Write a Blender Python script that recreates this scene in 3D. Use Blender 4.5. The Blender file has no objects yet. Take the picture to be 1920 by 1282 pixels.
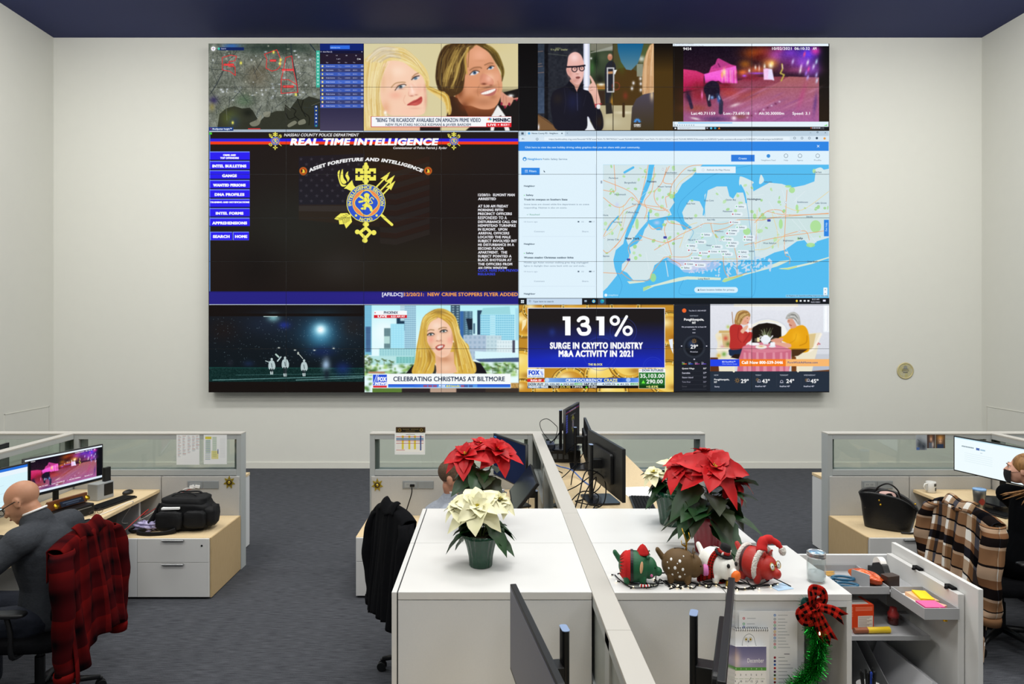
import bpy, bmesh, math, random
import numpy as np
from mathutils import Vector, Matrix, Euler

C = bpy.context.scene.collection
S = bpy.context.scene
# ---------------------------------------------------------------- camera: 2.25 m up, level, looking along +Y, 24 mm
FPX, VX, VY, CH = 1280.0, 922.0, 608.0, 2.25
cam = bpy.data.cameras.new('camera'); cam.sensor_width = 36; cam.lens = 36 * FPX / 1920
cam.shift_x = (960 - VX) / 1920; cam.shift_y = -(641 - VY) / 1920; cam.clip_start = .05; cam.clip_end = 100
co = bpy.data.objects.new('camera', cam); C.objects.link(co)
co.location = (0, 0, CH); co.rotation_euler = (math.pi / 2, 0, 0); S.camera = co
# ---------------------------------------------------------------- world, lights, exposure
W = bpy.data.worlds.new('world'); S.world = W; W.use_nodes = True
W.node_tree.nodes['Background'].inputs[0].default_value = (.93, .97, 1, 1)
W.node_tree.nodes['Background'].inputs[1].default_value = .17
S.view_settings.view_transform = 'Standard'; S.view_settings.look = 'None'
S.view_settings.gamma = 1; S.view_settings.use_curve_mapping = False; S.view_settings.exposure = 0
S.cycles.max_bounces = 6; S.cycles.diffuse_bounces = 3; S.cycles.glossy_bounces = 3; S.cycles.transparent_max_bounces = 12; S.cycles.transmission_bounces = 6
S.cycles.caustics_reflective = False; S.cycles.caustics_refractive = False; S.cycles.sample_clamp_indirect = 4
S.cycles.use_denoising = True
def area(x, y, z, sx, sy, e, col=(1, .99, .97), rot=(0, 0, 0)):
    l = bpy.data.lights.new('ceiling_light', 'AREA'); l.shape = 'RECTANGLE'; l.size = sx; l.size_y = sy; l.energy = e; l.color = col
    o = bpy.data.objects.new('ceiling_light', l); C.objects.link(o); o.location = (x, y, z); o.rotation_euler = rot
    return o
# rows of ceiling panels over the desks (above and behind the camera's view)
for x, k in ((-4.6, .72), (.4, 1), (5.4, .72)):
    for y in (-1.6, 1.8, 5.0): area(x, y, 6.6, 2.4, 1.2, 124 * k)
# wall washers along the edge of the blue ceiling field, aimed at the far wall
for x in (-4.9, .4, 5.7): area(x, 7.0, 6.62, 2.8, .5, 128, rot=(math.radians(38), 0, 0))
# ---------------------------------------------------------------- canvas painter (colours of screens and printed sheets, one mesh face per cell)
def hexc(c):
    if isinstance(c, str):
        c = c.lstrip('#')
        if len(c) == 3: c = ''.join(q * 2 for q in c)
        return np.array([int(c[i:i + 2], 16) / 255 for i in (0, 2, 4)])
    return np.array(c, float) / 255

_TX = {}
def outline(s, off=0):
    """boundary edges of a text string set in Blender's own font, at size 1"""
    off = round(off, 3)
    if (s, off) in _TX: return _TX[(s, off)]
    cu = bpy.data.curves.new('t', 'FONT'); cu.body = s; cu.size = 1; cu.resolution_u = 3
    cu.offset = off; cu.space_character = 1 + off * 2.6
    ob = bpy.data.objects.new('t', cu)
    bpy.context.scene.collection.objects.link(ob)
    bpy.context.view_layer.update()
    me = ob.evaluated_get(bpy.context.evaluated_depsgraph_get()).to_mesh()
    V = np.zeros(len(me.vertices) * 3); me.vertices.foreach_get('co', V); V = V.reshape(-1, 3)[:, :2]
    cnt = {}
    for p in me.polygons:
        vs = list(p.vertices)
        for a, b in zip(vs, vs[1:] + vs[:1]):
            k = (min(a, b), max(a, b)); cnt[k] = cnt.get(k, 0) + 1
    E = np.array([k for k, v in cnt.items() if v == 1], int)
    bpy.data.objects.remove(ob); bpy.data.curves.remove(cu)
    r = (V[E[:, 0]], V[E[:, 1]]) if len(E) else (np.zeros((0, 2)), np.zeros((0, 2)))
    _TX[(s, off)] = r
    return r

def catmull(P, closed=True, n=6):
    P = np.array(P, float); N = len(P); out = []
    for i in range(N if closed else N - 1):
        if closed: a, b, c, d = P[i - 1], P[i], P[(i + 1) % N], P[(i + 2) % N]
        else: a, b, c, d = P[max(i - 1, 0)], P[i], P[i + 1], P[min(i + 2, N - 1)]
        for k in range(n):
            t = k / n
            out.append(.5 * (2 * b + (c - a) * t + (2 * a - 5 * b + 4 * c - d) * t * t + (3 * b - a - 3 * c + d) * t ** 3))
    if not closed: out.append(P[-1])
    return np.array(out)

def vnoise(w, h, cell, seed):
    """smooth value noise, h x w"""
    r = np.random.RandomState(seed); gx = int(w / cell) + 3; gy = int(h / cell) + 3
    g = r.rand(gy, gx); x = np.arange(w) / cell; y = np.arange(h) / cell
    xi = x.astype(int); yi = y.astype(int); fx = x - xi; fy = y - yi
    fx = fx * fx * (3 - 2 * fx); fy = (fy * fy * (3 - 2 * fy))[:, None]
    a = g[yi][:, xi]; b = g[yi][:, xi + 1]; c = g[yi + 1][:, xi]; d = g[yi + 1][:, xi + 1]
    return (a * (1 - fx) + b * fx) * (1 - fy) + (c * (1 - fx) + d * fx) * fy

class Cv:
    def __init__(s, W, H, uw, uh, ox=0, oy=0, bg='000'):
        s.W, s.H = W, H; s.sx = W / uw; s.sy = H / uh; s.ox, s.oy = ox, oy
        s.a = np.empty((H, W, 3)); s.a[:] = hexc(bg); s.T(); s.clip = (0, 0, W, H)
    def T(s, x=0, y=0, k=1):
        s.t = (x, y, k)
    def setclip(s, x0=None, y0=0, x1=0, y1=0):
        if x0 is None: s.clip = (0, 0, s.W, s.H); return
        (p, q), (u, v) = s.px([(x0, y0), (x1, y1)])
        s.clip = (max(0, int(round(p))), max(0, int(round(q))), min(s.W, int(round(u))), min(s.H, int(round(v))))
    def px(s, P):
        P = np.array(P, float); x, y, k = s.t
        P = P / k + (x, y)
        return (P - (s.ox, s.oy)) * (s.sx, s.sy)
    def _cov(s, A, B, shifts=(0,)):
        """coverage of the shape bounded by edges A->B (pixel coords), even-odd"""
        if not len(A): return None
        x0 = max(s.clip[0], int(min(A[:, 0].min(), B[:, 0].min()) + min(shifts)) - 1); x1 = min(s.clip[2], int(max(A[:, 0].max(), B[:, 0].max()) + max(shifts)) + 2)
        y0 = max(s.clip[1], int(A[:, 1].min()) - 1); y1 = min(s.clip[3], int(A[:, 1].max()) + 2)
        if x1 <= x0 or y1 <= y0: return None
        SUB = 3; w = x1 - x0; cov = np.zeros((y1 - y0, w))
        ay, by = A[:, 1], B[:, 1]; lo, hi = np.minimum(ay, by), np.maximum(ay, by)
        dy = np.where(by == ay, 1, by - ay); gx = np.arange(x0, x1)
        for r in range(y0, y1):
            for q in range(SUB):
                y = r + (q + .5) / SUB
                m = (lo <= y) & (y < hi)
                if not m.any(): continue
                xs = np.sort(A[m, 0] + (y - ay[m]) / dy[m] * (B[m, 0] - A[m, 0]))
                n = len(xs) // 2 * 2; row = np.zeros(w)
                for i in range(0, n, 2):
                    a, b = xs[i] + shifts[0], xs[i + 1] + shifts[-1]
                    row += np.clip(np.minimum(b, gx + 1) - np.maximum(a, gx), 0, 1)
                cov[r - y0] += np.minimum(row, 1)
        return x0, y0, x1, y1, cov / SUB
    def _put(s, C, col, al=1):
        if C is None: return
        x0, y0, x1, y1, c = C; R = s.a[y0:y1, x0:x1]
        if callable(col):
            X, Y = np.meshgrid(np.arange(x0, x1) + .5, np.arange(y0, y1) + .5)
            k = s.t[2]; X = ((X / s.sx + s.ox) - s.t[0]) * k; Y = ((Y / s.sy + s.oy) - s.t[1]) * k
            cc = col(X, Y)
        else: cc = hexc(col)
        m = (np.clip(c, 0, 1) * al)[..., None]
        R[:] = R * (1 - m) + cc * m
    def poly(s, P, col, al=1, smooth=False):
        if smooth: P = catmull(P)
        P = s.px(P); s._put(s._cov(P, np.roll(P, -1, 0)), col, al)
    def rect(s, x0, y0, x1, y1, col, al=1):
        s.poly([(x0, y0), (x1, y0), (x1, y1), (x0, y1)], col, al)
    def rrect(s, x0, y0, x1, y1, r, col, al=1):
        P = []
        for cx, cy, a in ((x1 - r, y1 - r, 0), (x0 + r, y1 - r, 90), (x0 + r, y0 + r, 180), (x1 - r, y0 + r, 270)):
            P += [(cx + r * math.cos(math.radians(a + q)), cy + r * math.sin(math.radians(a + q))) for q in range(0, 91, 18)]
        s.poly(P, col, al)
    def ell(s, x, y, rx, ry=None, col='fff', al=1, rot=0):
        ry = ry or rx; t = np.linspace(0, 2 * math.pi, 28)[:-1]; c, q = math.cos(rot), math.sin(rot)
        u, v = rx * np.cos(t), ry * np.sin(t)
        s.poly(np.stack([x + u * c - v * q, y + u * q + v * c], 1), col, al)
    def ring(s, x, y, r, w, col, al=1):
        t = np.linspace(0, 2 * math.pi, 37)
        s.line(np.stack([x + r * np.cos(t), y + r * np.sin(t)], 1), w, col, al)
    def blob(s, x, y, rx, ry, col, al=1, rot=0):
        (cx, cy), = s.px([(x, y)]); a = rx / s.t[2] * s.sx; b = ry / s.t[2] * s.sy; m = max(a, b) * 1.6
        x0 = max(s.clip[0], int(cx - m)); x1 = min(s.clip[2], int(cx + m) + 1); y0 = max(s.clip[1], int(cy - m)); y1 = min(s.clip[3], int(cy + m) + 1)
        if x1 <= x0 or y1 <= y0: return
        X, Y = np.meshgrid(np.arange(x0, x1) + .5 - cx, np.arange(y0, y1) + .5 - cy)
        c, q = math.cos(rot), math.sin(rot)
        d = ((X * c + Y * q) / a) ** 2 + ((-X * q + Y * c) / b) ** 2
        s._put((x0, y0, x1, y1, np.exp(-1.6 * d)), col, al)
    def line(s, P, w, col, al=1, smooth=False):
        if smooth: P = catmull(P, False)
        P = s.px(P); w = max(w / s.t[2] * s.sx / 2, .3)
        x0 = max(s.clip[0], int(P[:, 0].min() - w) - 1); x1 = min(s.clip[2], int(P[:, 0].max() + w) + 2)
        y0 = max(s.clip[1], int(P[:, 1].min() - w) - 1); y1 = min(s.clip[3], int(P[:, 1].max() + w) + 2)
        if x1 <= x0 or y1 <= y0: return
        C = np.zeros((y1 - y0, x1 - x0))
        for p, q in zip(P[:-1], P[1:]):
            a0 = max(x0, int(min(p[0], q[0]) - w) - 1); a1 = min(x1, int(max(p[0], q[0]) + w) + 2)
            b0 = max(y0, int(min(p[1], q[1]) - w) - 1); b1 = min(y1, int(max(p[1], q[1]) + w) + 2)
            if a1 <= a0 or b1 <= b0: continue
            X, Y = np.meshgrid(np.arange(a0, a1) + .5, np.arange(b0, b1) + .5)
            d = q - p; L = max(d @ d, 1e-9); t = np.clip(((X - p[0]) * d[0] + (Y - p[1]) * d[1]) / L, 0, 1)
            D = np.hypot(X - p[0] - t * d[0], Y - p[1] - t * d[1])
            sub = C[b0 - y0:b1 - y0, a0 - x0:a1 - x0]
            np.maximum(sub, np.clip(w + .5 - D, 0, 1), out=sub)
        s._put((x0, y0, x1, y1, C), col, al)
    def hair(s, A, B, n, cols, w, al=.6, seed=1, jit=.03):
        A = catmull(A, False, 4); B = catmull(B, False, 4)
        m = 16; f = lambda Q: np.stack([np.interp(np.linspace(0, 1, m), np.linspace(0, 1, len(Q)), Q[:, k]) for k in (0, 1)], 1)
        A, B = f(A), f(B); r = random.Random(seed)
        for i in range(n):
            t = r.random(); t2 = min(1, max(0, t + r.uniform(-jit, jit) * 3)); T = np.linspace(t, t2, m)[:, None]
            P = A * (1 - T) + B * T; a = r.randint(0, 7); b = r.randint(9, m)
            s.line(P[a:b], w * r.uniform(.5, 1.4), r.choice(cols), al * r.uniform(.5, 1))
    def text(s, st, x0, x1, yb, cap, col, bold=0, shear=0, al=1, warp=None):
        """st fitted between x0 and x1 with its baseline at yb and capital height cap; warp maps (u,v) to the canvas"""
        off = min(.045, bold / cap * .17)
        A, B = outline(st, off)
        if not len(A): return
        mn, mx = min(A[:, 0].min(), B[:, 0].min()), max(A[:, 0].max(), B[:, 0].max())
        if x1 is None: kx = cap / .69; x1 = x0 + (mx - mn) * kx
        kx = (x1 - x0) / (mx - mn); ky = cap / .69
        def m(Q):
            u = x0 + (Q[:, 0] - mn) * kx + shear * Q[:, 1] * ky; v = yb - Q[:, 1] * ky
            if warp: u, v = warp(u, yb - v)
            return s.px(np.stack([u, v], 1))
        b = max(0, bold / cap * .69 / 2 - off) * .5 * cap / .69 / s.t[2] * s.sx
        s._put(s._cov(m(A), m(B), (-b, b)), col, al)
    def blur(s, x0, y0, x1, y1, r):
        (a, b), (c, d) = s.px([(x0, y0), (x1, y1)]).round().astype(int); a, b = max(a, 0), max(b, 0); c, d = min(c, s.W), min(d, s.H)
        n = int(r * 3) + 1; k = np.exp(-.5 * (np.arange(-n, n + 1) / r) ** 2); k /= k.sum(); q = s.a[b:d, a:c]
        for ax in (0, 1):
            p = np.pad(q, [(n, n) if i == ax else (0, 0) for i in range(3)], mode='edge'); L = q.shape[ax]
            q = sum(w * np.take(p, np.arange(i, i + L), ax) for i, w in enumerate(k))
        s.a[b:d, a:c] = q
    def noise(s, x0, y0, x1, y1, amt, cell=1.5, seed=0, mono=True):
        (a, b), (c, d) = s.px([(x0, y0), (x1, y1)]).round().astype(int)
        a, b = max(a, 0), max(b, 0); c, d = min(c, s.W), min(d, s.H)
        n = vnoise(c - a, d - b, cell, seed)[..., None] - .5
        s.a[b:d, a:c] = np.clip(s.a[b:d, a:c] + n * amt, 0, 1)

def vgrad(y0, y1, c0, c1):
    c0, c1 = hexc(c0), hexc(c1)
    return lambda X, Y: c0 + np.clip((Y - y0) / (y1 - y0), 0, 1)[..., None] * (c1 - c0)
def hgrad(x0, x1, c0, c1):
    c0, c1 = hexc(c0), hexc(c1)
    return lambda X, Y: c0 + np.clip((X - x0) / (x1 - x0), 0, 1)[..., None] * (c1 - c0)

def lin(a):
    a = np.clip(a, 0, 1)
    return np.where(a <= .04045, a / 12.92, ((a + .055) / 1.055) ** 2.4)

def cells(bm_verts, faces, colors, mats, name, materials, parent=None, extra=None):
    """mesh from arrays with a per-face colour attribute"""
    me = bpy.data.meshes.new(name)
    V = np.asarray(bm_verts, np.float32); F = np.asarray(faces, np.int32)
    me.vertices.add(len(V)); me.vertices.foreach_set('co', V.ravel())
    me.loops.add(F.size); me.loops.foreach_set('vertex_index', F.ravel())
    me.polygons.add(len(F)); me.polygons.foreach_set('loop_start', np.arange(0, F.size, 4, dtype=np.int32))
    try: me.polygons.foreach_set('loop_total', np.full(len(F), 4, np.int32))
    except Exception: pass
    me.polygons.foreach_set('material_index', np.asarray(mats, np.int32))
    at = me.attributes.new('col', 'FLOAT_COLOR', 'FACE')
    at.data.foreach_set('color', np.asarray(colors, np.float32).ravel())
    for m in materials: me.materials.append(m)
    me.update(calc_edges=True)
    ob = bpy.data.objects.new(name, me); C.objects.link(ob)
    if parent: ob.parent = parent
    return ob

def picture(name, cv, w, h, th, mface, mbody, parent=None, loc=(0, 0, 0), rot=None, border=0, win=None, bend=None, bcol=None):
    """a slab w x h x th in its own xz plane facing -y, its front divided in cells coloured from the canvas; centre of the back at the origin.
    win = (col0,row0,col1,row1) part of the canvas; border = width of the frame; bend(u,v)->(x,y,z)"""
    a = cv.a if win is None else cv.a[win[1]:win[3], win[0]:win[2]]
    H, W = a.shape[:2]
    X = np.linspace(-w / 2 + border, w / 2 - border, W + 1); Z = np.linspace(h / 2 - border, -h / 2 + border, H + 1)
    gx, gz = np.meshgrid(X, Z); gy = np.full_like(gx, -th)
    V = np.stack([gx, gy, gz], -1).reshape(-1, 3)
    i = np.arange(H)[:, None] * (W + 1) + np.arange(W)[None]
    F = np.stack([i, i + W + 1, i + W + 2, i + 1], -1).reshape(-1, 4)
    c = np.ones((len(F), 4)); c[:, :3] = lin(a).reshape(-1, 3)
    mats = np.zeros(len(F), int); V = list(V); F = list(F); n = len(V)
    bz = [(-w / 2, -th, h / 2), (w / 2, -th, h / 2), (w / 2, -th, -h / 2), (-w / 2, -th, -h / 2)]
    bk = [(-w / 2, 0, h / 2), (w / 2, 0, h / 2), (w / 2, 0, -h / 2), (-w / 2, 0, -h / 2)]
    V = np.array(V); cor = [0, W, (H + 1) * (W + 1) - 1, H * (W + 1)]
    V = np.vstack([V, bz, bk]); nf = []
    for k in range(4):
        j = (k + 1) % 4
        if border > 0: nf.append((n + k, cor[k], cor[j], n + j))
        nf.append((n + 4 + k, n + k, n + j, n + 4 + j))
    nf.append((n + 4, n + 5, n + 6, n + 7))
    F = np.vstack([np.array(F), nf]); bc = np.ones((len(nf), 4)); bc[:, :3] = (lin(hexc(bcol)) if bcol is not None else .02)
    c = np.vstack([c, bc]); mats = np.concatenate([mats, np.ones(len(nf), int)])
    if bend is not None: V = np.array([bend(*p) for p in V])
    ob = cells(V, F, c, mats, name, [mface, mbody], parent)
    ob.location = loc
    if rot is not None: ob.rotation_euler = rot
    return ob
# ---------------------------------------------------------------- helpers
def P3(px, py, Y):
    return Vector(((px - VX) * Y / FPX, Y, CH - (py - VY) * Y / FPX))
def tag(o, label=None, cat=None, group=None, kind=None):
    if label: o['label'] = label
    if cat: o['category'] = cat
    if group: o['group'] = group
    if kind: o['kind'] = kind
    return o
def thing(name, label, cat, loc=(0, 0, 0), rz=0, group=None, rot=None):
    o = bpy.data.objects.new(name, None); C.objects.link(o); o.empty_display_size = .05
    o.location = loc; o.rotation_euler = rot or (0, 0, rz)
    return tag(o, label, cat, group)

class MB:
    def __init__(s): s.v = []; s.f = []; s.m = []; s.uv = {}
    def add(s, vs, fs, mi=0, uv=None):
        n = len(s.v); s.v += [tuple(p) for p in vs]; s.f += [tuple(n + i for i in f) for f in fs]; s.m += [mi] * len(fs)
        if uv: s.uv.update({n + i: q for i, q in enumerate(uv)})
        return s
    def box(s, x0, y0, z0, x1, y1, z1, mi=0, M=None):
        vs = [(x0, y0, z0), (x1, y0, z0), (x1, y1, z0), (x0, y1, z0), (x0, y0, z1), (x1, y0, z1), (x1, y1, z1), (x0, y1, z1)]
        if M is not None: vs = [M @ Vector(p) for p in vs]
        return s.add(vs, [(0, 3, 2, 1), (4, 5, 6, 7), (0, 1, 5, 4), (1, 2, 6, 5), (2, 3, 7, 6), (3, 0, 4, 7)], mi)
    def rbox(s, x0, y0, x1, y1, z0, z1, r, mi=0, M=None, n=4):
        P = []
        for cx, cy, a in ((x1 - r, y1 - r, 0), (x0 + r, y1 - r, 90), (x0 + r, y0 + r, 180), (x1 - r, y0 + r, 270)):
            P += [(cx + r * math.cos(math.radians(a + 90 * q / n)), cy + r * math.sin(math.radians(a + 90 * q / n))) for q in range(n + 1)]
        return s.prism(P, z0, z1, mi, M)
    def prism(s, P, z0, z1, mi=0, M=None):
        n = len(P); vs = [(x, y, z0) for x, y in P] + [(x, y, z1) for x, y in P]
        if M is not None: vs = [M @ Vector(p) for p in vs]
        fs = [tuple(range(n - 1, -1, -1)), tuple(range(n, 2 * n))] + [(i, (i + 1) % n, n + (i + 1) % n, n + i) for i in range(n)]
        return s.add(vs, fs, mi)
    def tube(s, path, r, n=8, mi=0, flat=1, cap=True):
        P = [Vector(p) for p in path]; R = r if isinstance(r, (list, tuple)) else [r] * len(P)
        t0 = (P[1] - P[0]).normalized(); u = t0.orthogonal().normalized(); vs = []
        for i, p in enumerate(P):
            t = ((P[min(i + 1, len(P) - 1)] - P[max(i - 1, 0)])).normalized()
            u = (u - t * u.dot(t)); u = u.normalized() if u.length > 1e-6 else t.orthogonal().normalized(); w = t.cross(u)
            vs += [p + (u * math.cos(a) + w * math.sin(a) * flat) * R[i] for a in [2 * math.pi * k / n for k in range(n)]]
        fs = [(i * n + k, i * n + (k + 1) % n, (i + 1) * n + (k + 1) % n, (i + 1) * n + k) for i in range(len(P) - 1) for k in range(n)]
        if cap: fs += [tuple(range(n - 1, -1, -1)), tuple((len(P) - 1) * n + k for k in range(n))]
        return s.add(vs, fs, mi)
    def lathe(s, prof, n=24, c=(0, 0, 0), mi=0, M=None, wob=None):
        c = Vector(c); vs = []
        for j, (r, z) in enumerate(prof):
            for k in range(n):
                a = 2 * math.pi * k / n; rr = r * (wob(a, j) if wob else 1)
                p = Vector((rr * math.cos(a), rr * math.sin(a), z)); vs.append((M @ p if M is not None else p) + c)
        m = len(prof)
        fs = [(i * n + k, i * n + (k + 1) % n, (i + 1) * n + (k + 1) % n, (i + 1) * n + k) for i in range(m - 1) for k in range(n)]
        if prof[0][0] > 1e-5: fs.append(tuple(range(n - 1, -1, -1)))
        if prof[-1][0] > 1e-5: fs.append(tuple((m - 1) * n + k for k in range(n)))
        return s.add(vs, fs, mi)
    def ell(s, c, r, nu=16, nv=10, mi=0, M=None):
        r = (r, r, r) if not hasattr(r, '__len__') else r; c = Vector(c); vs = []
        for j in range(1, nv):
            t = math.pi * j / nv
            for k in range(nu):
                a = 2 * math.pi * k / nu; p = Vector((r[0] * math.sin(t) * math.cos(a), r[1] * math.sin(t) * math.sin(a), r[2] * math.cos(t)))
                vs.append(c + (M @ p if M is not None else p))
        top, bot = Vector((0, 0, r[2])), Vector((0, 0, -r[2]))
        vs += [c + (M @ top if M is not None else top), c + (M @ bot if M is not None else bot)]; T = len(vs) - 2
        fs = [(j * nu + k, (j + 1) * nu + k, (j + 1) * nu + (k + 1) % nu, j * nu + (k + 1) % nu) for j in range(nv - 2) for k in range(nu)]
        fs += [(T, k, (k + 1) % nu) for k in range(nu)] + [(T + 1, (nv - 2) * nu + (k + 1) % nu, (nv - 2) * nu + k) for k in range(nu)]
        return s.add(vs, fs, mi)
    def cap(s, p, q, r1, r2=None, n=12, mi=0):
        r2 = r2 or r1; s.tube([p, q], [r1, r2], n, mi); s.ell(p, r1, n, 8, mi); return s.ell(q, r2, n, 8, mi)
    def grid(s, fn, nu, nv, mi=0, uvs=(1, 1)):
        vs = [fn(i / nu, j / nv) for j in range(nv + 1) for i in range(nu + 1)]
        uv = [(i / nu * uvs[0], j / nv * uvs[1]) for j in range(nv + 1) for i in range(nu + 1)]
        fs = [(j * (nu + 1) + i, j * (nu + 1) + i + 1, (j + 1) * (nu + 1) + i + 1, (j + 1) * (nu + 1) + i) for j in range(nv) for i in range(nu)]
        return s.add(vs, fs, mi, uv)
    def build(s, name, mats, parent=None, smooth=False, bevel=0, world=False, solid=0, sub=0, angle=None):
        me = bpy.data.meshes.new(name); v = s.v
        if world and parent is not None:
            o = Vector(); q = parent
            while q is not None: o = o + q.location; q = q.parent
            v = [(p[0] - o.x, p[1] - o.y, p[2] - o.z) for p in v]
        me.from_pydata(v, [], s.f)
        mats = mats if isinstance(mats, (list, tuple)) else [mats]
        for m in mats: me.materials.append(m)
        me.polygons.foreach_set('material_index', s.m)
        if s.uv:
            L = me.uv_layers.new(name='UVMap'); vi = np.zeros(len(me.loops), np.int32); me.loops.foreach_get('vertex_index', vi)
            tab = np.zeros((len(v), 2), np.float32)
            for k, q in s.uv.items(): tab[k] = q
            L.data.foreach_set('uv', tab[vi].ravel())
        if smooth: me.polygons.foreach_set('use_smooth', [True] * len(me.polygons))
        me.update()
        o = bpy.data.objects.new(name, me); C.objects.link(o)
        if parent is not None: o.parent = parent
        if solid: m = o.modifiers.new('s', 'SOLIDIFY'); m.thickness = solid; m.offset = 0
        if bevel: m = o.modifiers.new('b', 'BEVEL'); m.width = bevel; m.segments = 2; m.limit_method = 'ANGLE'; m.angle_limit = math.radians(40)
        if sub: m = o.modifiers.new('u', 'SUBSURF'); m.levels = sub; m.render_levels = sub
        return o

def blend(mb, voxel, it, name, mats, parent=None, fmat=None):
    """one continuous skin over overlapping pieces"""
    o = mb.build('tmp', mats); m = o.modifiers.new('r', 'REMESH'); m.mode = 'VOXEL'; m.voxel_size = voxel
    m = o.modifiers.new('s', 'SMOOTH'); m.iterations = it; m.factor = .5
    bpy.context.view_layer.update()
    me = bpy.data.meshes.new_from_object(o.evaluated_get(bpy.context.evaluated_depsgraph_get()))
    bpy.data.objects.remove(o); me.name = name; me.materials.clear()
    for q in (mats if isinstance(mats, (list, tuple)) else [mats]): me.materials.append(q)
    me.polygons.foreach_set('use_smooth', [True] * len(me.polygons))
    if fmat: me.polygons.foreach_set('material_index', [fmat(p.center) for p in me.polygons])
    else: me.polygons.foreach_set('material_index', [0] * len(me.polygons))
    ob = bpy.data.objects.new(name, me); C.objects.link(ob)
    if parent is not None: ob.parent = parent
    return ob

def dup(root, loc, rz=None, label=None, group=None):
    r = root.copy(); C.objects.link(r); r.location = loc
    if rz is not None: r.rotation_euler = (0, 0, rz)
    if label: r['label'] = label
    if group: r['group'] = group
    for ch in list(root.children):
        c = ch.copy(); C.objects.link(c); c.parent = r
        for g in ch.children:
            d = g.copy(); C.objects.link(d); d.parent = c
    return r

# ---------------------------------------------------------------- materials (all node based)
def _l(c): return tuple(float(q) for q in lin(hexc(c))) + (1,)
MATS = {}
def mat(name, c, rough=.6, metal=0, spec=.5, noise=None, bump=None, emit=None, coat=0, sheen=0, coords='Object'):
    """noise=(scale, strength, stretch xyz, second colour); bump=(scale, strength)"""
    if name in MATS: return MATS[name]
    m = bpy.data.materials.new(name); m.use_nodes = True; N = m.node_tree.nodes; L = m.node_tree.links; b = N['Principled BSDF']
    b.inputs['Base Color'].default_value = _l(c); b.inputs['Roughness'].default_value = rough; b.inputs['Metallic'].default_value = metal
    b.inputs['Specular IOR Level'].default_value = spec; b.inputs['Coat Weight'].default_value = coat; b.inputs['Sheen Weight'].default_value = sheen
    tc = N.new('ShaderNodeTexCoord')
    if noise:
        sc, st, xyz, c2 = noise; mp = N.new('ShaderNodeMapping'); mp.inputs['Scale'].default_value = xyz; L.new(tc.outputs[coords], mp.inputs[0])
        n = N.new('ShaderNodeTexNoise'); n.inputs['Scale'].default_value = sc; n.inputs['Detail'].default_value = 4; L.new(mp.outputs[0], n.inputs['Vector'])
        r = N.new('ShaderNodeMapRange'); r.inputs[1].default_value = .3; r.inputs[2].default_value = .7; r.inputs[4].default_value = st; L.new(n.outputs[0], r.inputs[0])
        mx = N.new('ShaderNodeMix'); mx.data_type = 'RGBA'; mx.inputs[6].default_value = _l(c); mx.inputs[7].default_value = _l(c2); L.new(r.outputs[0], mx.inputs[0]); L.new(mx.outputs[2], b.inputs['Base Color'])
    if bump:
        n = N.new('ShaderNodeTexNoise'); n.inputs['Scale'].default_value = bump[0]; n.inputs['Detail'].default_value = 3; L.new(tc.outputs[coords], n.inputs['Vector'])
        bp = N.new('ShaderNodeBump'); bp.inputs['Strength'].default_value = bump[1]; bp.inputs['Distance'].default_value = .01; L.new(n.outputs[0], bp.inputs['Height']); L.new(bp.outputs[0], b.inputs['Normal'])
    if emit: b.inputs['Emission Color'].default_value = _l(emit[0]); b.inputs['Emission Strength'].default_value = emit[1]
    MATS[name] = m; return m

def mat_attr(name, emit=0, rough=.6, gloss=.5):
    m = bpy.data.materials.new(name); m.use_nodes = True; N = m.node_tree.nodes; L = m.node_tree.links; b = N['Principled BSDF']
    a = N.new('ShaderNodeAttribute'); a.attribute_name = 'col'; b.inputs['Roughness'].default_value = rough; b.inputs['Specular IOR Level'].default_value = gloss
    if emit:
        b.inputs['Base Color'].default_value = (.003, .003, .004, 1); L.new(a.outputs['Color'], b.inputs['Emission Color']); b.inputs['Emission Strength'].default_value = emit
    else: L.new(a.outputs['Color'], b.inputs['Base Color'])
    return m

def mat_glass(name, tint, refl=.9, ior=1.5, rough=.02):
    m = bpy.data.materials.new(name); m.use_nodes = True; N = m.node_tree.nodes; L = m.node_tree.links; N.remove(N['Principled BSDF'])
    t = N.new('ShaderNodeBsdfTransparent'); t.inputs[0].default_value = _l(tint); g = N.new('ShaderNodeBsdfGlossy'); g.inputs['Roughness'].default_value = rough
    w = N.new('ShaderNodeLayerWeight'); w.inputs[0].default_value = .5; p = N.new('ShaderNodeMath'); p.operation = 'POWER'; p.inputs[1].default_value = 4; L.new(w.outputs['Facing'], p.inputs[0])
    f = N.new('ShaderNodeMath'); f.operation = 'MULTIPLY_ADD'; f.inputs[1].default_value = .8; f.inputs[2].default_value = .05; L.new(p.outputs[0], f.inputs[0]); mx = N.new('ShaderNodeMixShader'); L.new(f.outputs[0], mx.inputs[0]); L.new(t.outputs[0], mx.inputs[1]); L.new(g.outputs[0], mx.inputs[2]); L.new(mx.outputs[0], N['Material Output'].inputs[0])
    return m

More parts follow.
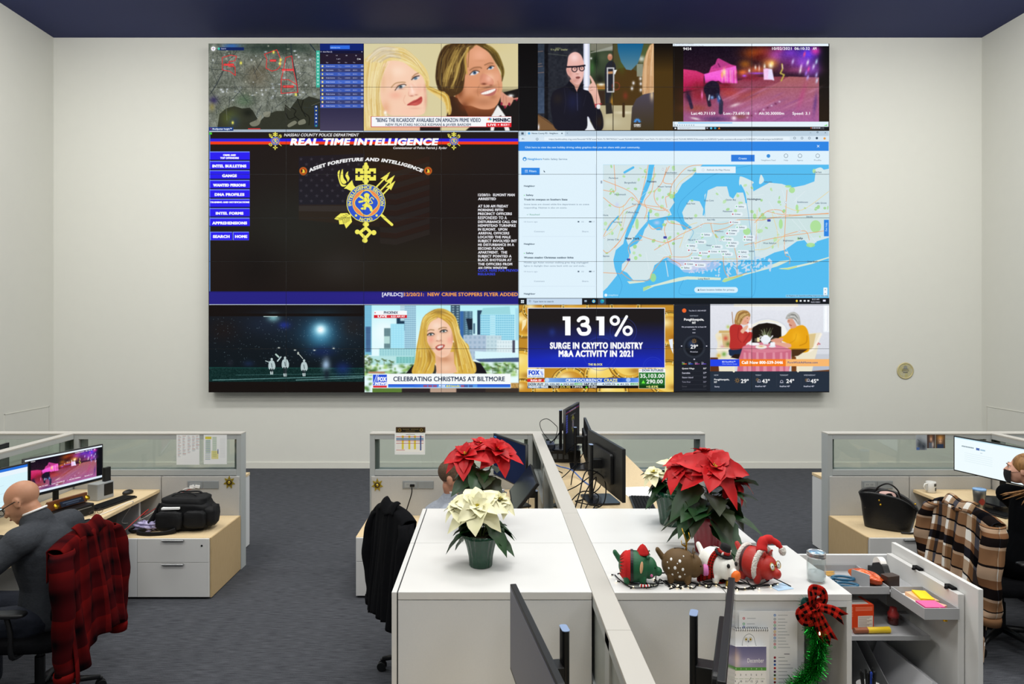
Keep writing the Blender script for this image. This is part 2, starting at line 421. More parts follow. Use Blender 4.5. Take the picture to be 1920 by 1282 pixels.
def mat_tartan(name, warp, weft, rough=.95, ku=1, kv=1, bias=.5, soft=0, mul=0):
    """woven check from UV: warp/weft are lists of (position, colour)"""
    m = bpy.data.materials.new(name); m.use_nodes = True; N = m.node_tree.nodes; L = m.node_tree.links; b = N['Principled BSDF']
    b.inputs['Roughness'].default_value = rough; b.inputs['Specular IOR Level'].default_value = .05
    uv = N.new('ShaderNodeUVMap'); sp = N.new('ShaderNodeSeparateXYZ')
    no = N.new('ShaderNodeTexNoise'); no.inputs['Scale'].default_value = 6; L.new(uv.outputs[0], no.inputs['Vector'])
    ad = N.new('ShaderNodeMixRGB'); ad.blend_type = 'ADD'; ad.inputs[0].default_value = .03; L.new(uv.outputs[0], ad.inputs[1]); L.new(no.outputs['Color'], ad.inputs[2]); L.new(ad.outputs[0], sp.inputs[0])
    rs = []
    for k, (st, kk) in enumerate(((warp, ku), (weft, kv))):
        mu = N.new('ShaderNodeMath'); mu.operation = 'MULTIPLY'; mu.inputs[1].default_value = kk; L.new(sp.outputs[k], mu.inputs[0])
        fr = N.new('ShaderNodeMath'); fr.operation = 'FRACT'; L.new(mu.outputs[0], fr.inputs[0])
        r = N.new('ShaderNodeValToRGB'); r.color_ramp.interpolation = 'EASE' if soft else 'CONSTANT'; e = r.color_ramp.elements
        while len(e) < len(st): e.new(.5)
        for q, (p, c) in zip(e, st): q.position = p; q.color = _l(c)
        L.new(fr.outputs[0], r.inputs[0]); rs.append(r)
    mx = N.new('ShaderNodeMix'); mx.data_type = 'RGBA'; mx.blend_type = 'MULTIPLY' if mul else 'MIX'; mx.inputs[0].default_value = 1 if mul else bias; L.new(rs[0].outputs[0], mx.inputs[6]); L.new(rs[1].outputs[0], mx.inputs[7])
    n2 = N.new('ShaderNodeTexNoise'); n2.inputs['Scale'].default_value = 260; L.new(uv.outputs[0], n2.inputs['Vector'])
    m2 = N.new('ShaderNodeMixRGB'); m2.blend_type = 'MULTIPLY'; m2.inputs[0].default_value = .35; L.new(mx.outputs[2], m2.inputs[1]); L.new(n2.outputs[0], m2.inputs[2]); L.new(m2.outputs[0], b.inputs['Base Color'])
    return m

wallm = mat('wall_paint', 'dcdcd4', .85, spec=.2, noise=(6, .12, (1, 1, 1), 'd2d2cc'))
sidem = wallm
ceilm = mat('ceiling_navy', '15235a', .7)
carpet = mat('carpet', '57595e', .97, spec=.05, noise=(28, 1, (.35, 4, 1), '3a3c41'), bump=(600, .25))
_n = carpet.node_tree; _b = _n.nodes['Principled BSDF']; _src = _b.inputs['Base Color'].links[0].from_socket
_t = _n.nodes.new('ShaderNodeTexCoord'); _q = _n.nodes.new('ShaderNodeTexNoise'); _q.inputs['Scale'].default_value = 260; _q.inputs['Detail'].default_value = 2; _n.links.new(_t.outputs['Object'], _q.inputs['Vector'])
_r = _n.nodes.new('ShaderNodeMapRange'); _r.inputs[1].default_value = .35; _r.inputs[2].default_value = .65; _r.inputs[3].default_value = .62; _r.inputs[4].default_value = 1.35; _n.links.new(_q.outputs[0], _r.inputs[0])
_m = _n.nodes.new('ShaderNodeVectorMath'); _m.operation = 'SCALE'; _n.links.new(_src, _m.inputs[0]); _n.links.new(_r.outputs[0], _m.inputs['Scale']); _n.links.new(_m.outputs[0], _b.inputs['Base Color'])
frame_m = mat('panel_frame_grey', 'a9aeae', .45, spec=.4)
cap_m = mat('panel_cap', 'b9b6af', .5)
fab_m = mat('panel_fabric', 'bdbcb8', .95, spec=.05, noise=(220, .5, (1, 1, 1), 'a6a6a4'))
wood = mat('maple', 'dcc6a0', .5, spec=.3, noise=(14, .7, (14, 1, 1), 'cfb78c'))
woodx = mat('maple_side', 'bfa67e', .55, spec=.3, noise=(14, .6, (1, 14, 1), 'b0966c'))
white = mat('white_laminate', 'd8d8d6', .35, spec=.3)
whites = mat('white_laminate_front', 'd6d8d9', .4, spec=.3, noise=(160, .25, (1, 1, 1), 'cccfd0'))
greym = mat('grey_metal', 'a7a8aa', .5)
dgrey = mat('dark_gap', '2a2c2e', .8)
black = mat('black_plastic', '101113', .42, spec=.4)
blackm = mat('black_matte', '0b0c0e', .75, spec=.2)
blackf = mat('black_cloth', '0c0d10', .95, spec=.1, bump=(40, .3))
blackl = mat('black_leather', '0b0b0d', .38, spec=.5, bump=(90, .15))
silver = mat('silver', 'c8cacc', .3, 1)
chrome = mat('polished_metal', 'e0e2e4', .12, 1)
gold = mat('gold', 'c8a030', .3, 1)
paper = mat('paper', 'f2f2f0', .9, spec=.1)
glass = mat_glass('panel_glass', 'eef3f0')
clear = mat_glass('jar_glass', 'f6f9f9')
scr_m = mat_attr('screen_light', 1.0, .45, .01)
ink_m = mat_attr('printed', 0, .8, .2)
scr_off = mat('screen_off', '1a1d2a', .22, spec=.6)
red = mat('red_plastic', 'b4221c', .5); green = mat('green_paint', '14563a', .55)
# ---------------------------------------------------------------- what the displays show
def paint_fire(cv, seed=3):
    """dash camera picture, drawn in a 1920x1075 frame (the transform is set by the caller)"""
    P, R, B = cv.poly, cv.rect, cv.blob
    R(135, 55, 1765, 960, vgrad(55, 960, '120818', '5a2a3c'))
    P([(135, 620), (560, 520), (980, 430), (1300, 420), (1765, 440), (1765, 960), (135, 960)], vgrad(420, 960, '8c3d4c', 'a05a8c'))
    P([(500, 960), (900, 700), (1400, 420), (1765, 430), (1765, 960)], vgrad(400, 960, 'a8605f', 'a8609a'))
    for x, y, rx, ry, c, al in ((1000, 140, 190, 90, 'a04a12', .9), (880, 270, 90, 60, 'a86018', .8), (1120, 130, 150, 110, 'a03024', .6), (1060, 190, 120, 60, '501010', .8),
        (1250, 170, 130, 110, 'c050b0', .8), (1420, 140, 160, 110, '7838c8', .9), (1630, 150, 140, 120, '5a38f0', 1), (1560, 250, 170, 110, '9848d8', .9), (1720, 110, 70, 60, 'e040b0', .9),
        (1290, 90, 60, 50, 'c84090', .6), (1400, 250, 120, 90, '7a3080', .8), (1500, 340, 260, 50, 'a04a78', .7), (1680, 330, 120, 110, '8a48c0', .8), (1380, 300, 60, 60, '502040', .6)):
        B(x, y, rx, ry, c, al)
    P([(135, 330), (290, 350), (385, 390), (370, 560), (135, 600)], vgrad(330, 600, 'd83878', 'b01848'))
    P([(440, 380), (470, 300), (520, 270), (540, 210), (560, 198), (710, 275), (770, 290), (785, 380)], 'd03f90')
    P([(530, 250), (560, 200), (700, 275), (600, 310), (480, 330)], 'b83a86')
    P([(385, 390), (620, 330), (770, 290), (785, 500), (600, 500), (560, 470), (400, 500)], vgrad(300, 500, 'f06ad0', 'ff58e0'))
    for i in range(9): cv.line([(600 + i * 20, 345), (604 + i * 20, 500)], 7, ['ffc0f0', 'e048b0', 'fff0c0'][i % 3], .8)
    B(625, 370, 22, 60, 'ffe9a0', 1); B(600, 400, 14, 50, 'ffb040', .8); cv.line([(555, 265), (575, 305)], 14, '802060')
    B(450, 520, 200, 60, 'c01838', .6); B(560, 560, 210, 40, 'a01828', .7); B(650, 520, 90, 40, '701020', .8)
    B(330, 640, 200, 140, '9a1c28', .7); B(700, 620, 200, 70, 'c04030', .6); B(300, 800, 200, 60, '9a4630', .7)
    B(950, 640, 260, 60, 'b05040', .6, -.4); B(900, 420, 190, 60, 'a02848', .8); B(960, 440, 140, 34, '802030', .9)
    B(850, 370, 70, 40, 'ff8030', .8); B(1020, 340, 170, 60, 'ff7840', .7); B(1180, 260, 110, 70, 'ffa040', .8)
    for x, y, rx, ry, c in ((930, 350, 14, 26, 'fff'), (1000, 310, 14, 30, 'fff0e0'), (1045, 320, 10, 44, 'ffd8d0'), (1110, 300, 16, 40, 'fff8e8'), (1185, 285, 34, 44, 'fffbe0'), (1200, 260, 20, 30, 'ffe080'), (870, 410, 30, 16, 'b060ff'), (1020, 380, 120, 14, 'a050e0')):
        B(x, y, rx, ry, c, 1)
    P([(1095, 330), (1130, 320), (1190, 330), (1225, 460), (1100, 460)], 'f4c8f0'); P([(1160, 330), (1200, 330), (1225, 470), (1150, 440)], 'e8e0ff')
    cv.line([(1320, 270), (1325, 330), (1300, 380), (1345, 400), (1310, 470)], 18, 'c8b850', .9); cv.line([(1325, 280), (1330, 320)], 10, 'ffe8e0', .8)
    for x, y, c in ((1450, 240, 'd8c8ff'), (1550, 300, 'ffd0ff'), (1540, 350, 'fff'), (1630, 250, 'fff'), (1640, 330, 'ff50b0'), (1630, 430, 'c0b0ff'), (1735, 240, 'c8e8ff'), (1735, 400, 'c8c0ff'), (1590, 150, 'ff5080'), (1740, 470, 'd0e0ff'), (1700, 300, 'e8d8ff'), (1610, 380, 'b080ff')):
        B(x, y, 16, 40, c, .9, .25)
    for i in range(26):
        r = random.Random(seed * 50 + i); x = r.uniform(600, 1700); y = r.uniform(560, 900)
        B(x, y, r.uniform(80, 200), r.uniform(8, 22), r.choice(['c878a8', '90508c', 'b05868', '7a4a80', 'd898b8']), .4, -.42)
    B(1720, 740, 30, 170, '5a3880', .7, .12); B(1560, 650, 40, 200, 'c03c80', .4, .3); B(520, 930, 200, 40, '5a3868', .9); B(820, 900, 120, 40, '8c5048', .8)
    B(760, 760, 80, 22, 'ead0d8', .9, -.3); B(745, 920, 36, 30, 'f8e0f0', 1); B(280, 925, 70, 16, 'f0e8e8', .9, .2)
    for i in range(9): B(1290 - i * 48, 720 + i * 24, 14, 12, ['f0d8f0', '6a2040'][i % 2], .9)
    B(190, 640, 50, 90, '281830', .9); cv.line([(200, 660), (235, 790)], 40, '281c38', .9); B(300, 560, 90, 90, '7c2030', .8)
    P([(400, 520), (480, 470), (560, 510), (565, 640), (470, 690), (385, 600)], '1c1226', 1, True); B(470, 580, 110, 100, '1c1226', .8); cv.line([(545, 640), (590, 730), (585, 850)], 50, '24263c', .9); cv.line([(425, 640), (450, 760)], 44, '20182c', .9)
    cv.line([(450, 640), (440, 700)], 12, 'e8f0ff'); B(480, 670, 26, 26, '90c0ff', .9); B(560, 690, 26, 60, '4070c0', .8); B(360, 640, 12, 60, 'ff80d0', 1); cv.line([(560, 650), (575, 690)], 8, 'd0e0ff')
    cv.noise(135, 55, 1765, 960, .08, 2, seed)
    cv.blur(135, 55, 1765, 960, 1.1)
    for t, x0, x1, y in (('9454', 133, 230, 100), ('10/02/2021', 1200, 1435, 97), ('06:10:32', 1470, 1655, 97), ('AM', 1690, 1735, 97), ('Lat:40.71159', 230, 520, 877), ('Lon:-73.69518', 620, 930, 877), ('Alt:30.30000m', 1040, 1345, 877), ('Speed: 3.1', 1445, 1655, 877)):
        cv.text(t, x0, x1, y, 32, 'fff', 3)

def shield(cv, small=False):
    """round emblem with a lion, crossed torch and arrows; drawn in a 1852x1282 frame centred near (900,680)"""
    Y = 'f2ea60'; P, L, E = cv.poly, cv.line, cv.ell
    L([(895, 160), (895, 520)], 44, Y); E(895, 205, 40, 40, Y); E(895, 385, 40, 32, Y)
    for a, b in (((760, 220), (862, 262)), ((760, 330), (862, 378)), ((940, 220), (1030, 262)), ((940, 330), (1030, 378))): cv.rect(*a, *b, Y)
    cv.rect(760, 220, 792, 288, Y); cv.rect(760, 306, 792, 378, Y); cv.rect(998, 220, 1030, 288, Y); cv.rect(998, 306, 1030, 378, Y)
    cv.rect(820, 250, 960, 292, Y); cv.rect(820, 306, 960, 345, Y)
    P([(605, 488), (640, 490), (700, 520), (760, 470), (735, 440), (715, 372)], Y)
    for q in ([(550, 245), (522, 275), (530, 350), (560, 440), (600, 462), (640, 440), (580, 425), (545, 340)], [(588, 230), (560, 300), (560, 380), (600, 425), (640, 400), (600, 340)], [(662, 258), (625, 310), (650, 370), (655, 400), (682, 350), (660, 300)]): P(q, Y, 1, True)
    for x, y in ((1222, 265), (1285, 305), (1292, 382)):
        L([(x - 40, y + 50), (x - 185, y + 200)], 20, Y); P([(x, y), (x - 132, y + 88), (x - 85, y + 95), (x - 60, y + 128)], Y)
    L([(1090, 830), (1245, 968)], 36, Y)
    P([(475, 890), (560, 820), (650, 815), (700, 860), (715, 930), (635, 1020), (610, 960), (545, 965), (535, 910)], Y)
    for i in range(5): L([(505 + i * 30, 905 - i * 18), (590 + i * 22, 900 - i * 12), (600 + i * 18, 960 - i * 10)], 6, '5a5620')
    L([(660, 860), (740, 820)], 22, Y); L([(895, 900), (895, 1000)], 36, Y); E(898, 965, 40, 30, Y)
    L([(895, 1010), (960, 1070), (888, 1150), (820, 1075), (895, 1010)], 40, Y)
    E(785, 1065, 32, 32, Y); E(1002, 1075, 34, 34, Y); E(885, 1180, 34, 32, Y)
    E(900, 682, 260, 256, Y); E(900, 682, 250, 246, '2f55cc'); E(903, 682, 186, 186, Y); E(903, 682, 180, 180, 'f28a50')
    t = np.linspace(0, 2 * math.pi, 65)[:-1]
    for r0, c in ((146, Y), (138, '2f55cc')):
        rr = r0 * (1 + .1 * np.cos(4 * t + math.pi) * -1); P(np.stack([905 + rr * np.cos(t), 680 + rr * 1.08 * np.sin(t)], 1), c)
    P([(905, 545), (945, 570), (935, 610), (950, 650), (935, 690), (975, 730), (985, 790), (955, 790), (940, 750), (905, 735), (890, 770), (835, 765), (835, 745), (870, 735), (850, 710), (880, 690), (890, 665), (810, 680), (805, 655), (865, 640), (810, 600), (830, 580), (880, 610), (870, 570)], Y, 1, True)
    L([(945, 690), (985, 680), (955, 630), (975, 605), (1000, 630)], 12, Y, 1, True); L([(900, 600), (925, 640)], 5, '6a7a60'); L([(905, 660), (930, 700)], 5, '6a7a60')
    if not small:
        def arc(st, r, a0, a1, up=1):
            def w(u, v):
                f = (u - 0) / 100; a = np.radians(a0 + (a1 - a0) * f)
                rr = r + (v if up else -v)
                return 900 + rr * np.cos(a), 682 + rr * np.sin(a)
            cv.text(st, 0, 100, 0, 40, Y, 8, 0, 1, w)
        arc('INTELLIGENCE SECTION', 196, 170, 370); arc('NCPD', 240, 112, 68, 0)
        E(768, 848, 16, 16, Y); E(1040, 848, 16, 16, Y)

def face3(cv): pass

def paint_wall():
    cv = Cv(1744, 976, 1164, 654, 391, 81.5, '15100c')
    P, R, E, L, Tx, B = cv.poly, cv.rect, cv.ell, cv.line, cv.text, cv.blob
    # --- satellite map with a filter table
    cv.T(388, 80, 6.486); cv.setclip(20, 10, 1375, 1075)
    R(0, 0, 1380, 1080, '70756a'); cv.noise(0, 0, 1375, 1075, .16, 14, 5); cv.noise(0, 0, 1375, 1075, .14, 3, 6); cv.noise(0, 0, 1375, 1075, .09, 1.3, 7)
    B(850, 60, 700, 110, '24342c', .9); B(300, 40, 120, 40, '2c68c0', .8); B(620, 400, 200, 190, '5a4a34', .5); B(450, 700, 120, 90, '4a6a48', .6)
    P([(150, 870), (230, 800), (330, 770), (430, 800), (520, 790), (560, 830), (600, 900), (640, 960), (700, 900), (760, 860), (850, 830), (940, 830), (950, 750), (1010, 800), (1100, 680), (1170, 690), (1240, 650), (1375, 690), (1375, 1075), (120, 1075)], '2a2c20', .93)
    B(280, 920, 130, 120, '5a6428', .8); B(330, 960, 80, 90, '26345a', .6); B(500, 850, 80, 60, '14180e', .8); B(80, 700, 60, 60, '241c50', .8); B(60, 780, 40, 60, '8a7a30', .6)
    for q in ([(520, 980), (600, 940), (660, 880), (640, 990), (560, 1020)], [(690, 850), (770, 840), (760, 900), (700, 900)], [(980, 1000), (1060, 950), (1090, 980), (1000, 1030)], [(1110, 960), (1180, 930), (1200, 980), (1120, 1000)]): P(q, '8a8a78', .8, True)
    for q in ([(1030, 790), (1080, 830), (1060, 880), (1120, 940)], [(1100, 680), (1120, 750), (1200, 900)], [(960, 860), (1000, 930), (1080, 900)], [(1170, 700), (1150, 820), (1240, 900), (1240, 1000)]): L(q, 12, '17180f', .9, True)
    r = random.Random(4)
    for i in range(120):
        x, y = r.uniform(20, 1330), r.uniform(60, 800); a = r.choice([.1, 1.2, .5, 2.2, 1.6]) + r.gauss(0, .2); l = r.uniform(50, 260)
        L([(x, y), (x + l * math.cos(a), y + l * math.sin(a))], r.uniform(3, 7), r.choice(['2a3234', '333a3c', '20282c', '8c9088']), .6)
    for i in range(70):
        x, y = r.uniform(20, 1330), r.choice([r.uniform(60, 700), r.gauss(590, 60), r.gauss(150, 60)]); B(x, y, r.uniform(6, 26), r.uniform(6, 18), r.choice(['c8d0dc', 'e8eef4', '9aa2a8', 'b8b8a8']), .8)
    L([(1250, 10), (1320, 100), (1375, 160)], 12, '1c2c38', .9); L([(1020, 10), (1030, 160), (1080, 400), (1105, 640)], 16, '2a3438', .8, True); L([(200, 340), (120, 500), (40, 620)], 16, '3a4040', .8)
    for q in ([(186, 180), (290, 150), (360, 165), (340, 220), (270, 230), (265, 290), (340, 290), (345, 400), (280, 350), (186, 330)], [(700, 140), (850, 85), (900, 200), (890, 290), (850, 330), (790, 345), (720, 310), (730, 200)], [(960, 180), (1030, 160), (1050, 330), (1095, 520), (1105, 600), (905, 615), (905, 450), (935, 320)], [(910, 450), (990, 450), (1085, 510)]):
        L(q + ([q[0]] if len(q) > 3 else []), 9, 'd83434')
    for x, y, w in ((265, 268, 65), (805, 217, 40), (985, 332, 75), (990, 534, 66)): cv.rrect(x - w, y - 13, x + w, y + 13, 12, 'e02828'); Tx('xxxxxxxx', x - w + 8, x + w - 8, y + 6, 12, 'ffc0c0')
    for x, y in ((812, 115), (898, 208), (890, 255), (413, 247), (313, 974), (1080, 630)): B(x, y, 18, 24, 'f8f060', 1)
    R(150, 55, 450, 92, '10245c'); E(143, 72, 14, 14, '40c8b0'); Tx('Search', 172, 230, 78, 15, 'dde', 2); B(75, 72, 34, 34, 'fff', 1); E(75, 72, 26, 26, 'fff'); L([(60, 72), (90, 72)], 6, 'c88'); L([(75, 55), (75, 90)], 6, '88c')
    R(1328, 95, 1372, 545, '3fb8a0')
    for i in range(10): R(1340, 118 + i * 42, 1360, 136 + i * 42, 'c8f0e8', .8)
    cv.rrect(1305, 760, 1350, 1030, 20, '1c3c7c')
    for i, c in enumerate(('fff', 'f0e060', 'dde', 'fff', 'dde', '50c890')): E(1328, 780 + i * 46, 9, 9, c)
    R(22, 1028, 320, 1075, '1a3e86'); Tx('ShotSpotter Insight™', 65, 300, 1060, 20, 'fff', 3); L([(40, 1042), (56, 1058)], 5, 'e03040'); R(320, 1058, 1375, 1080, 'c0d0e4'); R(500, 1042, 650, 1054, 'd03030')
    cv.setclip(1375, 10, 1905, 1075)
    R(1375, 10, 1905, 1075, vgrad(500, 1075, '141434', '46405a')); R(1375, 10, 1905, 95, '0f2470'); R(1498, 32, 1738, 76, '2f6ae0'); Tx('Satellite Bank of time', 1502, 1620, 64, 13, 'dfe8ff', 1)
    Tx('Active Filters (2)', 1408, 1522, 117, 15, 'dde', 2); R(1382, 104, 1392, 116, 'ccd'); R(1882, 104, 1892, 116, 'ccd'); R(1375, 130, 1905, 258, '2a1c28', .7)
    for x, t in ((1460, '12'), (1578, '14'), (1698, '08'), (1815, '2')): Tx(t, x - 10, x + 10, 162, 13, 'c8c8d8', 1)
    Tx('1 of 1', 1578, 1620, 204, 13, 'dde', 2); cv.ring(1838, 198, 9, 4, 'eee'); P([(1862, 188), (1874, 206), (1850, 206)], 'eee')
    for x, t in ((1448, 'Type'), (1594, 'ID'), (1680, 'Date'), (1778, 'Time')): Tx(t, x, x + 26, 246, 11, 'dde', 1)
    for i in range(11):
        y = 262 + i * 48.3; R(1377, y, 1905, y + 48, ('3c5ab4', '384074')[i % 2] if i not in (4, 8) else '4468c8')
        (E(1405, y + 24, 9, 12, 'f0e070') if i in (1, 2, 6) else R(1395, y + 13, 1415, y + 35, 'f0e088' if i < 10 else 'e8b8d8'))
        Tx('Multiple Gunshots' if i not in (1, 2, 6) else 'Single Gunshot', 1448, 1556 if i not in (1, 2, 6) else 1538, y + 29, 11, 'e8ecff', 1)
        Tx('210', 1594, 1614, y + 20, 8, 'dde'); Tx('1234567', 1594, 1640, y + 36, 8, 'dde'); Tx('12/20/2021', 1680, 1744, y + 29, 10, 'dde', 1); Tx('08:30:12', 1776, 1828, y + 29, 10, 'dde', 1); R(1875, y + 14, 1905, y + 34, 'b8c0e0', .7)
    # --- two smiling people
    cv.T(680, 80, 6.508); cv.setclip(15, 10, 1900, 1075)
    R(0, 0, 1900, 1080, hgrad(0, 1900, 'd8cfa4', 'd9cc9c')); R(1600, 550, 1900, 1075, vgrad(540, 700, 'c8bc90', '18140e')); B(1500, 60, 300, 80, 'd8c890', .8)
    P([(1700, 610), (1900, 560), (1900, 1080), (1250, 1080), (1500, 860)], '16120f')
    P([(1570, 900), (1650, 760), (1740, 890), (1800, 1080), (1560, 1080)], 'eeeeec')
    P([(1630, 920), (1690, 885), (1740, 1080), (1600, 1080)], '14110f')
    # man
    P([(1180, 560), (1700, 560), (1600, 850), (1560, 910), (1000, 960), (1100, 700)], vgrad(700, 920, 'a86038', '5a2c14'))
    P([(1010, 600), (1200, 700), (1290, 900), (1020, 900), (1060, 760)], '3c2413')
    P([(1230, 180), (1290, 60), (1440, 30), (1580, 180), (1680, 380), (1705, 520), (1690, 640), (1640, 760), (1560, 810), (1440, 810), (1320, 770), (1220, 760), (1150, 640), (1180, 400)], 'dc9a74', 1, True)
    B(1430, 150, 130, 110, 'f0b090', .8); B(1560, 450, 80, 90, 'f8c8a8', .9); B(1350, 500, 110, 100, 'e09870', .8); B(1300, 700, 120, 80, 'b06a40', .8); B(1470, 740, 130, 50, 'd08a64', .7); B(1180, 600, 70, 120, '7a4020', .9); B(1640, 420, 50, 80, 'e8a888', .8)
    B(1240, 780, 70, 80, '6a3218', .8); B(1590, 660, 60, 40, '9a6040', .5); B(1420, 600, 80, 40, 'b87450', .6); B(1440, 220, 100, 20, 'c88860', .4)
    P([(1430, 410), (1480, 380), (1570, 430), (1600, 470), (1590, 520), (1530, 520), (1440, 500)], 'dc9478', 1, True); B(1540, 440, 44, 50, 'f4bca4', .9); B(1480, 505, 40, 16, '6a3420', .9); B(1565, 520, 24, 10, '8a4a34', .8)
    L([(1310, 335), (1360, 305), (1430, 300), (1450, 312)], 16, '8a5c3c', .75, True); L([(1490, 272), (1550, 248), (1590, 252)], 15, '8a5c3c', .75, True); B(1370, 330, 60, 22, 'b47858', .7, -.2); B(1550, 275, 44, 18, 'b47858', .7, -.2)
    P([(1310, 395), (1345, 350), (1390, 345), (1420, 360), (1370, 392)], 'e8e0e0', 1, True); E(1365, 368, 22, 20, '44688c'); E(1368, 366, 9, 9, '101820'); L([(1305, 392), (1345, 350), (1395, 343), (1425, 356)], 9, '3a2418', 1, True)
    P([(1530, 330), (1560, 290), (1600, 290), (1590, 318)], 'e0d8d8', 1, True); E(1560, 305, 20, 16, '44688c'); E(1562, 303, 8, 8, '101820'); L([(1520, 322), (1560, 288), (1605, 288)], 9, '3a2418', 1, True)
    B(1530, 545, 110, 18, '7a4c34', .6, -.2); B(1480, 720, 150, 60, 'a87050', .45); L([(1425, 520), (1400, 580), (1410, 650)], 8, 'b07450', .7, True); L([(1650, 470), (1665, 540), (1650, 600)], 7, 'b07450', .6, True); B(1450, 420, 20, 70, 'c08060', .5, .3)
    P([(1435, 615), (1500, 580), (1620, 555), (1630, 590), (1590, 640), (1500, 645)], 'b86a60', 1, True); P([(1445, 618), (1510, 590), (1615, 560), (1610, 585), (1540, 620), (1470, 630)], 'fbf8f2', 1, True)
    for i in range(5): L([(1480 + i * 28, 602 - i * 8), (1484 + i * 28, 625 - i * 8)], 3, 'c8b8b0', .8)
    P([(900, 300), (960, 90), (1060, 15), (1330, 10), (1450, 20), (1270, 60), (1250, 250), (1240, 480), (1200, 600), (1060, 660), (1000, 600), (920, 560)], '4a3318', 1, True)
    cv.hair([(1020, 20), (920, 200), (890, 420), (920, 560)], [(1400, 20), (1270, 130), (1260, 350), (1170, 600)], 200, ['5c4422', '2c1c10', '7c6030', '3c2814', 'a88a48', '4a3418'], 10, .8, 2)
    cv.hair([(1130, 60), (1040, 250), (980, 420), (970, 540)], [(1290, 60), (1200, 250), (1160, 420), (1090, 560)], 34, ['c8a858', 'e0c878', 'b09048'], 8, .8, 22)
    L([(1290, 60), (1255, 200), (1270, 380)], 20, 'c8a050', .9, True); L([(1300, 60), (1290, 200), (1285, 300)], 8, '7a5828', .9, True)
    P([(1380, 12), (1500, 12), (1620, 110), (1700, 260), (1725, 370), (1700, 480), (1690, 360), (1620, 240), (1540, 120), (1440, 50)], '54401c', 1, True)
    cv.hair([(1430, 20), (1560, 100), (1670, 280), (1690, 420)], [(1530, 20), (1650, 130), (1725, 330), (1715, 430)], 50, ['7a6428', '3c2c14', 'a08a48'], 8, .8, 3)
    # her hand
    P([(1690, 600), (1760, 640), (1830, 660), (1840, 700), (1800, 770), (1770, 760), (1745, 800), (1720, 770), (1690, 740)], 'd89880', 1, True)
    for x, y in ((1695, 745), (1738, 785), (1790, 750), (1880, 690)): E(x, y, 14, 20, '8a1c38')
    L([(1750, 660), (1755, 740)], 5, 'a86850', .8); L([(1720, 640), (1715, 740)], 5, 'a86850', .8); B(1810, 645, 40, 22, 'fff', 1); L([(1850, 685), (1900, 675)], 20, 'd08878')
    # woman
    P([(20, 200), (160, 90), (330, 40), (560, 110), (760, 300), (820, 480), (800, 560), (1000, 620), (1080, 780), (1060, 880), (980, 720), (820, 600), (700, 560), (250, 900), (60, 1080), (15, 1080), (15, 200)], 'e8cf88', 1, True)
    P([(240, 300), (330, 220), (480, 230), (620, 330), (740, 430), (780, 640), (770, 800), (740, 870), (620, 895), (480, 890), (330, 880), (240, 760), (210, 560)], 'f6cdb2', 1, True)
    B(420, 350, 140, 90, 'fbdcc4', .9); B(620, 560, 60, 90, 'fbdcc8', .8); B(690, 560, 60, 70, 'f3b8a4', .6); B(400, 640, 100, 60, 'f0a890', .6); B(560, 840, 140, 50, 'f8c8b0', .8); B(280, 800, 70, 110, 'e0a078', .6); B(250, 480, 50, 160, 'e6b890', .7); B(770, 700, 26, 130, 'd89a80', .6); B(760, 560, 20, 60, 'd08a78', .5)
    P([(560, 520), (610, 500), (680, 590), (680, 630), (600, 650), (560, 620)], 'f6c4ac', .8, True); B(610, 600, 40, 36, 'ffdccc', .9); B(600, 648, 30, 10, 'b06858', .8); B(655, 635, 24, 9, 'b06858', .7); L([(560, 600), (562, 640), (590, 655)], 6, 'd8947c', .8, True)
    L([(350, 545), (400, 498), (470, 484), (520, 486)], 12, 'a47c50', .8, True); L([(604, 425), (640, 388), (680, 372)], 12, '94683c', .8, True); B(450, 520, 60, 20, 'dca488', .7, -.2); B(640, 410, 44, 16, 'd49c80', .7, -.4)
    P([(400, 575), (440, 530), (500, 512), (520, 530), (470, 560)], 'e8e2e0', 1, True); E(462, 540, 24, 20, '6a8490'); E(465, 538, 9, 9, '182028'); L([(395, 580), (435, 530), (500, 510), (530, 520)], 10, '4a3428', 1, True); B(460, 560, 60, 14, 'b87c6c', .6)
    P([(600, 450), (640, 420), (690, 410), (690, 440), (640, 455)], 'dcd6d8', 1, True); E(645, 436, 22, 18, '5c7890'); L([(598, 452), (635, 420), (690, 405)], 12, '40302c', 1, True)
    P([(540, 760), (610, 710), (660, 690), (715, 655), (730, 690), (715, 735), (660, 765), (600, 765)], 'c0504a', 1, True); L([(548, 758), (640, 720), (722, 672)], 6, '8a2a2c', 1, True); B(640, 745, 60, 14, 'd86a60', .8); L([(520, 640), (500, 700), (520, 750)], 8, 'e0a088', .6, True); B(600, 560, 14, 60, 'fff0e4', .6, -.3); B(330, 420, 60, 160, 'eabc98', .4); B(640, 800, 90, 14, 'e0a48c', .5)
    cv.hair([(300, 60), (480, 60), (640, 180), (800, 440), (800, 560)], [(330, 220), (480, 230), (640, 310), (740, 420), (780, 560)], 110, ['f2e0a8', 'd8b868', 'f8ecc0', 'c8a050', 'e8d080'], 9, .7, 5)
    cv.hair([(40, 200), (20, 500), (20, 800), (30, 1060)], [(330, 230), (240, 420), (210, 640), (240, 1060)], 160, ['f4e4ac', 'd8b870', 'f8eccc', 'c8a054', 'e6d090'], 9, .6, 6)
    cv.hair([(20, 220), (200, 60), (420, 60)], [(180, 260), (330, 180), (480, 200)], 60, ['b8a890', 'e8dcc0', 'f0e8d4', 'c8b080'], 9, .7, 7)
    cv.hair([(770, 520), (900, 570), (1050, 650), (1080, 860)], [(790, 560), (880, 610), (990, 680), (1020, 900)], 50, ['d8b050', 'f0dc88', 'a87c30', 'c89a40'], 9, .8, 8)
    B(275, 855, 22, 30, 'fff', 1); B(285, 890, 16, 22, 'f0e8d0', 1)
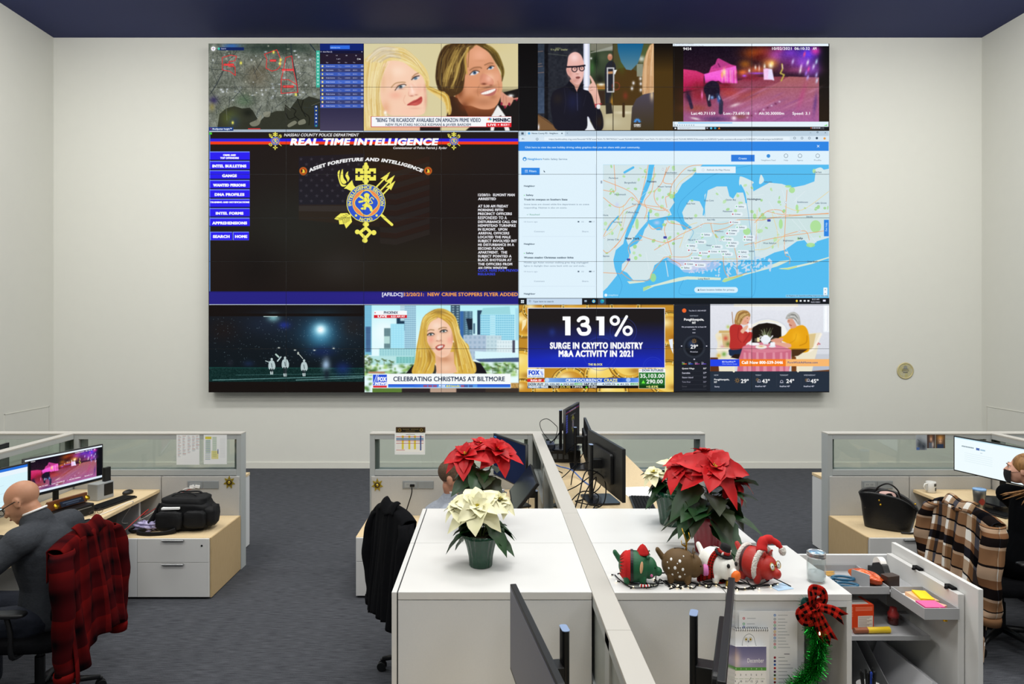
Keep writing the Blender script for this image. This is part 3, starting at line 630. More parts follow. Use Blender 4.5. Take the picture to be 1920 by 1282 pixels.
    P([(100, 1030), (600, 1030), (720, 1080), (15, 1080)], 'e0c080'); P([(340, 1030), (700, 1030), (715, 1080), (330, 1080)], 'e8b898'); R(700, 1030, 950, 1080, '241814')
    cv.blur(15, 10, 1900, 1075, 1.0)
    cv.hair([(300, 60), (480, 60), (640, 180), (800, 440)], [(330, 200), (480, 220), (640, 300), (740, 420)], 50, ['fbf0cc', 'c8a860', 'f8ecc0'], 4, .5, 55); cv.hair([(40, 200), (20, 500), (20, 800), (30, 880)], [(300, 230), (230, 420), (210, 640), (230, 880)], 60, ['fbf2cc', 'c8a860', 'e6d090'], 4, .5, 56)
    R(98, 900, 1816, 1032, 'c83a3c'); R(106, 904, 1814, 1024, 'f6f8fa')
    Tx('"BEING THE RICARDOS" AVAILABLE ON AMAZON PRIME VIDEO', 160, 1440, 968, 46, '3a4660', 4); Tx('NEW FILM STARS NICOLE KIDMAN & JAVIER BARDEM', 280, 1320, 1016, 30, '4a566a', 2)
    R(1508, 978, 1816, 1028, 'e01c28'); Tx('LIVE', 1528, 1628, 1016, 26, 'fff', 5); P([(1652, 992), (1668, 1002), (1652, 1014)], 'fff'); Tx('8:53', 1688, 1760, 1014, 24, 'fff', 5); Tx('ET', 1766, 1796, 1012, 20, 'fcc', 3)
    Tx('MSNBC', 1592, 1804, 962, 38, '101c38', 9)
    for i, c in enumerate(('f0b020', 'f07830', 'e03050', '7050c0', '2080d8', '30b060')):
        a = math.radians(200 + i * 28); B(1550 + 17 * math.cos(a), 948 + 20 * math.sin(a), 8, 14, c, 1, a + 1.57)
    R(1900, 10, 1925, 1080, '0c0a08')
    # --- man with glasses in a cafe
    cv.T(1000, 80, 7.245); cv.setclip(-200, 8, 1905, 1190)
    R(-200, 0, 1905, 1190, '080605'); R(1638, 0, 1905, 1190, vgrad(0, 400, '0c0805', '4a3510'))
    cv.setclip(60, 8, 1638, 1190)
    R(60, 0, 700, 1190, '23262e'); R(60, 0, 175, 960, vgrad(0, 900, '28303c', '3c4c64')); R(150, 0, 200, 1190, '0e0e12'); cv.noise(60, 0, 700, 1190, .06, 5, 3)
    Tx('Vi ≈ grow · Smather', 232, 468, 104, 26, 'c8cc88', 2, .1); Tx('ophte', 300, 370, 82, 20, 'a8ac78', 2); L([(200, 148), (460, 178)], 5, '7c8470', .8)
    for y in (120, 290, 325, 410): L([(65, y), (150 - (y % 50), y - 6)], 10, 'a88068', .6)
    R(770, 0, 1640, 1190, '4c4a2c'); R(770, 0, 1080, 520, '384430'); R(780, 0, 1080, 110, '7c7c6c'); P([(780, 130), (1080, 40), (1080, 90), (780, 140)], '9a9c90'); B(850, 240, 50, 110, '0e200e', .95); B(800, 340, 40, 100, '3c6a34', .8); B(900, 500, 80, 90, '1c1c14', .9); B(785, 212, 18, 18, 'fff', 1); B(950, 200, 90, 90, '4c5840', .7)
    R(860, 560, 980, 630, 'a87430'); B(920, 570, 60, 24, 'e8e8d8', 1); B(890, 690, 60, 50, '60503c', .7); R(880, 650, 970, 860, '38281c')
    P([(1010, 270), (1080, 250), (1120, 330), (1100, 460), (1060, 700), (1075, 960), (985, 970), (975, 700), (970, 380)], '23242c', 1, True); E(1040, 195, 34, 46, 'b87c60'); B(1040, 170, 26, 20, 'd8a890', .9); L([(1010, 410), (1150, 400)], 34, 'c08a5c'); cv.rrect(1090, 370, 1160, 430, 10, 'f4f4f0')
    B(1075, 800, 40, 80, 'c88c28', .9); B(1060, 880, 26, 26, 'f0e0c0', .9)
    P([(1130, 380), (1300, 350), (1440, 430), (1490, 660), (1400, 780), (1330, 940), (1130, 930), (1080, 700)], '4c3614', 1, True); B(1250, 720, 40, 60, '883424', .7); cv.ring(1120, 590, 50, 12, '9a3c2c', .7); B(1200, 320, 60, 120, '4a6020', .5); B(1530, 150, 100, 160, '4c6838', .7); B(1470, 220, 60, 50, 'e0e8e0', .8); R(1405, 290, 1490, 460, '9aa090', .8)
    for x, y in ((1340, 620), (1360, 550), (1460, 560), (1460, 640), (1455, 490)): B(x, y, 22, 30, 'f4f4f8', .95)
    P([(1140, 0), (1500, 0), (1470, 130), (1420, 280), (1330, 375), (1260, 365), (1190, 260), (1150, 120)], vgrad(0, 370, '0f5c8c', '5c8494'))
    R(840, 850, 1640, 1190, 'b8ac88'); B(1000, 1080, 240, 100, 'ccc4a4', .9); B(1240, 950, 160, 24, 'e4dcc0', .8); L([(1225, 830), (1225, 1000)], 34, '3c2a14'); P([(980, 820), (1060, 820), (1075, 960), (985, 970)], '2c2824')
    L([(1082, 0), (1082, 1190)], 9, '2c2418'); cv.ring(0, 0, .1, 1, '000', 0)
    for q in ([(1005, 345), (1090, 345)], [(1005, 345), (1005, 665)], [(1005, 665), (1090, 665)], [(1090, 345), (1090, 665)]): L(q, 18, 'c8c8cc')
    R(682, 0, 770, 1190, 'd0d4e8'); R(700, 0, 742, 1190, 'f0f2fc'); R(770, 0, 778, 900, '6c7458')
    P([(1640, 0), (1600, 20), (1540, 120), (1500, 260), (1480, 450), (1480, 700), (1640, 800)], 'c89c70', 1); cv.hair([(1580, 30), (1500, 260), (1485, 680)], [(1640, 20), (1640, 300), (1638, 760)], 50, ['e8c090', 'a87848', 'd8a878', 'f0d0a8'], 9, .6, 9)
    P([(1640, 670), (1500, 700), (1400, 760), (1340, 880), (1320, 1190), (1640, 1190)], vgrad(660, 1190, '4c4658', '40341c')); B(1610, 710, 30, 90, 'e0c8a0', .9)
    P([(60, 970), (180, 1040), (360, 1190), (60, 1190)], '7a5836'); B(70, 1150, 16, 50, 'e8e8f0', 1); L([(60, 980), (340, 1170)], 8, '4a3424')
    P([(720, 1190), (705, 1130), (740, 1010), (790, 1100), (840, 1190)], 'e8ecf0')
    P([(240, 740), (290, 650), (440, 580), (500, 520), (640, 560), (680, 630), (760, 660), (800, 740), (840, 860), (900, 900), (940, 1000), (950, 1130), (920, 1190), (840, 1180), (740, 1000), (700, 1190), (330, 1190), (250, 1000), (235, 860)], '14131f', 1, True); B(540, 800, 120, 160, '1c2044', .7); B(900, 1080, 60, 110, '2c2014', .8); B(330, 760, 80, 90, '2c241c', .6)
    L([(420, 620), (440, 800), (420, 960)], 6, '2c2c3c', .8, True); L([(720, 700), (680, 860)], 6, '2c2c3c', .7)
    P([(755, 600), (780, 560), (795, 540), (765, 460), (785, 455), (850, 570), (880, 680), (910, 800), (900, 880), (850, 870), (800, 720), (755, 660)], 'e8b8a8', 1, True); L([(800, 600), (770, 620)], 6, 'b88070'); L([(810, 640), (768, 650)], 6, 'b88070'); B(850, 760, 30, 80, 'd89c8c', .6); L([(835, 840), (925, 830)], 12, 'b02838'); E(882, 868, 26, 34, 'e8e8ec'); L([(845, 880), (850, 850)], 10, 'c03040')
    P([(500, 500), (640, 520), (640, 560), (600, 680), (560, 600), (490, 560)], 'c89484')
    P([(465, 260), (480, 180), (530, 135), (590, 128), (650, 170), (685, 260), (690, 330), (680, 460), (650, 540), (600, 572), (540, 540), (500, 470), (465, 430), (447, 370), (455, 330)], 'e8b4aa', 1, True)
    B(560, 200, 70, 70, 'fad8d4', .9); B(500, 420, 40, 70, 'd09488', .7); B(560, 520, 60, 40, 'c88c80', .7); B(640, 440, 34, 60, 'f0c4bc', .7); B(470, 380, 16, 34, 'c88478', .7); B(605, 400, 20, 40, 'f4ccc4', .8); B(600, 425, 26, 8, 'a06050', .7)
    cv.line([(460, 330), (600, 325), (700, 310)], 22, '18101a'); cv.ring(560, 360, 36, 11, '18101a'); cv.ring(660, 350, 34, 11, '18101a'); E(565, 355, 9, 8, '402828'); E(658, 345, 9, 8, '402828')
    P([(575, 470), (610, 458), (640, 470), (620, 492), (585, 488)], '9a5a54', 1, True); L([(585, 480), (630, 474)], 6, '4a2020'); L([(580, 505), (620, 508)], 6, 'c07a70', .7)
    P([(490, 520), (560, 590), (590, 690), (520, 650), (450, 590)], '10101a'); P([(640, 560), (690, 570), (640, 660), (590, 700), (600, 640)], '10101a'); L([(595, 680), (602, 920)], 5, '5c6080')
    cv.blur(60, 8, 1638, 1190, .8)
    for i in range(6):
        a = math.radians(190 + i * 32); B(1412 + 32 * math.cos(a), 1080 + 34 * math.sin(a), 14, 22, '4898f0', 1, a + 1.57)
    B(1412, 1075, 6, 26, '3c3444', 1); Tx('CNBC', 1365, 1460, 1128, 20, 'fff', 5); Tx('WORLD', 1365, 1460, 1146, 11, 'fff', 2)
    # --- dash camera
    cv.T(1260, 78, 6.4); cv.setclip(12, 8, 1905, 1065)
    R(12, 0, 1905, 1070, vgrad(60, 900, '100b08', '3a2810')); R(1765, 50, 1905, 1070, vgrad(60, 900, '0c0a10', '241a0c'))
    paint_fire(cv); R(12, 8, 1880, 52, 'e8f4fc'); Tx('VideoPlayer_clip.avi - VLC media player', 36, 260, 28, 9, '889'); Tx('Media  Playback  Audio  Video  Subtitle  Tools  View  Help', 30, 380, 49, 9, '99a')
    R(12, 962, 1880, 1024, 'e4f2fa'); R(70, 972, 725, 980, '5cb4f0'); P([(1820, 1012), (1865, 994), (1865, 1012)], '6ce060')
    for i in range(9): R(30 + i * 28, 998, 42 + i * 28, 1012, '8898a8', .8)
    R(12, 1024, 1880, 1058, '14181c'); R(62, 1024, 400, 1058, 'dce8f0'); Tx('Type here to search', 80, 220, 1045, 12, '889'); R(30, 1034, 48, 1050, 'fff'); E(470, 1040, 14, 12, '60c8f0'); E(518, 1040, 14, 12, '28a0c8'); P([(552, 1050), (566, 1028), (580, 1050)], 'f08828'); R(412, 1032, 432, 1048, 'aab')
    for i in range(6): R(1665 + i * 20, 1030, 1677 + i * 20, 1046, ('e06848', 'dde')[i > 0])
    Tx('8:53 AM', 1780, 1825, 1038, 9, 'dde'); Tx('12/21/2021', 1778, 1830, 1052, 9, 'dde')
    # --- intelligence page
    cv.T(); cv.setclip(391, 245, 972, 572)
    R(391, 245, 972, 572, '1c1410'); B(560, 420, 200, 110, '24241e', .9); B(800, 500, 240, 70, '282418', .8); B(720, 300, 160, 60, '30200e', .7); B(480, 500, 60, 60, '14100c', .6); B(640, 500, 60, 40, '2c2824', .8)  # brownish blotches: faint screen reflections painted into the page
    R(392, 245, 972, 247, 'b8c8dc'); R(392, 247, 394, 572, '5c84c0'); R(392, 248, 397, 252, '50d030')
    R(394, 259.5, 972, 265, '2c22d8'); R(394, 265, 972, 270.5, 'f03c14')
    # flag
    cv.T(560, 285, 7.123)
    P([(0, 60), (880, 20), (880, 700), (0, 720)], '181830', .42)
    for j in range(9):
        for i in range(6):
            x = 30 + i * 140 + (j % 2) * 72; y = 95 + j * 70
            a = [math.radians(-90 + 36 * q) for q in range(10)]
            if x < 860: P([(x + (28 if q % 2 == 0 else 11) * math.cos(a[q]), y + (28 if q % 2 == 0 else 11) * math.sin(a[q])) for q in range(10)], '4a4650', .5)
    for i in range(7):
        y = 190 + i * 150; P([(1080, y + 60), (1300, y + 70), (1750, y - 60), (1750, y + 10), (1300, y + 150), (1090, y + 130)], '3a3230', .3); P([(1080, y - 20), (1300, y - 10), (1750, y - 135), (1750, y - 65), (1300, y + 65), (1090, y + 50)], '3c1c10', .3)
    P([(0, 700), (880, 700), (1080, 830), (1080, 1000), (0, 900)], '342418', .45); P([(0, 720), (880, 715), (880, 800), (0, 790)], '3c3838', .5)
    shield(cv)
    def wp(u, v):
        f = (u - 155) / 1485; a = (f - .49) * 2; r = 3000
        th = (u - 890) / 2000 * 1.02; return 890 + (2000 + v) * np.sin(th) * .98, 118 + 2000 - (2000 + v) * np.cos(th)
    Tx('ASSET FORFEITURE AND INTELLIGENCE', 120, 1665, 0, 42, 'f4f4f4', 12, .22, 1, wp)
    for x, y in ((60, 255), (1730, 252)):
        E(x, y, 54, 54, 'a8621c'); cv.ring(x, y, 38, 12, 'c84a18'); E(x, y, 30, 30, '2c1418'); P([(x - 12, y - 26), (x + 14, y - 16), (x + 20, y + 22), (x - 16, y + 24), (x - 8, y)], 'e8c840', 1, True)
    for cx, k in ((516.5, 4.4), (851, 4.4)):
        cv.T(cx - 900 / (7.123 * k * 1.0), 264 - 680 / (7.123 * k), 7.123 * k); shield(cv, True)
    cv.T(380, 70, 3.2)
    Tx('NASSAU COUNTY POLICE DEPARTMENT', 489, 936, 593, 17, 'f0f0f0', 2, .22); Tx('REAL TIME INTELLIGENCE', 525, 1408, 645, 38, 'fff', 11, .22); Tx('Commissioner of Police Patrick J. Ryder', 1142, 1464, 669, 13, 'f0f0f0', 1.5, .2)
    cv.T(388, 245, 5.965)
    for i, t in enumerate((('CRIME AND', 'TOP OFFENDERS'), 'INTEL BULLETINS', 'GANGS', 'WANTED PERSONS', 'DNA PROFILES', 'TRAINING AND NOTIFICIATIONS', 'INTEL FORMS', 'APPREHENSIONS')):
        y = 232 + i * 105.7; R(26, y, 478, y + 94, '7088f8'); R(34, y + 11, 478, y + 94, '2a1cf0'); R(26, y + 90, 478, y + 97, '10107c')
        if i == 0: Tx(t[0], 180, 322, y + 50, 19, 'fff', 8); Tx(t[1], 148, 356, y + 83, 19, 'fff', 8)
        elif i == 5: Tx(t, 34, 474, y + 48, 18, 'fff', 8)
        else: x0, x1 = {1: (60, 440), 2: (170, 332), 3: (68, 432), 4: (86, 418), 6: (98, 407), 7: (58, 448)}[i]; Tx(t, x0, x1, y + 73, 29, 'fff', 11)
    for x0, x1, t, a, b in ((32, 282, 'SEARCH', 66, 252), (288, 470, 'HOME', 315, 450)): R(x0, 1128, x1, 1224, '7088f8'); R(x0 + 10, 1138, x1, 1222, '2a1cf0'); Tx(t, a, b, 1197, 29, 'fff', 11)
    cv.T(380, 70, 3.2)
    lines = ['12/20/21:  ELMONT MAN', 'ARRESTED', '', 'AT 5:30 AM FRIDAY', 'MORNING FIFTH', 'PRECINCT OFFICERS', 'RESPONDED TO A', 'DISTURBANCE CALL ON', 'HEMPSTEAD TURNPIKE', 'IN ELMONT.  UPON', 'ARRIVAL OFFICERS', 'LOCATED THE MALE', 'SUBJECT INVOLVED INT', 'HE DISTURBANCE IN A', 'SECOND FLOOR', 'APARTMENT.  THE', 'SUBJECT POINTED A', 'BLACK SHOTGUN AT', 'THE OFFICERS FROM', 'AN OPEN WINDOW']
    ws = [221, 108, 0, 182, 152, 204, 174, 232, 228, 176, 188, 196, 234, 218, 156, 176, 202, 202, 206, 176]
    ys = [952, 976, 0] + [1020 + i * 23.1 for i in range(17)]
    for t, w, y in zip(lines, ws, ys):
        if t: Tx(t, 1652, 1652 + w, y, 14.5, 'e8e8ee', 3.2)
    R(1640, 1388, 1892, 1396, '1c1612')
    Tx('CLICK HERE FOR PREVIOUS', 1652, 1914, 1404, 14, '3848e0', 2); Tx('RELEASES', 1652, 1756, 1426, 14, '3848e0', 2)
    cv.T(380, 400, 3.2); R(38, 468, 1895, 546, '25217e'); R(38, 546, 1895, 550, 'c8d4e0'); B(1200, 500, 500, 30, '30208a', .5); R(38, 468, 1895, 474, '1a1a60', .6)
    Tx('[AFILDC]', 1076, 1198, 496, 20, 'e8e8f4', 3); R(1203, 474, 1206, 500, 'ccd'); Tx('12/20/21:  NEW CRIME STOPPERS FLYER ADDED', 1210, 1892, 496, 20, 'f0a048', 3)
    # --- night match
    cv.T(380, 400, 3.2); cv.setclip(38, 551, 970, 1073)
    R(38, 550, 970, 1075, '140e0a'); R(38, 616, 970, 1010, vgrad(616, 1010, '14181e', '0a1418')); B(720, 700, 260, 140, '1c3c54', .9); B(400, 660, 220, 90, '1a2434', .9); B(900, 680, 100, 90, '241c18', .6); B(120, 700, 120, 90, '1c1614', .8)
    B(708, 730, 100, 100, '3c84a8', .9); B(708, 698, 56, 50, 'a8ecff', 1); B(708, 697, 26, 26, 'fff', 1); B(425, 625, 44, 30, '7cb0b8', .9); R(38, 600, 970, 616, '140e0a'); R(365, 616, 450, 620, 'd0ecec'); B(490, 670, 40, 26, '20308c', .8)
    R(38, 925, 970, 1010, '0e2a28'); L([(38, 925), (970, 930)], 8, '123834'); L([(60, 1000), (970, 975)], 5, '78a8a8', .7); L([(200, 970), (970, 960)], 3, '507c7c', .6); L([(560, 1000), (960, 985)], 5, '90c0c0', .6); cv.noise(38, 925, 970, 1010, .1, 2, 4); B(840, 930, 60, 50, '182c70', .7); B(720, 830, 90, 40, '142050', .7)
    for x, y in ((458, 807), (553, 819), (670, 820), (786, 810)): B(x, y, 9, 4, 'f0f4e8', 1)
    r = random.Random(2)
    for i in range(260): B(r.uniform(60, 960), r.uniform(625, 900), 2.2, 2.2, '9cb8c8', .5)
    for x, y, h in ((415, 842, 120), (495, 828, 146), (608, 850, 122)):
        cv.T(380 + x / 3.2 * .22, 400 + (y + h) / 3.2 * .22, 3.2 / .78)
        E(x, y + 8, 9, 11, 'b8c8c8'); P([(x - 20, y + 28), (x - 6, y + 18), (x + 16, y + 22), (x + 28, y + 60), (x + 18, y + 86), (x - 18, y + 86), (x - 26, y + 60)], 'b4c6c8', 1, True)
        L([(x - 8, y + 84), (x - 6, y + h - 20), (x - 8, y + h)], 11, '1c2428'); L([(x + 8, y + 84), (x + 4, y + h - 10), (x + 6, y + h)], 11, '2c383c'); L([(x - 8, y + h - 14), (x - 6, y + h + 2)], 9, 'c8d8d8'); L([(x + 6, y + h - 14), (x + 6, y + h + 2)], 9, 'b8c8c8')
        L([(x - 2, y + 40), (x + 3, y + 70)], 5, '404c50')
    cv.T(380, 400, 3.2)
    L([(440, 845), (456, 860)], 10, 'b0c8c0'); L([(570, 835), (600, 870)], 4, 'c8d0c8'); E(572, 838, 6, 9, 'a8b0a8'); L([(378, 884), (400, 892)], 5, 'b0c0c0'); L([(470, 860), (450, 885)], 8, 'b4c6c8')
    B(742, 870, 20, 22, '2c3440', .9); B(740, 910, 30, 44, '98b4d0', 1); B(744, 965, 22, 40, '16202c', .9); B(275, 900, 40, 24, '1c2c50', .6); B(165, 895, 24, 26, '20242c', .7)
    # --- presenter with skyline
    cv.T(682, 568, 6.575); cv.setclip(8, 26, 1912, 1104)
    R(0, 20, 1912, 1110, vgrad(20, 700, 'b8f0f8', 'e8fcff')); B(250, 350, 260, 240, 'f4feff', .8)
    def tower(x0, y0, x1, y1, c, wc, nx, ny, al=.8, g=.5):
        R(x0, y0, x1, y1, c); dx = (x1 - x0) / nx; dy = (y1 - y0) / ny
        for i in range(nx):
            for j in range(ny): R(x0 + dx * (i + .25), y0 + dy * (j + .25), x0 + dx * (i + .25 + g), y0 + dy * (j + .25 + g), wc, al)
    tower(8, 26, 96, 640, '88d0e8', '2c5c90', 6, 44); tower(20, 290, 84, 600, '2c4c7c', 'a8d8e8', 3, 28); tower(405, 180, 505, 340, '1c3850', '2c5068', 4, 8); tower(250, 310, 330, 610, '5c7c84', '9cc0c0', 4, 18); R(250, 410, 320, 500, 'b8dcd8'); tower(330, 255, 500, 600, 'a0e0f4', 'b4ecfa', 5, 12); tower(502, 26, 645, 590, 'c0ecf8', '386088', 9, 24, .9, .55); tower(450, 26, 502, 220, 'd0f0f8', '486c88', 3, 9)
    tower(1072, 26, 1185, 330, '3c5468', 'a8c8d0', 2, 10); tower(1190, 98, 1340, 400, '4c7088', '90b8c8', 3, 12); R(1186, 100, 1228, 450, '3868a8'); P([(1260, 190), (1340, 190), (1340, 330), (1290, 330)], '182434'); R(1400, 88, 1460, 390, '28405c'); R(1350, 250, 1372, 380, '486c84')
    P([(1470, 60), (1800, 40), (1812, 140), (1440, 140)], '9cd8e0'); tower(1436, 140, 1860, 460, 'b0e8f8', '58a8c8', 18, 11, .8, .6); tower(1560, 150, 1620, 460, 'a8e0f0', 'd8f8ff', 3, 11); R(1870, 60, 1912, 460, 'a8dcec')
    tower(1230, 395, 1510, 700, 'b0c4d8', '8ca8c0', 5, 5, .6); tower(1510, 400, 1700, 600, 'c4dce4', 'a8c4d0', 4, 4, .6); tower(1640, 460, 1840, 610, 'e0f0f4', 'b0c8d0', 6, 3, .5); R(1835, 460, 1866, 610, '4c4c60'); P([(1370, 590), (1912, 620), (1912, 680), (1370, 700)], 'd8f6fc'); P([(1370, 690), (1912, 670), (1912, 760), (1440, 730)], '485c84'); R(1400, 725, 1912, 830, 'e0f8f4')
    tower(190, 560, 640, 720, 'a8dce0', '6ca8b8', 14, 6, .6); R(80, 650, 620, 760, 'b8e4e4'); tower(400, 660, 630, 740, '88ccc8', '58a0a0', 6, 3, .7)
    r = random.Random(11); cv.setclip(8, 26, 1912, 1104)
    for i in range(150):
        x = r.uniform(10, 620) if i % 3 else r.uniform(1440, 1910); y = r.uniform(760, 1090) if x < 620 else r.uniform(740, 900)
        B(x, y, r.uniform(16, 50), r.uniform(10, 34), r.choice(['5c8c34', '88b848', '3c6c28', 'a0c868', '4c7c30', '2c5420']), .75)
    for i in range(24): B(r.uniform(10, 100), r.uniform(640, 860), 22, 16, r.choice(['4c6c34', '88a858', '2c4420']), .7)
    for x, y in ((165, 710), (250, 700), (340, 720), (70, 690), (1760, 760), (1660, 770), (1590, 800), (1880, 800)):
        for q in range(7): L([(x, y), (x + 34 * math.cos(q), y + 18 * math.sin(q * 1.3))], 7, '486430', .9)
        L([(x, y), (x, y + 60)], 5, '5c5c3c')
    R(55, 845, 260, 868, 'b88868'); R(1815, 985, 1912, 1075, 'b89050'); cv.noise(1815, 985, 1912, 1075, .3, 2, 4); R(105, 1050, 470, 1104, '5c7c34'); R(470, 1050, 1912, 1104, '3c3028')
    P([(520, 870), (600, 770), (700, 730), (1280, 700), (1440, 740), (1500, 830), (1520, 870)], '171318', 1); R(470, 1055, 1500, 1104, '2c2424'); R(820, 1055, 1140, 1104, 'b89c88')
    P([(840, 870), (860, 740), (960, 700), (1110, 740), (1160, 870)], 'f0e8dc'); P([(850, 870), (870, 740), (905, 800), (890, 870)], '33332c'); P([(1100, 870), (1095, 780), (1130, 800), (1140, 870)], 'a89c50')
    P([(700, 330), (760, 160), (880, 75), (1000, 75), (1120, 160), (1180, 330), (1200, 450), (1290, 520), (1310, 660), (1380, 760), (1360, 870), (1120, 870), (1100, 700), (900, 720), (840, 870), (600, 870), (640, 700), (650, 560)], 'd8b048', 1, True)
    P([(880, 600), (1110, 600), (1115, 740), (1160, 850), (1080, 870), (900, 870), (890, 760)], 'eab896', 1)
    B(1000, 690, 100, 50, 'c88c68', .8); B(1010, 800, 90, 60, 'f4cdb0', .7)
    P([(770, 420), (780, 320), (850, 200), (930, 180), (1040, 260), (1095, 370), (1100, 470), (1080, 560), (1040, 640), (970, 670), (900, 640), (830, 560), (785, 480)], 'f4c8ac', 1, True)
    B(900, 280, 80, 60, 'fce0cc', .8); B(830, 450, 50, 60, 'f0a08c', .8); B(1060, 460, 44, 60, 'f4a490', .7); B(960, 620, 70, 30, 'f0bca0', .7); B(920, 430, 24, 50, 'fcdcc8', .8); B(930, 470, 50, 12, 'c88870', .7); B(905, 465, 8, 6, '8a4c40', .8); B(950, 458, 8, 6, '8a4c40', .8); B(1090, 420, 16, 90, 'c88c70', .6)
    L([(784, 348), (820, 330), (868, 334)], 10, '8a6438', .85, True); L([(925, 322), (970, 302), (1020, 306)], 10, '8a6438', .85, True)
    for x, y, ro in ((828, 390, -.1), (985, 350, -.15)):
        B(x, y, 56, 26, '9c6c54', .7); E(x, y, 36, 15, 'f4f0ec', 1, ro); E(x, y, 14, 14, '4c6c70'); E(x, y, 6, 6, '101820'); L([(x - 42, y + 6), (x - 14, y - 16), (x + 20, y - 18), (x + 42, y - 6)], 11, '241814', 1, True); L([(x - 34, y + 12), (x + 34, y + 8)], 4, '6c4434')
    P([(885, 545), (930, 515), (995, 515), (985, 550), (940, 582), (900, 572)], 'b8584c', 1, True); P([(905, 548), (935, 528), (975, 525), (965, 548), (930, 560)], 'f4e8e4', 1, True); E(1106, 475, 8, 12, 'fff'); L([(1108, 490), (1112, 540)], 5, '3c2c20')
    cv.hair([(880, 80), (740, 170), (690, 380), (640, 680), (610, 860)], [(920, 180), (800, 260), (780, 500), (880, 680), (800, 860)], 150, ['f0d878', 'c89838', 'e4c050', 'a87828', 'f8e8a0', 'd8b048'], 11, .65, 12)
    cv.hair([(960, 80), (1120, 160), (1180, 380), (1290, 560), (1380, 850)], [(940, 180), (1060, 270), (1110, 440), (1130, 700), (1150, 860)], 150, ['f0d878', 'c89838', 'e4c050', 'a87828', 'f8e8a0', 'd8b048'], 11, .65, 13)
    B(930, 110, 90, 40, '8a6c34', .7); B(820, 640, 40, 120, '8c6020', .6); B(1130, 560, 24, 120, '8c6020', .6)
    cv.blur(8, 26, 1912, 1104, .9)
    R(126, 92, 533, 146, 'f4fafc'); Tx('PHOENIX', 248, 422, 132, 32, '20304c', 3); P([(134, 108), (150, 118), (134, 128)], 'd02838'); R(124, 146, 533, 183, 'd4202c'); Tx('LIVE', 172, 286, 175, 24, 'fff', 6); Tx('6:53 AM MT', 335, 510, 175, 22, 'fee', 5); R(308, 152, 311, 176, 'faa')
    R(108, 872, 1812, 1050, 'f6fafa'); Tx('CELEBRATING CHRISTMAS AT BILTMORE', 365, 1740, 964, 56, '1c2c48', 5); R(300, 1002, 1810, 1042, vgrad(1002, 1042, '2a50d0', '3c8ae8')); R(620, 1002, 1400, 1042, hgrad(620, 1000, '3c70e0', '7cc8f4'), .5)
    Tx('FOX', 928, 1004, 1036, 27, 'fff', 6, .1); Tx('&friends', 1010, 1180, 1036, 26, 'f0e070', 4, .15)
    for x in (760, 820, 880, 1220, 1260, 1320): R(x - 24, 1010, x + 24, 1038, ('c04058', '3c4c8c')[x % 3 == 0], .7)
    R(108, 876, 288, 1046, 'f4f8fc'); R(112, 882, 284, 1014, '2450d8'); R(114, 1020, 284, 1044, 'd8202c'); L([(118, 1000), (160, 884)], 7, 'fff'); L([(135, 1010), (180, 884)], 5, 'fff'); Tx('FOX', 172, 278, 962, 48, 'fff', 12, .05); Tx('NEWS', 142, 284, 1010, 34, 'fff', 9, .05)
    # --- browser and map
    cv.T(); cv.setclip(972, 245, 1555, 572); R(972, 244, 1555, 572, 'e0f2fc')
    cv.T(960, 70, 3.148); R(38, 549, 1870, 582, 'bcd0e0'); R(82, 552, 312, 582, 'd4e6f2'); Tx('Nassau County PD - Neighbors', 116, 272, 570, 9, '456', .5); R(292, 562, 298, 570, '456'); E(100, 566, 7, 7, '50a8e8'); R(54, 560, 68, 573, '456'); Tx('+', 322, 332, 570, 9, '567')
    R(38, 582, 1870, 612, 'd8e8f4'); R(190, 586, 1640, 608, 'e6f2fa'); Tx('https://publicsafety.ring.com/?bounds=%7B"west"%3A-73.789795%2C"south"%3A40.520002%2C"east"%3A-73.4253153%2C"north"%3A40.9890%7D&categories%5B%5D=public-assistance&categories%5B%5D=crime&categories%5B%5D', 218, 1600, 604, 8, '6c7c8c', .3)
    L([(58, 600), (72, 600)], 2, '456'); L([(58, 600), (64, 594)], 2, '456'); cv.ring(148, 600, 6, 2, '456')
    for x in (1668, 1712, 1756, 1800): cv.ring(x, 594, 6, 2, '567')
    E(1800, 594, 6, 6, '345'); E(1846, 596, 7, 7, 'e8a048')
    for x, t in ((1758, '-'), (1846, 'x')): Tx(t, x, x + 9, 564, 6, '345', 1)
    cv.ring(1804, 559, 4, 2, '345')
    R(38, 614, 1870, 670, '2e86e4'); Tx('Click here to view the new holiday driving safety graphics that you can share with your community.', 76, 756, 654, 11, 'e4f2ff', 1); L([(1802, 636), (1814, 648)], 2.5, 'fff'); L([(1814, 636), (1802, 648)], 2.5, 'fff')
    E(74, 718, 12, 12, '3c90dc'); E(74, 721, 6, 6, 'e0f2fc'); Tx('Neighbors', 92, 176, 724, 12, '3c90dc', 1); Tx('Public Safety Service', 182, 326, 724, 11, '7c98b0', .6)
    R(1294, 693, 1431, 733, '2e7ce0'); Tx('Create', 1338, 1386, 720, 11, 'e8f4ff', 1)
    for x, t in ((1513, 'Neighbors Feed'), (1617, 'Help'), (1700, 'Agency'), (1805, 'Profile')): (E(x, 700, 11, 11, '3c90dc') if x == 1513 else cv.ring(x, 699, 11, 2, '567')); w = len(t) * 3; Tx(t, x - w, x + w, 729, 8, '8a9cac', .3)
    R(54, 770, 163, 811, '2e86e4'); Tx('Filters', 102, 143, 796, 12, 'e8f4ff', 1)
    for i in range(3): L([(76, 784 + i * 6), (92, 784 + i * 6)], 2, 'e8f4ff')
    P([(186, 784), (196, 796), (188, 796)], '234')
    R(493, 750, 495, 1500, 'c8dcec'); R(522, 845, 532, 862, 'a0b0c0')
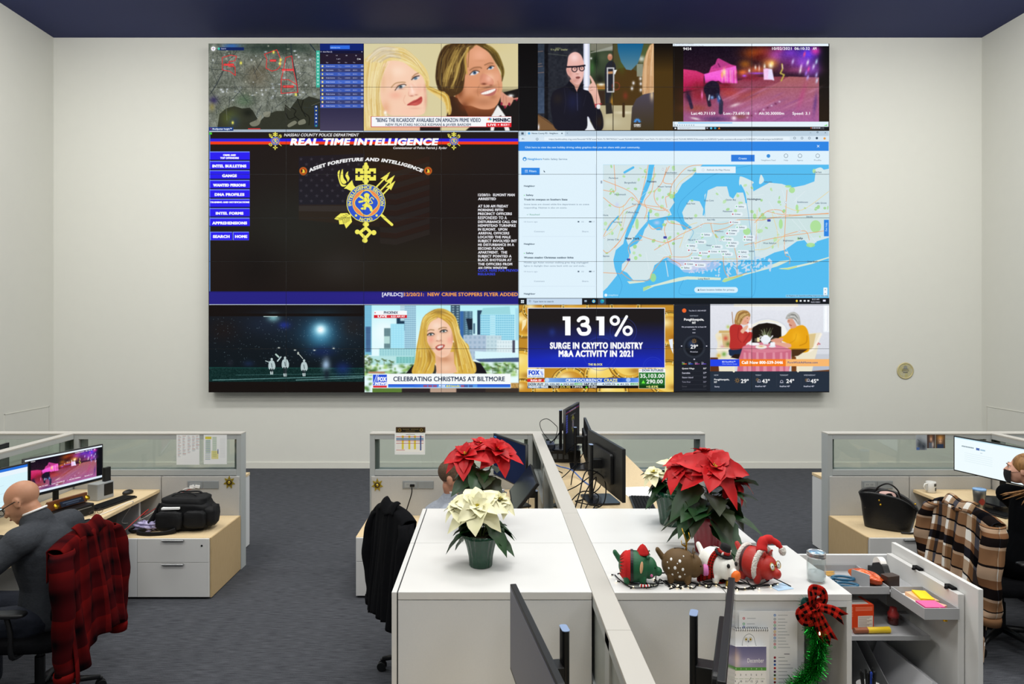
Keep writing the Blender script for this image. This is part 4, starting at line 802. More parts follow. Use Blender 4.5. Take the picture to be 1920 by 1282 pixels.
    for dy in (0, 342.5):
        Tx('Neighbor', 70, 135, 881 + dy, 9, '345', .8); E(72, 932 + dy, 2.5, 2.5, '4c4'); Tx('Safety', 82, 126, 935 + dy, 9, '345', .8)
    Tx('Truck hit overpass on Southern State', 70, 327, 962, 10, '2c3c4c', 1.2); Tx('Some lanes are closed while fire department is on scene', 70, 456, 990, 9, '8a9cac', .4); Tx('responding. Hazmat is also on scene.', 70, 325, 1010, 9, '8a9cac', .4); Tx('✓ Resolved', 86, 162, 1051, 9, '7a9', .5)
    cv.T(960, 400, 3.148)
    Tx('Women stealing Christmas outdoor lights', 70, 363, 266, 10, '2c3c4c', 1.2); Tx('Middle age Asian woman walking grey dog unplugged', 70, 450, 293, 9, '8a9cac', .4); Tx('lights in daylight then came back with car and stole...', 70, 438, 313, 9, '8a9cac', .4); Tx('Neighbor', 70, 137, 479, 9, '345', .8)
    for y in (52, 346): Tx('10 hours ago', 70, 150, y, 7, 'a0b0c0', .3); R(388, y - 8, 398, y, '567'); Tx('22', 410, 425, y, 7, '89a'); R(455, y - 8, 470, y, '567'); Tx('17', 476, 488, y, 7, '89a')
    for y in (110, 404): Tx('Comment', 130, 192, y, 8, '9ab', .4); Tx('Share', 414, 452, y, 8, '9ab', .4); L([(60, y + 26), (490, y + 26)], 1, 'c8d8e8')
    # map
    cv.T(1110, 300, 4.267); cv.setclip(88, 38, 1897, 1103)
    R(80, 30, 1897, 1105, '57bdf0')
    land = [[(88, 38), (455, 38), (440, 150), (400, 260), (380, 340), (330, 430), (290, 520), (265, 600), (250, 670), (190, 720), (170, 800), (180, 860), (200, 920), (120, 1020), (88, 1050)],
        [(500, 38), (880, 38), (800, 130), (720, 190), (680, 260), (640, 290), (660, 340), (620, 400), (640, 440), (560, 460), (450, 480), (380, 560), (340, 620), (290, 680), (275, 640), (310, 560), (370, 420), (420, 300), (470, 180)],
        [(300, 700), (360, 670), (400, 620), (420, 560), (440, 500), (520, 560), (560, 560), (580, 480), (660, 480), (700, 500), (730, 560), (800, 540), (740, 490), (720, 420), (740, 380), (780, 320), (860, 330), (890, 390), (905, 460), (900, 280), (930, 240), (1000, 210), (1080, 210), (1100, 290), (1130, 310), (1160, 260), (1210, 260), (1230, 330), (1240, 320), (1200, 210), (1280, 190), (1290, 250), (1380, 200), (1420, 180), (1520, 190), (1600, 220), (1700, 200), (1780, 170), (1790, 90), (1897, 70), (1897, 620), (1800, 650), (1750, 700), (1700, 640), (1640, 650), (1540, 720), (1460, 740), (1380, 780), (1300, 800), (1200, 800), (1100, 820), (1020, 800), (960, 810), (880, 860), (780, 880), (700, 860), (640, 790), (600, 780), (560, 800), (500, 840), (470, 940), (440, 960), (330, 960), (280, 900), (235, 880), (240, 830), (290, 790), (310, 740)]]
    for q in land: P(q, 'd4e6ea'); 
    P([(770, 640), (800, 560), (840, 520), (1250, 460), (1290, 700), (1290, 800), (780, 800)], 'bfe0e6', .7); P([(1330, 540), (1335, 450), (1897, 430), (1897, 600), (1640, 640), (1330, 740)], 'c8e0dc', .5)
    for q in ([(1335, 180), (1350, 115), (1375, 160), (1350, 190)], [(1180, 150), (1195, 130), (1285, 170), (1280, 190), (1210, 210), (1180, 200)], [(1765, 90), (1830, 60), (1860, 100)]): P(q, 'd8eaec', 1, True)
    for q in ([(690, 940), (760, 930), (1030, 940), (1030, 960), (760, 955), (500, 1010), (410, 1050), (410, 1020), (520, 990)], [(1040, 970), (1060, 945), (1300, 890), (1500, 810), (1590, 800), (1480, 850), (1240, 915), (1060, 975)], [(1490, 865), (1560, 860), (1760, 815), (1897, 775), (1897, 785), (1760, 830), (1570, 875)], [(280, 970), (400, 965), (430, 975), (300, 990)]): P(q, 'd8e8d8')
    P([(1040, 970), (1060, 950), (1200, 915), (1210, 925), (1060, 978)], 'b8dc98'); P([(410, 1050), (410, 1020), (450, 1005), (480, 1010)], 'b0dc98'); P([(1490, 870), (1570, 862), (1640, 845), (1640, 855), (1570, 876)], 'c8e098')
    r = random.Random(8)
    for i in range(190):
        x, y = r.uniform(760, 1440), r.gauss(850, 45)
        if y > 800 - max(0, (x - 1150)) * .12 and y < 925 - max(0, x - 1100) * .16: cv.ell(x, y, r.uniform(5, 20), r.uniform(4, 10), 'c4dcf0', .9, r.uniform(0, 3))
    for i in range(150):
        x, y = r.uniform(95, 1890), r.uniform(45, 780)
        p = cv.px([(x, y)])[0].astype(int); c = cv.a[p[1], p[0]]
        if c[0] > .6: cv.ell(x, y, r.uniform(5, 20), r.uniform(5, 16), r.choice(['b4e0a0', 'a4d890', 'bce4b0']), .9, r.uniform(0, 3))
    for x, y, a, b in ((640, 290, 22, 20), (1240, 570, 30, 28), (1640, 380, 12, 24), (1750, 680, 36, 18), (1510, 510, 16, 40), (1600, 240, 24, 24), (1570, 210, 26, 10), (490, 940, 24, 34), (360, 510, 14, 44), (1790, 530, 44, 50), (350, 785, 14, 16), (1300, 450, 14, 22)): E(x, y, a, b, 'a8e08c', .8)
    P([(600, 790), (760, 800), (1000, 815), (980, 870), (760, 900), (700, 860)], 'c8c8ec', .6, True); B(1310, 620, 20, 20, 'c4c4ec', .8); B(200, 360, 20, 24, 'c8d0f0', .8); B(520, 500, 30, 20, 'c8d0f0', .8)
    O = 'f09a5c'; Yl = 'f4cc6c'
    roads = [[(175, 40), (185, 190), (180, 250), (90, 240)], [(88, 160), (300, 250), (400, 350), (560, 380), (600, 400)], [(450, 40), (380, 330), (250, 600), (180, 700)], [(500, 60), (480, 240), (420, 330), (440, 400), (420, 470)], [(600, 60), (560, 180), (500, 260), (520, 350), (620, 420)], [(620, 50), (570, 170), (640, 190)], [(880, 40), (760, 60), (650, 180), (620, 280), (590, 300), (600, 380)], [(90, 300), (180, 370), (250, 370), (310, 300), (350, 320), (400, 360), (520, 400), (610, 400)],
        [(90, 610), (150, 500), (220, 450), (260, 400), (350, 360)], [(90, 900), (200, 905), (235, 900), (300, 790), (290, 700), (340, 650), (400, 640)], [(235, 900), (320, 960), (450, 960), (480, 900), (560, 800), (600, 775), (770, 770), (820, 690)], [(380, 600), (460, 630), (600, 660), (700, 600), (830, 540), (910, 505), (1050, 510), (1180, 475), (1350, 480), (1460, 460), (1897, 425)], [(600, 500), (580, 560), (610, 660), (640, 760)], [(500, 720), (620, 650), (720, 620)], [(440, 480), (480, 550), (540, 540), (560, 560)], [(600, 460), (620, 500), (720, 520), (790, 560)],
        [(960, 570), (1080, 540), (1180, 480)], [(950, 510), (970, 580), (1010, 620)], [(1140, 700), (1160, 800), (1160, 930)], [(1050, 760), (1060, 880), (1110, 940), (1240, 900)], [(1300, 670), (1380, 640), (1540, 610), (1760, 580), (1897, 560)], [(1560, 240), (1550, 420), (1540, 730), (1580, 780), (1580, 830)], [(1400, 410), (1560, 440), (1897, 430)], [(1220, 680), (1300, 660)], [(1540, 600), (1700, 565), (1740, 640)], [(88, 720), (130, 740), (230, 640)], [(1300, 500), (1400, 410), (1500, 400), (1540, 430)], [(610, 770), (640, 800), (700, 830), (720, 870)]]
    for q in roads: L(q, 4.5, O, .85, True)
    for q in ([(250, 360), (240, 500), (200, 640)], [(650, 300), (700, 180), (880, 60)], [(1320, 400), (1310, 700)], [(1440, 430), (1480, 560), (1490, 700)], [(1897, 250), (1680, 400), (1540, 370)], [(700, 700), (760, 540), (840, 500)], [(760, 800), (900, 795), (1200, 790)], [(88, 620), (200, 520), (220, 380)], [(1300, 720), (1420, 700), (1540, 600)]): L(q, 3.5, Yl, .8, True)
    for i in range(70):
        x, y = r.uniform(95, 1890), r.uniform(45, 760); a = r.choice([.2, 1.5, .9, 2.5]) + r.gauss(0, .15); l = r.uniform(40, 160)
        p = cv.px([(x, y)])[0].astype(int)
        if cv.a[p[1], p[0]][0] > .6: L([(x, y), (x + l * math.cos(a), y + l * math.sin(a))], 3, 'e8f2f6', .7)
    for q in ([(1280, 40), (970, 120), (740, 300), (690, 380), (690, 440), (740, 520), (810, 570), (780, 640)], [(1190, 210), (1230, 300), (1270, 560), (1300, 760), (1300, 1060), (1200, 1095), (940, 1075), (705, 1072), (730, 960)], [(200, 900), (240, 1000), (210, 1100)]): L(q, 3, '3c98d0', .8, True)
    L([(260, 100), (330, 60)], 18, '57bdf0'); L([(120, 560), (160, 500), (210, 450)], 10, '57bdf0'); L([(270, 440), (240, 560)], 0.1, O)
    L([(455, 420), (440, 520), (350, 610)], 12, '57bdf0', 1, True); L([(590, 810), (610, 930)], 7, 'c8e0ec'); L([(920, 250), (905, 330), (890, 440)], 10, '57bdf0', 1, True); L([(1190, 200), (1220, 260), (1235, 340)], 12, '57bdf0', 1, True)
    tw = [('Paramus', 135, 208, 148, 0), ('Bergenfield', 260, 352, 186, 0), ('Yonkers', 440, 515, 178, 1), ('Mount Vernon', 528, 638, 218, 0), ('Eastchester', 590, 680, 108, 0), ('Harrison', 765, 833, 90, 0), ('Hackensack', 180, 272, 281, 0), ('Fort Lee', 322, 385, 359, 0), ('Cliffside Park', 272, 376, 426, 0), ('Secaucus', 168, 240, 500, 0), ('Jersey City', 122, 218, 641, 0), ('New York', 268, 380, 635, 2), ('Bayonne', 88, 138, 775, 0), ('Sands Point', 755, 825, 355, 0), ('Great Neck', 738, 805, 472, 0), ('Glen Cove', 896, 974, 330, 0), ('Oyster Bay', 1070, 1153, 324, 0), ('Huntington', 1244, 1348, 320, 1), ('Muttontown', 1048, 1122, 417, 0), ('East Hills', 922, 984, 482, 0), ('Westbury', 980, 1052, 575, 0), ('Floral Park', 768, 850, 645, 0), ('Hempstead', 915, 980, 688, 0), ('Smithtown', 1642, 1728, 343, 0), ('Lake Grove', 1788, 1878, 350, 0), ('Asharoken', 1376, 1440, 180, 0), ('Islandia', 1716, 1766, 460, 0), ('West Babylon', 1368, 1474, 671, 0), ('Islip', 1648, 1687, 632, 1), ('Brightwaters', 1530, 1612, 650, 0), ('Long Beach', 848, 942, 955, 0), ('Ocean Beach', 1722, 1804, 818, 0), ('Old Field', 1780, 1836, 105, 0), ('Hurst', 88, 130, 448, 0), ('Massapequa', 1240, 1296, 734, 0)]
    for t, x0, x1, y, b in tw: Tx(t, x0, x1, y, 13 + 2 * b, '3c4a58' if b else '5a6e80', .5 + b)
    for x, y in ((586, 618), (1415, 481), (292, 797)): cv.rrect(x - 14, y - 9, x + 14, y + 11, 6, '4850a8')
    for x, y in ((870, 530), (1028, 640), (1660, 568), (1555, 742), (1550, 340), (568, 74), (97, 619), (1275, 682)): cv.rrect(x - 13, y - 9, x + 13, y + 9, 5, 'e8f0f4'); cv.ring(x, y, 8, 2, '8898a8')
    for t, x, y in (('Safety', 1195, 372), ('Crime', 1165, 434), ('Crime', 1147, 496), ('Safety', 1200, 537), ('Safety', 1138, 563), ('Crime', 1120, 586), ('Safety', 920, 596), ('Crime', 1262, 615), ('Safety', 1258, 637), ('Safety', 1093, 635), ('Safety', 873, 654), ('Safety', 1135, 663), ('Safety', 1120, 686), ('Safety', 802, 686), ('Safety', 1005, 694), ('Crime', 812, 722), ('Crime', 902, 744), ('Crime', 975, 732), ('Safety', 1057, 732), ('Safety', 1215, 736), ('Safety', 1088, 753), ('Crime', 1218, 773), ('Safety', 835, 785), ('Crime', 783, 830), ('Crime', 870, 838), ('Safety', 757, 860)):
        cv.rrect(x - 52, y - 16, x + 42, y + 17, 15, 'e6f2f8', .95); E(x - 38, y, 5.5, 5.5, 'c03048' if t == 'Crime' else '78c890'); Tx(t, x - 22, x + 23, y + 6, 12, '4a5a6a', .5)
    cv.rrect(832, 52, 1150, 106, 3, 'e4f2fa'); Tx('Refresh As Map Moves', 920, 1104, 86, 13, '8a9cac', .6); cv.ring(888, 80, 9, 2, 'b0c4d4')
    cv.rrect(818, 1016, 1168, 1062, 22, 'd8f0fc'); Tx('Exact location hidden for privacy.', 866, 1142, 1044, 13, '6a8098', .8); R(846, 1034, 857, 1046, '567')
    R(1857, 476, 1897, 610, '2e86e4'); Tx('Get Help', 0, 70, 0, 14, 'c8e4ff', 1, 0, 1, lambda u, v: (1882 - v, 570 - u * 1.0)); cv.rrect(1852, 1020, 1885, 1088, 4, 'f0f8fc'); Tx('+', 1862, 1874, 1042, 9, '345', 1); R(1862, 1068, 1874, 1071, '345')
    E(110, 1081, 12, 12, 'e8f6fc'); Tx('mapbox', 130, 210, 1086, 13, 'c8e8f8', 1); R(1550, 1078, 1897, 1097, 'a0d4f0', .7); Tx('© Mapbox © OpenStreetMap Improve this map', 1556, 1892, 1092, 10, '4c6880', .5)
    # taskbar
    cv.T(960, 400, 3.148); cv.setclip(38, 480, 1875, 540); R(38, 500, 1875, 540, '14181c'); R(86, 502, 414, 540, 'c4d8ec'); R(52, 512, 70, 530, 'e8f4ff'); L([(61, 512), (61, 530)], 1.5, '14181c'); L([(52, 521), (70, 521)], 1.5, '14181c'); cv.ring(105, 518, 5, 1.5, '456'); Tx('Type here to search', 124, 245, 525, 9, '567', .5)
    R(428, 512, 442, 524, '9ab'); E(483, 519, 10, 10, '50b8f0'); E(483, 519, 5, 5, 'f0d060'); R(507, 502, 554, 540, '3a4450'); E(531, 519, 12, 12, '1c8cc0'); B(535, 515, 8, 6, '50d890', .9); E(1681, 517, 6, 7, 'f0d048')
    for x in (1704, 1728, 1750): R(x - 6, 511, x + 6, 522, 'e0e4e8')
    Tx('8:53 AM', 1772, 1814, 512, 8, 'dde', .8); Tx('12/21/2021', 1766, 1819, 528, 8, 'dde', .8); R(1836, 509, 1852, 521, 'dde')
    # --- coins and headline
    cv.T(970, 570, 6.443); cv.setclip(18, 8, 1890, 1062)
    R(0, 0, 1900, 1070, 'c08a28'); r = random.Random(21)
    for x, y, a in ((90, 240, 200), (40, 760, 260), (1850, 300, 250), (1830, 900, 260), (640, 960, 240), (1000, 860, 200), (1350, 700, 260), (300, 1040, 170), (1150, 1060, 200), (200, 60, 150), (700, 20, 180), (1300, 10, 200), (60, 1040, 160)):
        E(x, y, a, a * .9, '8a5c18'); E(x, y, a * .95, a * .85, 'e0b040'); cv.ring(x, y, a * .8, 16, '4c3c14', .7); E(x, y, a * .7, a * .62, r.choice(['d8a034', 'f4d468', 'c88c28'])); B(x - a * .3, y - a * .3, a * .5, a * .3, 'fff0b0', .9); B(x + a * .3, y + a * .4, a * .4, a * .2, '8c5010', .6)
        for q in range(14):
            an = q * .45; L([(x + a * .76 * math.cos(an), y + a * .7 * math.sin(an)), (x + a * .86 * math.cos(an), y + a * .8 * math.sin(an))], 9, 'f0e0a0')
    P([(1830, 430), (1880, 420), (1885, 600), (1850, 520)], 'e8f0f8'); P([(60, 200), (110, 180), (100, 250), (50, 330)], 'fff4c8', .8)
    R(122, 42, 1786, 772, 'e4e4f0'); R(130, 52, 1778, 762, lambda X, Y: hexc('1c1818') + np.clip((Y - 200) / 480, 0, 1)[..., None] * (hexc('1828b8') - hexc('1c1818')))
    for x, y, a in ((1000, 600, 200), (1640, 760, 120), (1280, 330, 160)): cv.ring(x, y, a, 10, '3c50c8', .3); cv.ring(x, y, a * .8, 5, '3c50c8', .3)
    B(420, 340, 50, 60, '28409c', .5); B(1100, 400, 300, 60, '24389c', .5); B(600, 640, 300, 60, '2440d0', .4)
    # 131% as drawn shapes
    P([(547, 148), (643, 148), (643, 378), (578, 378), (578, 196), (547, 196)], 'fff'); P([(952, 148), (1050, 148), (1050, 378), (985, 378), (985, 196), (952, 196)], 'fff')
    L([(742, 196), (765, 172), (810, 164), (845, 182), (845, 228), (800, 252), (790, 252), (850, 266), (872, 310), (850, 350), (806, 360), (765, 350), (740, 305)], 46, 'fff', 1, True)
    cv.ring(1177, 198, 46, 34, 'fff'); cv.ring(1333, 322, 46, 34, 'fff'); L([(1320, 150), (1190, 378)], 34, 'fff')
    Tx('SURGE IN CRYPTO INDUSTRY', 395, 1518, 538, 72, 'fff', 16); Tx('M&A ACTIVITY IN 2021', 500, 1398, 632, 72, 'fff', 16); Tx('THE BLOCK', 858, 1028, 740, 24, 'f4ec90', 5)
    R(118, 782, 326, 890, 'eef4fc'); Tx('FOX', 136, 268, 852, 50, '2048d0', 13); L([(282, 812), (300, 856)], 6, '2048d0'); L([(296, 812), (312, 856)], 4, '2048d0'); Tx('BUSINESS', 134, 312, 884, 20, '88a8d0', 2); R(118, 905, 320, 940, 'd8242c'); Tx('8:53A ET', 160, 292, 932, 20, 'fff', 6)
    R(332, 892, 1466, 946, hgrad(332, 900, '88b4ec', '1c50c0')); R(1250, 892, 1466, 946, hgrad(1250, 1466, '1c50c0', '6c9cf0')); E(360, 916, 24, 26, 'd0e4fc', .8); E(1340, 916, 28, 26, 'c0dcfc', .8); Tx('CRYPTOCURRENCY', 585, 1025, 938, 34, 'e8f4ff', 6); Tx('CRAZE', 1045, 1208, 938, 34, 'f0ec9c', 6)
    R(122, 946, 1462, 986, 'dcecf0'); Tx('DOW FUT', 130, 312, 980, 24, '182440', 4); Tx('35,105.00', 332, 510, 980, 22, '384868', 2); Tx('292.00', 556, 684, 980, 22, '384868', 2); P([(522, 978), (534, 958), (546, 978)], '30a840'); R(692, 954, 782, 980, '48a860'); Tx('+0.84%', 700, 776, 976, 16, 'fff', 2); R(790, 950, 793, 984, '345'); Tx('S&P FUT', 806, 962, 980, 24, '182440', 4); Tx('4,599.75', 1025, 1180, 980, 22, '384868', 2); Tx('41.25', 1242, 1346, 980, 22, '384868', 2); P([(1205, 978), (1216, 958), (1228, 978)], '30a840'); R(1368, 954, 1455, 980, '48a860'); Tx('+0.90%', 1375, 1450, 976, 16, 'fff', 2)
    R(122, 986, 1462, 1018, '08080c'); R(122, 988, 372, 1018, '4c78a8'); Tx('TREASURY YIELDS', 130, 370, 1012, 22, 'fff', 5); Tx('YIELD', 405, 500, 1012, 22, 'f0f0e8', 3); Tx('(US.30)', 518, 640, 1012, 22, 'f0dc60', 3); Tx('1.895%', 668, 792, 1012, 22, 'f0f0f0', 3); P([(820, 1014), (836, 990), (852, 1014)], '60e030'); Tx('0.040', 862, 958, 1012, 22, 'f0f0f0', 3)
    R(1466, 782, 1790, 1022, 'f0f4f8'); Tx('DOW FUTURES', 1508, 1764, 812, 25, '182c48', 2); P([(1480, 794), (1490, 801), (1480, 808)], 'e06830'); R(1470, 826, 1784, 1018, vgrad(826, 1018, '2c7c34', '1c5c20')); Tx('35,103.00', 1484, 1774, 890, 46, 'fff', 5); P([(1500, 958), (1522, 918), (1544, 958)], '6cf040'); Tx('290.00', 1560, 1758, 958, 46, 'fff', 5); R(1470, 982, 1784, 1018, '103c10'); Tx('+0.83%', 1556, 1702, 1010, 24, 'f0f090', 4)
    # --- weather channel
    cv.T(1262, 568, 6.486); cv.setclip(12, 14, 1908, 1078)
    R(12, 14, 1908, 1080, '20242e'); R(452, 832, 1908, 1080, '26303e'); R(12, 700, 450, 1080, '1c1e24', .5)
    E(134, 90, 26, 26, 'f0682c'); Tx('Tue, Dec 21 | 8:53 AM EST', 190, 402, 98, 14, 'dde', 2.5); Tx('NORTHEAST', 203, 305, 162, 14, 'a8b0bc', 1.5); Tx('Poughkeepsie,', 132, 375, 212, 27, 'fff', 5); Tx('NY', 232, 278, 252, 27, 'fff', 5); Tx('No precipitation for at least 60', 105, 402, 297, 15, 'dde', 2.5); Tx('min', 236, 272, 325, 12, 'dde', 2); Tx('NOW', 235, 272, 368, 13, 'dde', 2)
    for i in range(60):
        a = i * math.pi / 30; L([(256 + 118 * math.cos(a), 530 + 118 * math.sin(a)), (256 + 136 * math.cos(a), 530 + 136 * math.sin(a))], 4, '4c545e', .8)
    E(256, 530, 108, 108, '15181e'); B(225, 500, 60, 60, '3c5078', .7)
    def sun(x, y, k=1, c='c8903c'):
        cv.ring(x, y, 14 * k, 4 * k, c)
        for i in range(8): a = i * math.pi / 4; L([(x + 21 * k * math.cos(a), y + 21 * k * math.sin(a)), (x + 30 * k * math.cos(a), y + 30 * k * math.sin(a))], 4 * k, c)
    sun(256, 464); Tx('29º', 212, 302, 555, 46, 'fff', 5); Tx('MinuteCast', 208, 300, 598, 14, 'dde', 2); R(94, 518, 110, 530, 'dde'); R(400, 518, 415, 530, 'dde'); R(248, 676, 266, 690, 'dde')
    for i, t in enumerate(('Rain', 'Snow', 'Ice', 'Mix')):
        x = 108 + i * 79; Tx(t, x, x + 30, 727, 11, 'dde', 1.5)
        for j in range(4): R(x + j * 15, 734, x + j * 15 + 13, 745, (('70c848', 'e8e040', 'f08838', 'e03838'), ('88c8f8', '5080f0', '3850e0', '2830a0'), ('f0a0c8', 'd868b8', 'a848a0', '803888'), ('c8b8f0', '9c80e8', '7058e0', '5038b0'))[i][j])
    for i, (t, v, w) in enumerate((('Queens Village', '33º', 150), ('Scarsdale', '27º', 98), ('Staten Island', '32º', 134), ('Toms River', '30º', 105), ('Denver', '29º', 60))):
        y = 804 + i * 55; c = ['fff', 'dde', 'bbc', '889', '4c4c54'][i]; Tx(t, 108, 108 + w, y, 18, c, 2.5); Tx(v, 366, 406, y, 18, c, 2.5); R(108, y + 24, 406, y + 26, '484c56')
    R(452, 16, 1908, 830, vgrad(16, 830, 'e4e6ee', 'd4d8e0')); R(740, 16, 1520, 42, 'f6f0e0'); P([(790, 40), (1500, 40), (1460, 85), (830, 85)], 'e8eaf0'); R(1830, 20, 1908, 355, 'eef4fa'); R(1845, 30, 1900, 340, 'fafcff'); R(1880, 30, 1884, 340, 'c0c8d8'); cv.noise(452, 16, 1908, 600, .02, 3, 9)
    P([(900, 480), (910, 330), (960, 260), (1060, 215), (1160, 200), (1270, 225), (1360, 280), (1400, 400), (1400, 560), (880, 560)], 'f2f2f0', 1); L([(1000, 220), (1150, 190), (1320, 240), (1395, 330)], 8, 'd0d4dc', 1, True); L([(965, 275), (1060, 228), (1170, 215), (1280, 240)], 10, 'f0ead0', 1, True)
    P([(958, 500), (960, 300), (1040, 255), (1140, 240), (1240, 255), (1315, 290), (1318, 500)], '1c140e', 1); r = random.Random(5)
    for i in range(70): L([(1130, 430), (1130 + r.gauss(0, 50), 430 - r.uniform(0, 130))], 5, r.choice(['6c7850', '94a478', 'b8c49c', '505c34', 'e8ecd8']), .6)
    R(990, 430, 1040, 470, '6c6458'); R(1020, 420, 1052, 474, 'f4e8b0')
    R(452, 600, 820, 690, 'd8d8dc'); R(452, 660, 560, 830, '5c3018'); R(1440, 640, 1908, 830, '70401c'); R(1720, 620, 1908, 690, 'c8ccd4'); P([(1560, 770), (1700, 680), (1908, 740), (1908, 810), (1650, 830)], 'b4bccc')
    P([(510, 390), (555, 340), (690, 330), (700, 560), (640, 640), (760, 600), (760, 700), (750, 830), (560, 830), (540, 600), (540, 480)], 'ece4cc', 1); R(558, 335, 700, 365, 'd0b070'); P([(590, 370), (700, 370), (700, 550), (610, 550)], 'd8bc88')
    for x, y, c in ((640, 430, 'd05040'), (570, 430, 'f0d8a0'), (555, 640, 'd8b038'), (620, 620, '68a040'), (670, 500, '6c7838'), (600, 540, 'd8a0a8'), (1660, 460, 'd05838'), (1720, 440, 'd05838'), (1640, 650, 'e8a8a0'), (1560, 650, 'e05020'), (1700, 660, 'd8a098')): B(x, y, 34, 34, c, .9)
    L([(540, 560), (640, 560), (740, 570), (755, 620)], 30, 'f8f0dc', 1, True); L([(735, 610), (740, 830)], 26, 'f0e8d0')
    P([(1640, 370), (1800, 360), (1760, 560), (1720, 700), (1690, 830), (1500, 830), (1500, 640), (1640, 560)], 'ece4cc', 1); P([(1650, 380), (1740, 370), (1700, 560), (1660, 560)], 'dcc48c'); L([(1490, 640), (1560, 600), (1700, 560), (1800, 380)], 26, 'f8f0e0', 1, True); L([(1505, 640), (1520, 830)], 24, 'f0e8d0')
    for x, y in ((1770, 490), (1785, 500), (1760, 505)): B(x, y, 9, 9, 'c02030', 1)
    L([(718, 110), (730, 250)], 8, 'a06c48'); B(670, 290, 26, 26, 'b8c860', .9)
    P([(690, 560), (830, 550), (840, 600), (820, 650), (700, 640), (680, 600)], '1c2c48', 1, True); P([(750, 620), (820, 620), (800, 680), (700, 660)], '241810')
    P([(690, 300), (750, 255), (830, 270), (860, 330), (900, 350), (960, 360), (950, 450), (900, 490), (860, 545), (760, 565), (690, 550), (695, 440)], 'b8302c', 1, True); B(840, 420, 50, 80, 'd04840', .6); L([(800, 300), (790, 420), (830, 480)], 8, '8c1c20', .7, True); L([(930, 380), (860, 480)], 16, '982424', .7)
    P([(820, 340), (870, 290), (900, 270), (940, 280), (970, 290), (940, 340), (900, 320), (870, 350), (850, 370)], 'e8b498', 1, True); cv.rrect(915, 250, 965, 305, 10, 'f8f8fa'); cv.rrect(905, 300, 920, 360, 4, 'f4f4f8')
    P([(810, 200), (850, 150), (920, 130), (940, 180), (925, 220), (910, 255), (860, 265), (820, 250)], 'e4ac90', 1, True); L([(905, 238), (918, 236)], 7, 'a83038'); E(905, 185, 6, 4, '3c2c28'); B(880, 220, 20, 16, 'd88c78', .7)
    P([(750, 200), (775, 120), (830, 88), (900, 92), (938, 130), (935, 165), (890, 150), (855, 180), (840, 220), (815, 262), (760, 258), (748, 235)], 'a87c44', 1, True); cv.hair([(880, 92), (790, 110), (752, 250)], [(930, 140), (860, 180), (815, 262)], 50, ['d8b878', '7c5428', 'c8a060', '946c3c'], 8, .7, 3)
    P([(1420, 320), (1480, 290), (1580, 270), (1640, 340), (1660, 500), (1640, 590), (1500, 600), (1400, 560), (1400, 500), (1300, 450), (1290, 420), (1360, 390)], 'e8a414', 1, True); B(1500, 420, 70, 90, 'f8bc28', .7); L([(1540, 520), (1620, 480), (1630, 400)], 12, 'b87808', .6, True); L([(1400, 500), (1480, 450), (1500, 380)], 8, 'c08008', .5, True); P([(1440, 560), (1640, 560), (1520, 640), (1440, 650)], '4c3018')
    P([(1430, 500), (1330, 480), (1250, 470), (1190, 490), (1210, 530), (1300, 530), (1420, 545)], 'e4a890', 1, True); P([(1340, 430), (1250, 430), (1190, 450), (1200, 470), (1300, 480)], 'dc9c84', 1, True)
    P([(1400, 190), (1440, 180), (1480, 230), (1500, 290), (1440, 310), (1415, 280), (1410, 250), (1390, 230)], 'dca088', 1, True); L([(1412, 262), (1440, 275)], 7, '8c3028'); L([(1400, 215), (1415, 218)], 5, '4c3c38')
    P([(1368, 185), (1400, 130), (1470, 108), (1530, 150), (1550, 230), (1545, 270), (1500, 240), (1480, 200), (1430, 180), (1385, 195)], 'b0b0ac', 1, True); cv.hair([(1400, 130), (1480, 112), (1545, 200)], [(1390, 190), (1470, 190), (1520, 262)], 40, ['d8d8d4', '8c8c88', 'c4c4c0', '6c6c68'], 8, .7, 3)
    P([(780, 830), (800, 680), (850, 530), (960, 485), (1100, 475), (1300, 520), (1440, 570), (1430, 700), (1410, 830)], 'cc6c84', 1); P([(850, 540), (960, 495), (1100, 485), (1300, 525), (1430, 570), (1200, 600), (1000, 600), (870, 570)], 'd88094', 1, True)
    for x in (860, 920, 1010, 1100, 1210, 1300, 1370): P([(x, 600), (x + 26, 600), (x + 40, 830), (x - 6, 830)], 'e8a0b0', .7)
    E(985, 500, 66, 18, 'f4f4f8'); E(1070, 535, 70, 24, 'f4f0ec'); B(1070, 528, 40, 14, 'd8a868', .9); E(1125, 445, 62, 50, 'eef2f8'); E(1125, 400, 30, 12, 'f8faff'); L([(1185, 430), (1210, 400)], 14, 'eef2f8'); cv.ring(1072, 430, 22, 9, 'e8ecf4'); R(1095, 485, 1155, 505, 'e0e4ec'); cv.rrect(1180, 475, 1240, 530, 14, 'f4f6fa'); E(1205, 530, 44, 12, 'e8ecf0')
    cv.blur(454, 16, 1908, 830, .8)
    R(452, 683, 810, 768, '2444e8'); R(808, 681, 1372, 768, 'f47c20'); R(1370, 681, 1908, 768, 'f8b870'); Tx('BD PureWick™', 598, 758, 722, 18, 'e0e8ff', 3); Tx('Urine Collection System', 598, 780, 746, 12, 'c0ccff', 1.5); Tx('Call Now 800-539-3446', 836, 1335, 738, 34, 'fff', 7); Tx('PureWickAtHome.com', 1394, 1760, 733, 24, '5c5c88', 2)
    for x, t, w in ((500, 'NOW', 52), (1000, 'TODAY', 72), (1297, 'TONIGHT', 104), (1590, 'WEDNESDAY', 142)): Tx(t, x, x + w, 885, 16, 'b8bcc8', 2)
    Tx('Poughkeepsie,', 500, 686, 940, 20, 'fff', 3); Tx('NY', 500, 536, 972, 20, 'fff', 3); Tx('Sunny', 505, 566, 1025, 17, 'dde', 2); sun(782, 942)
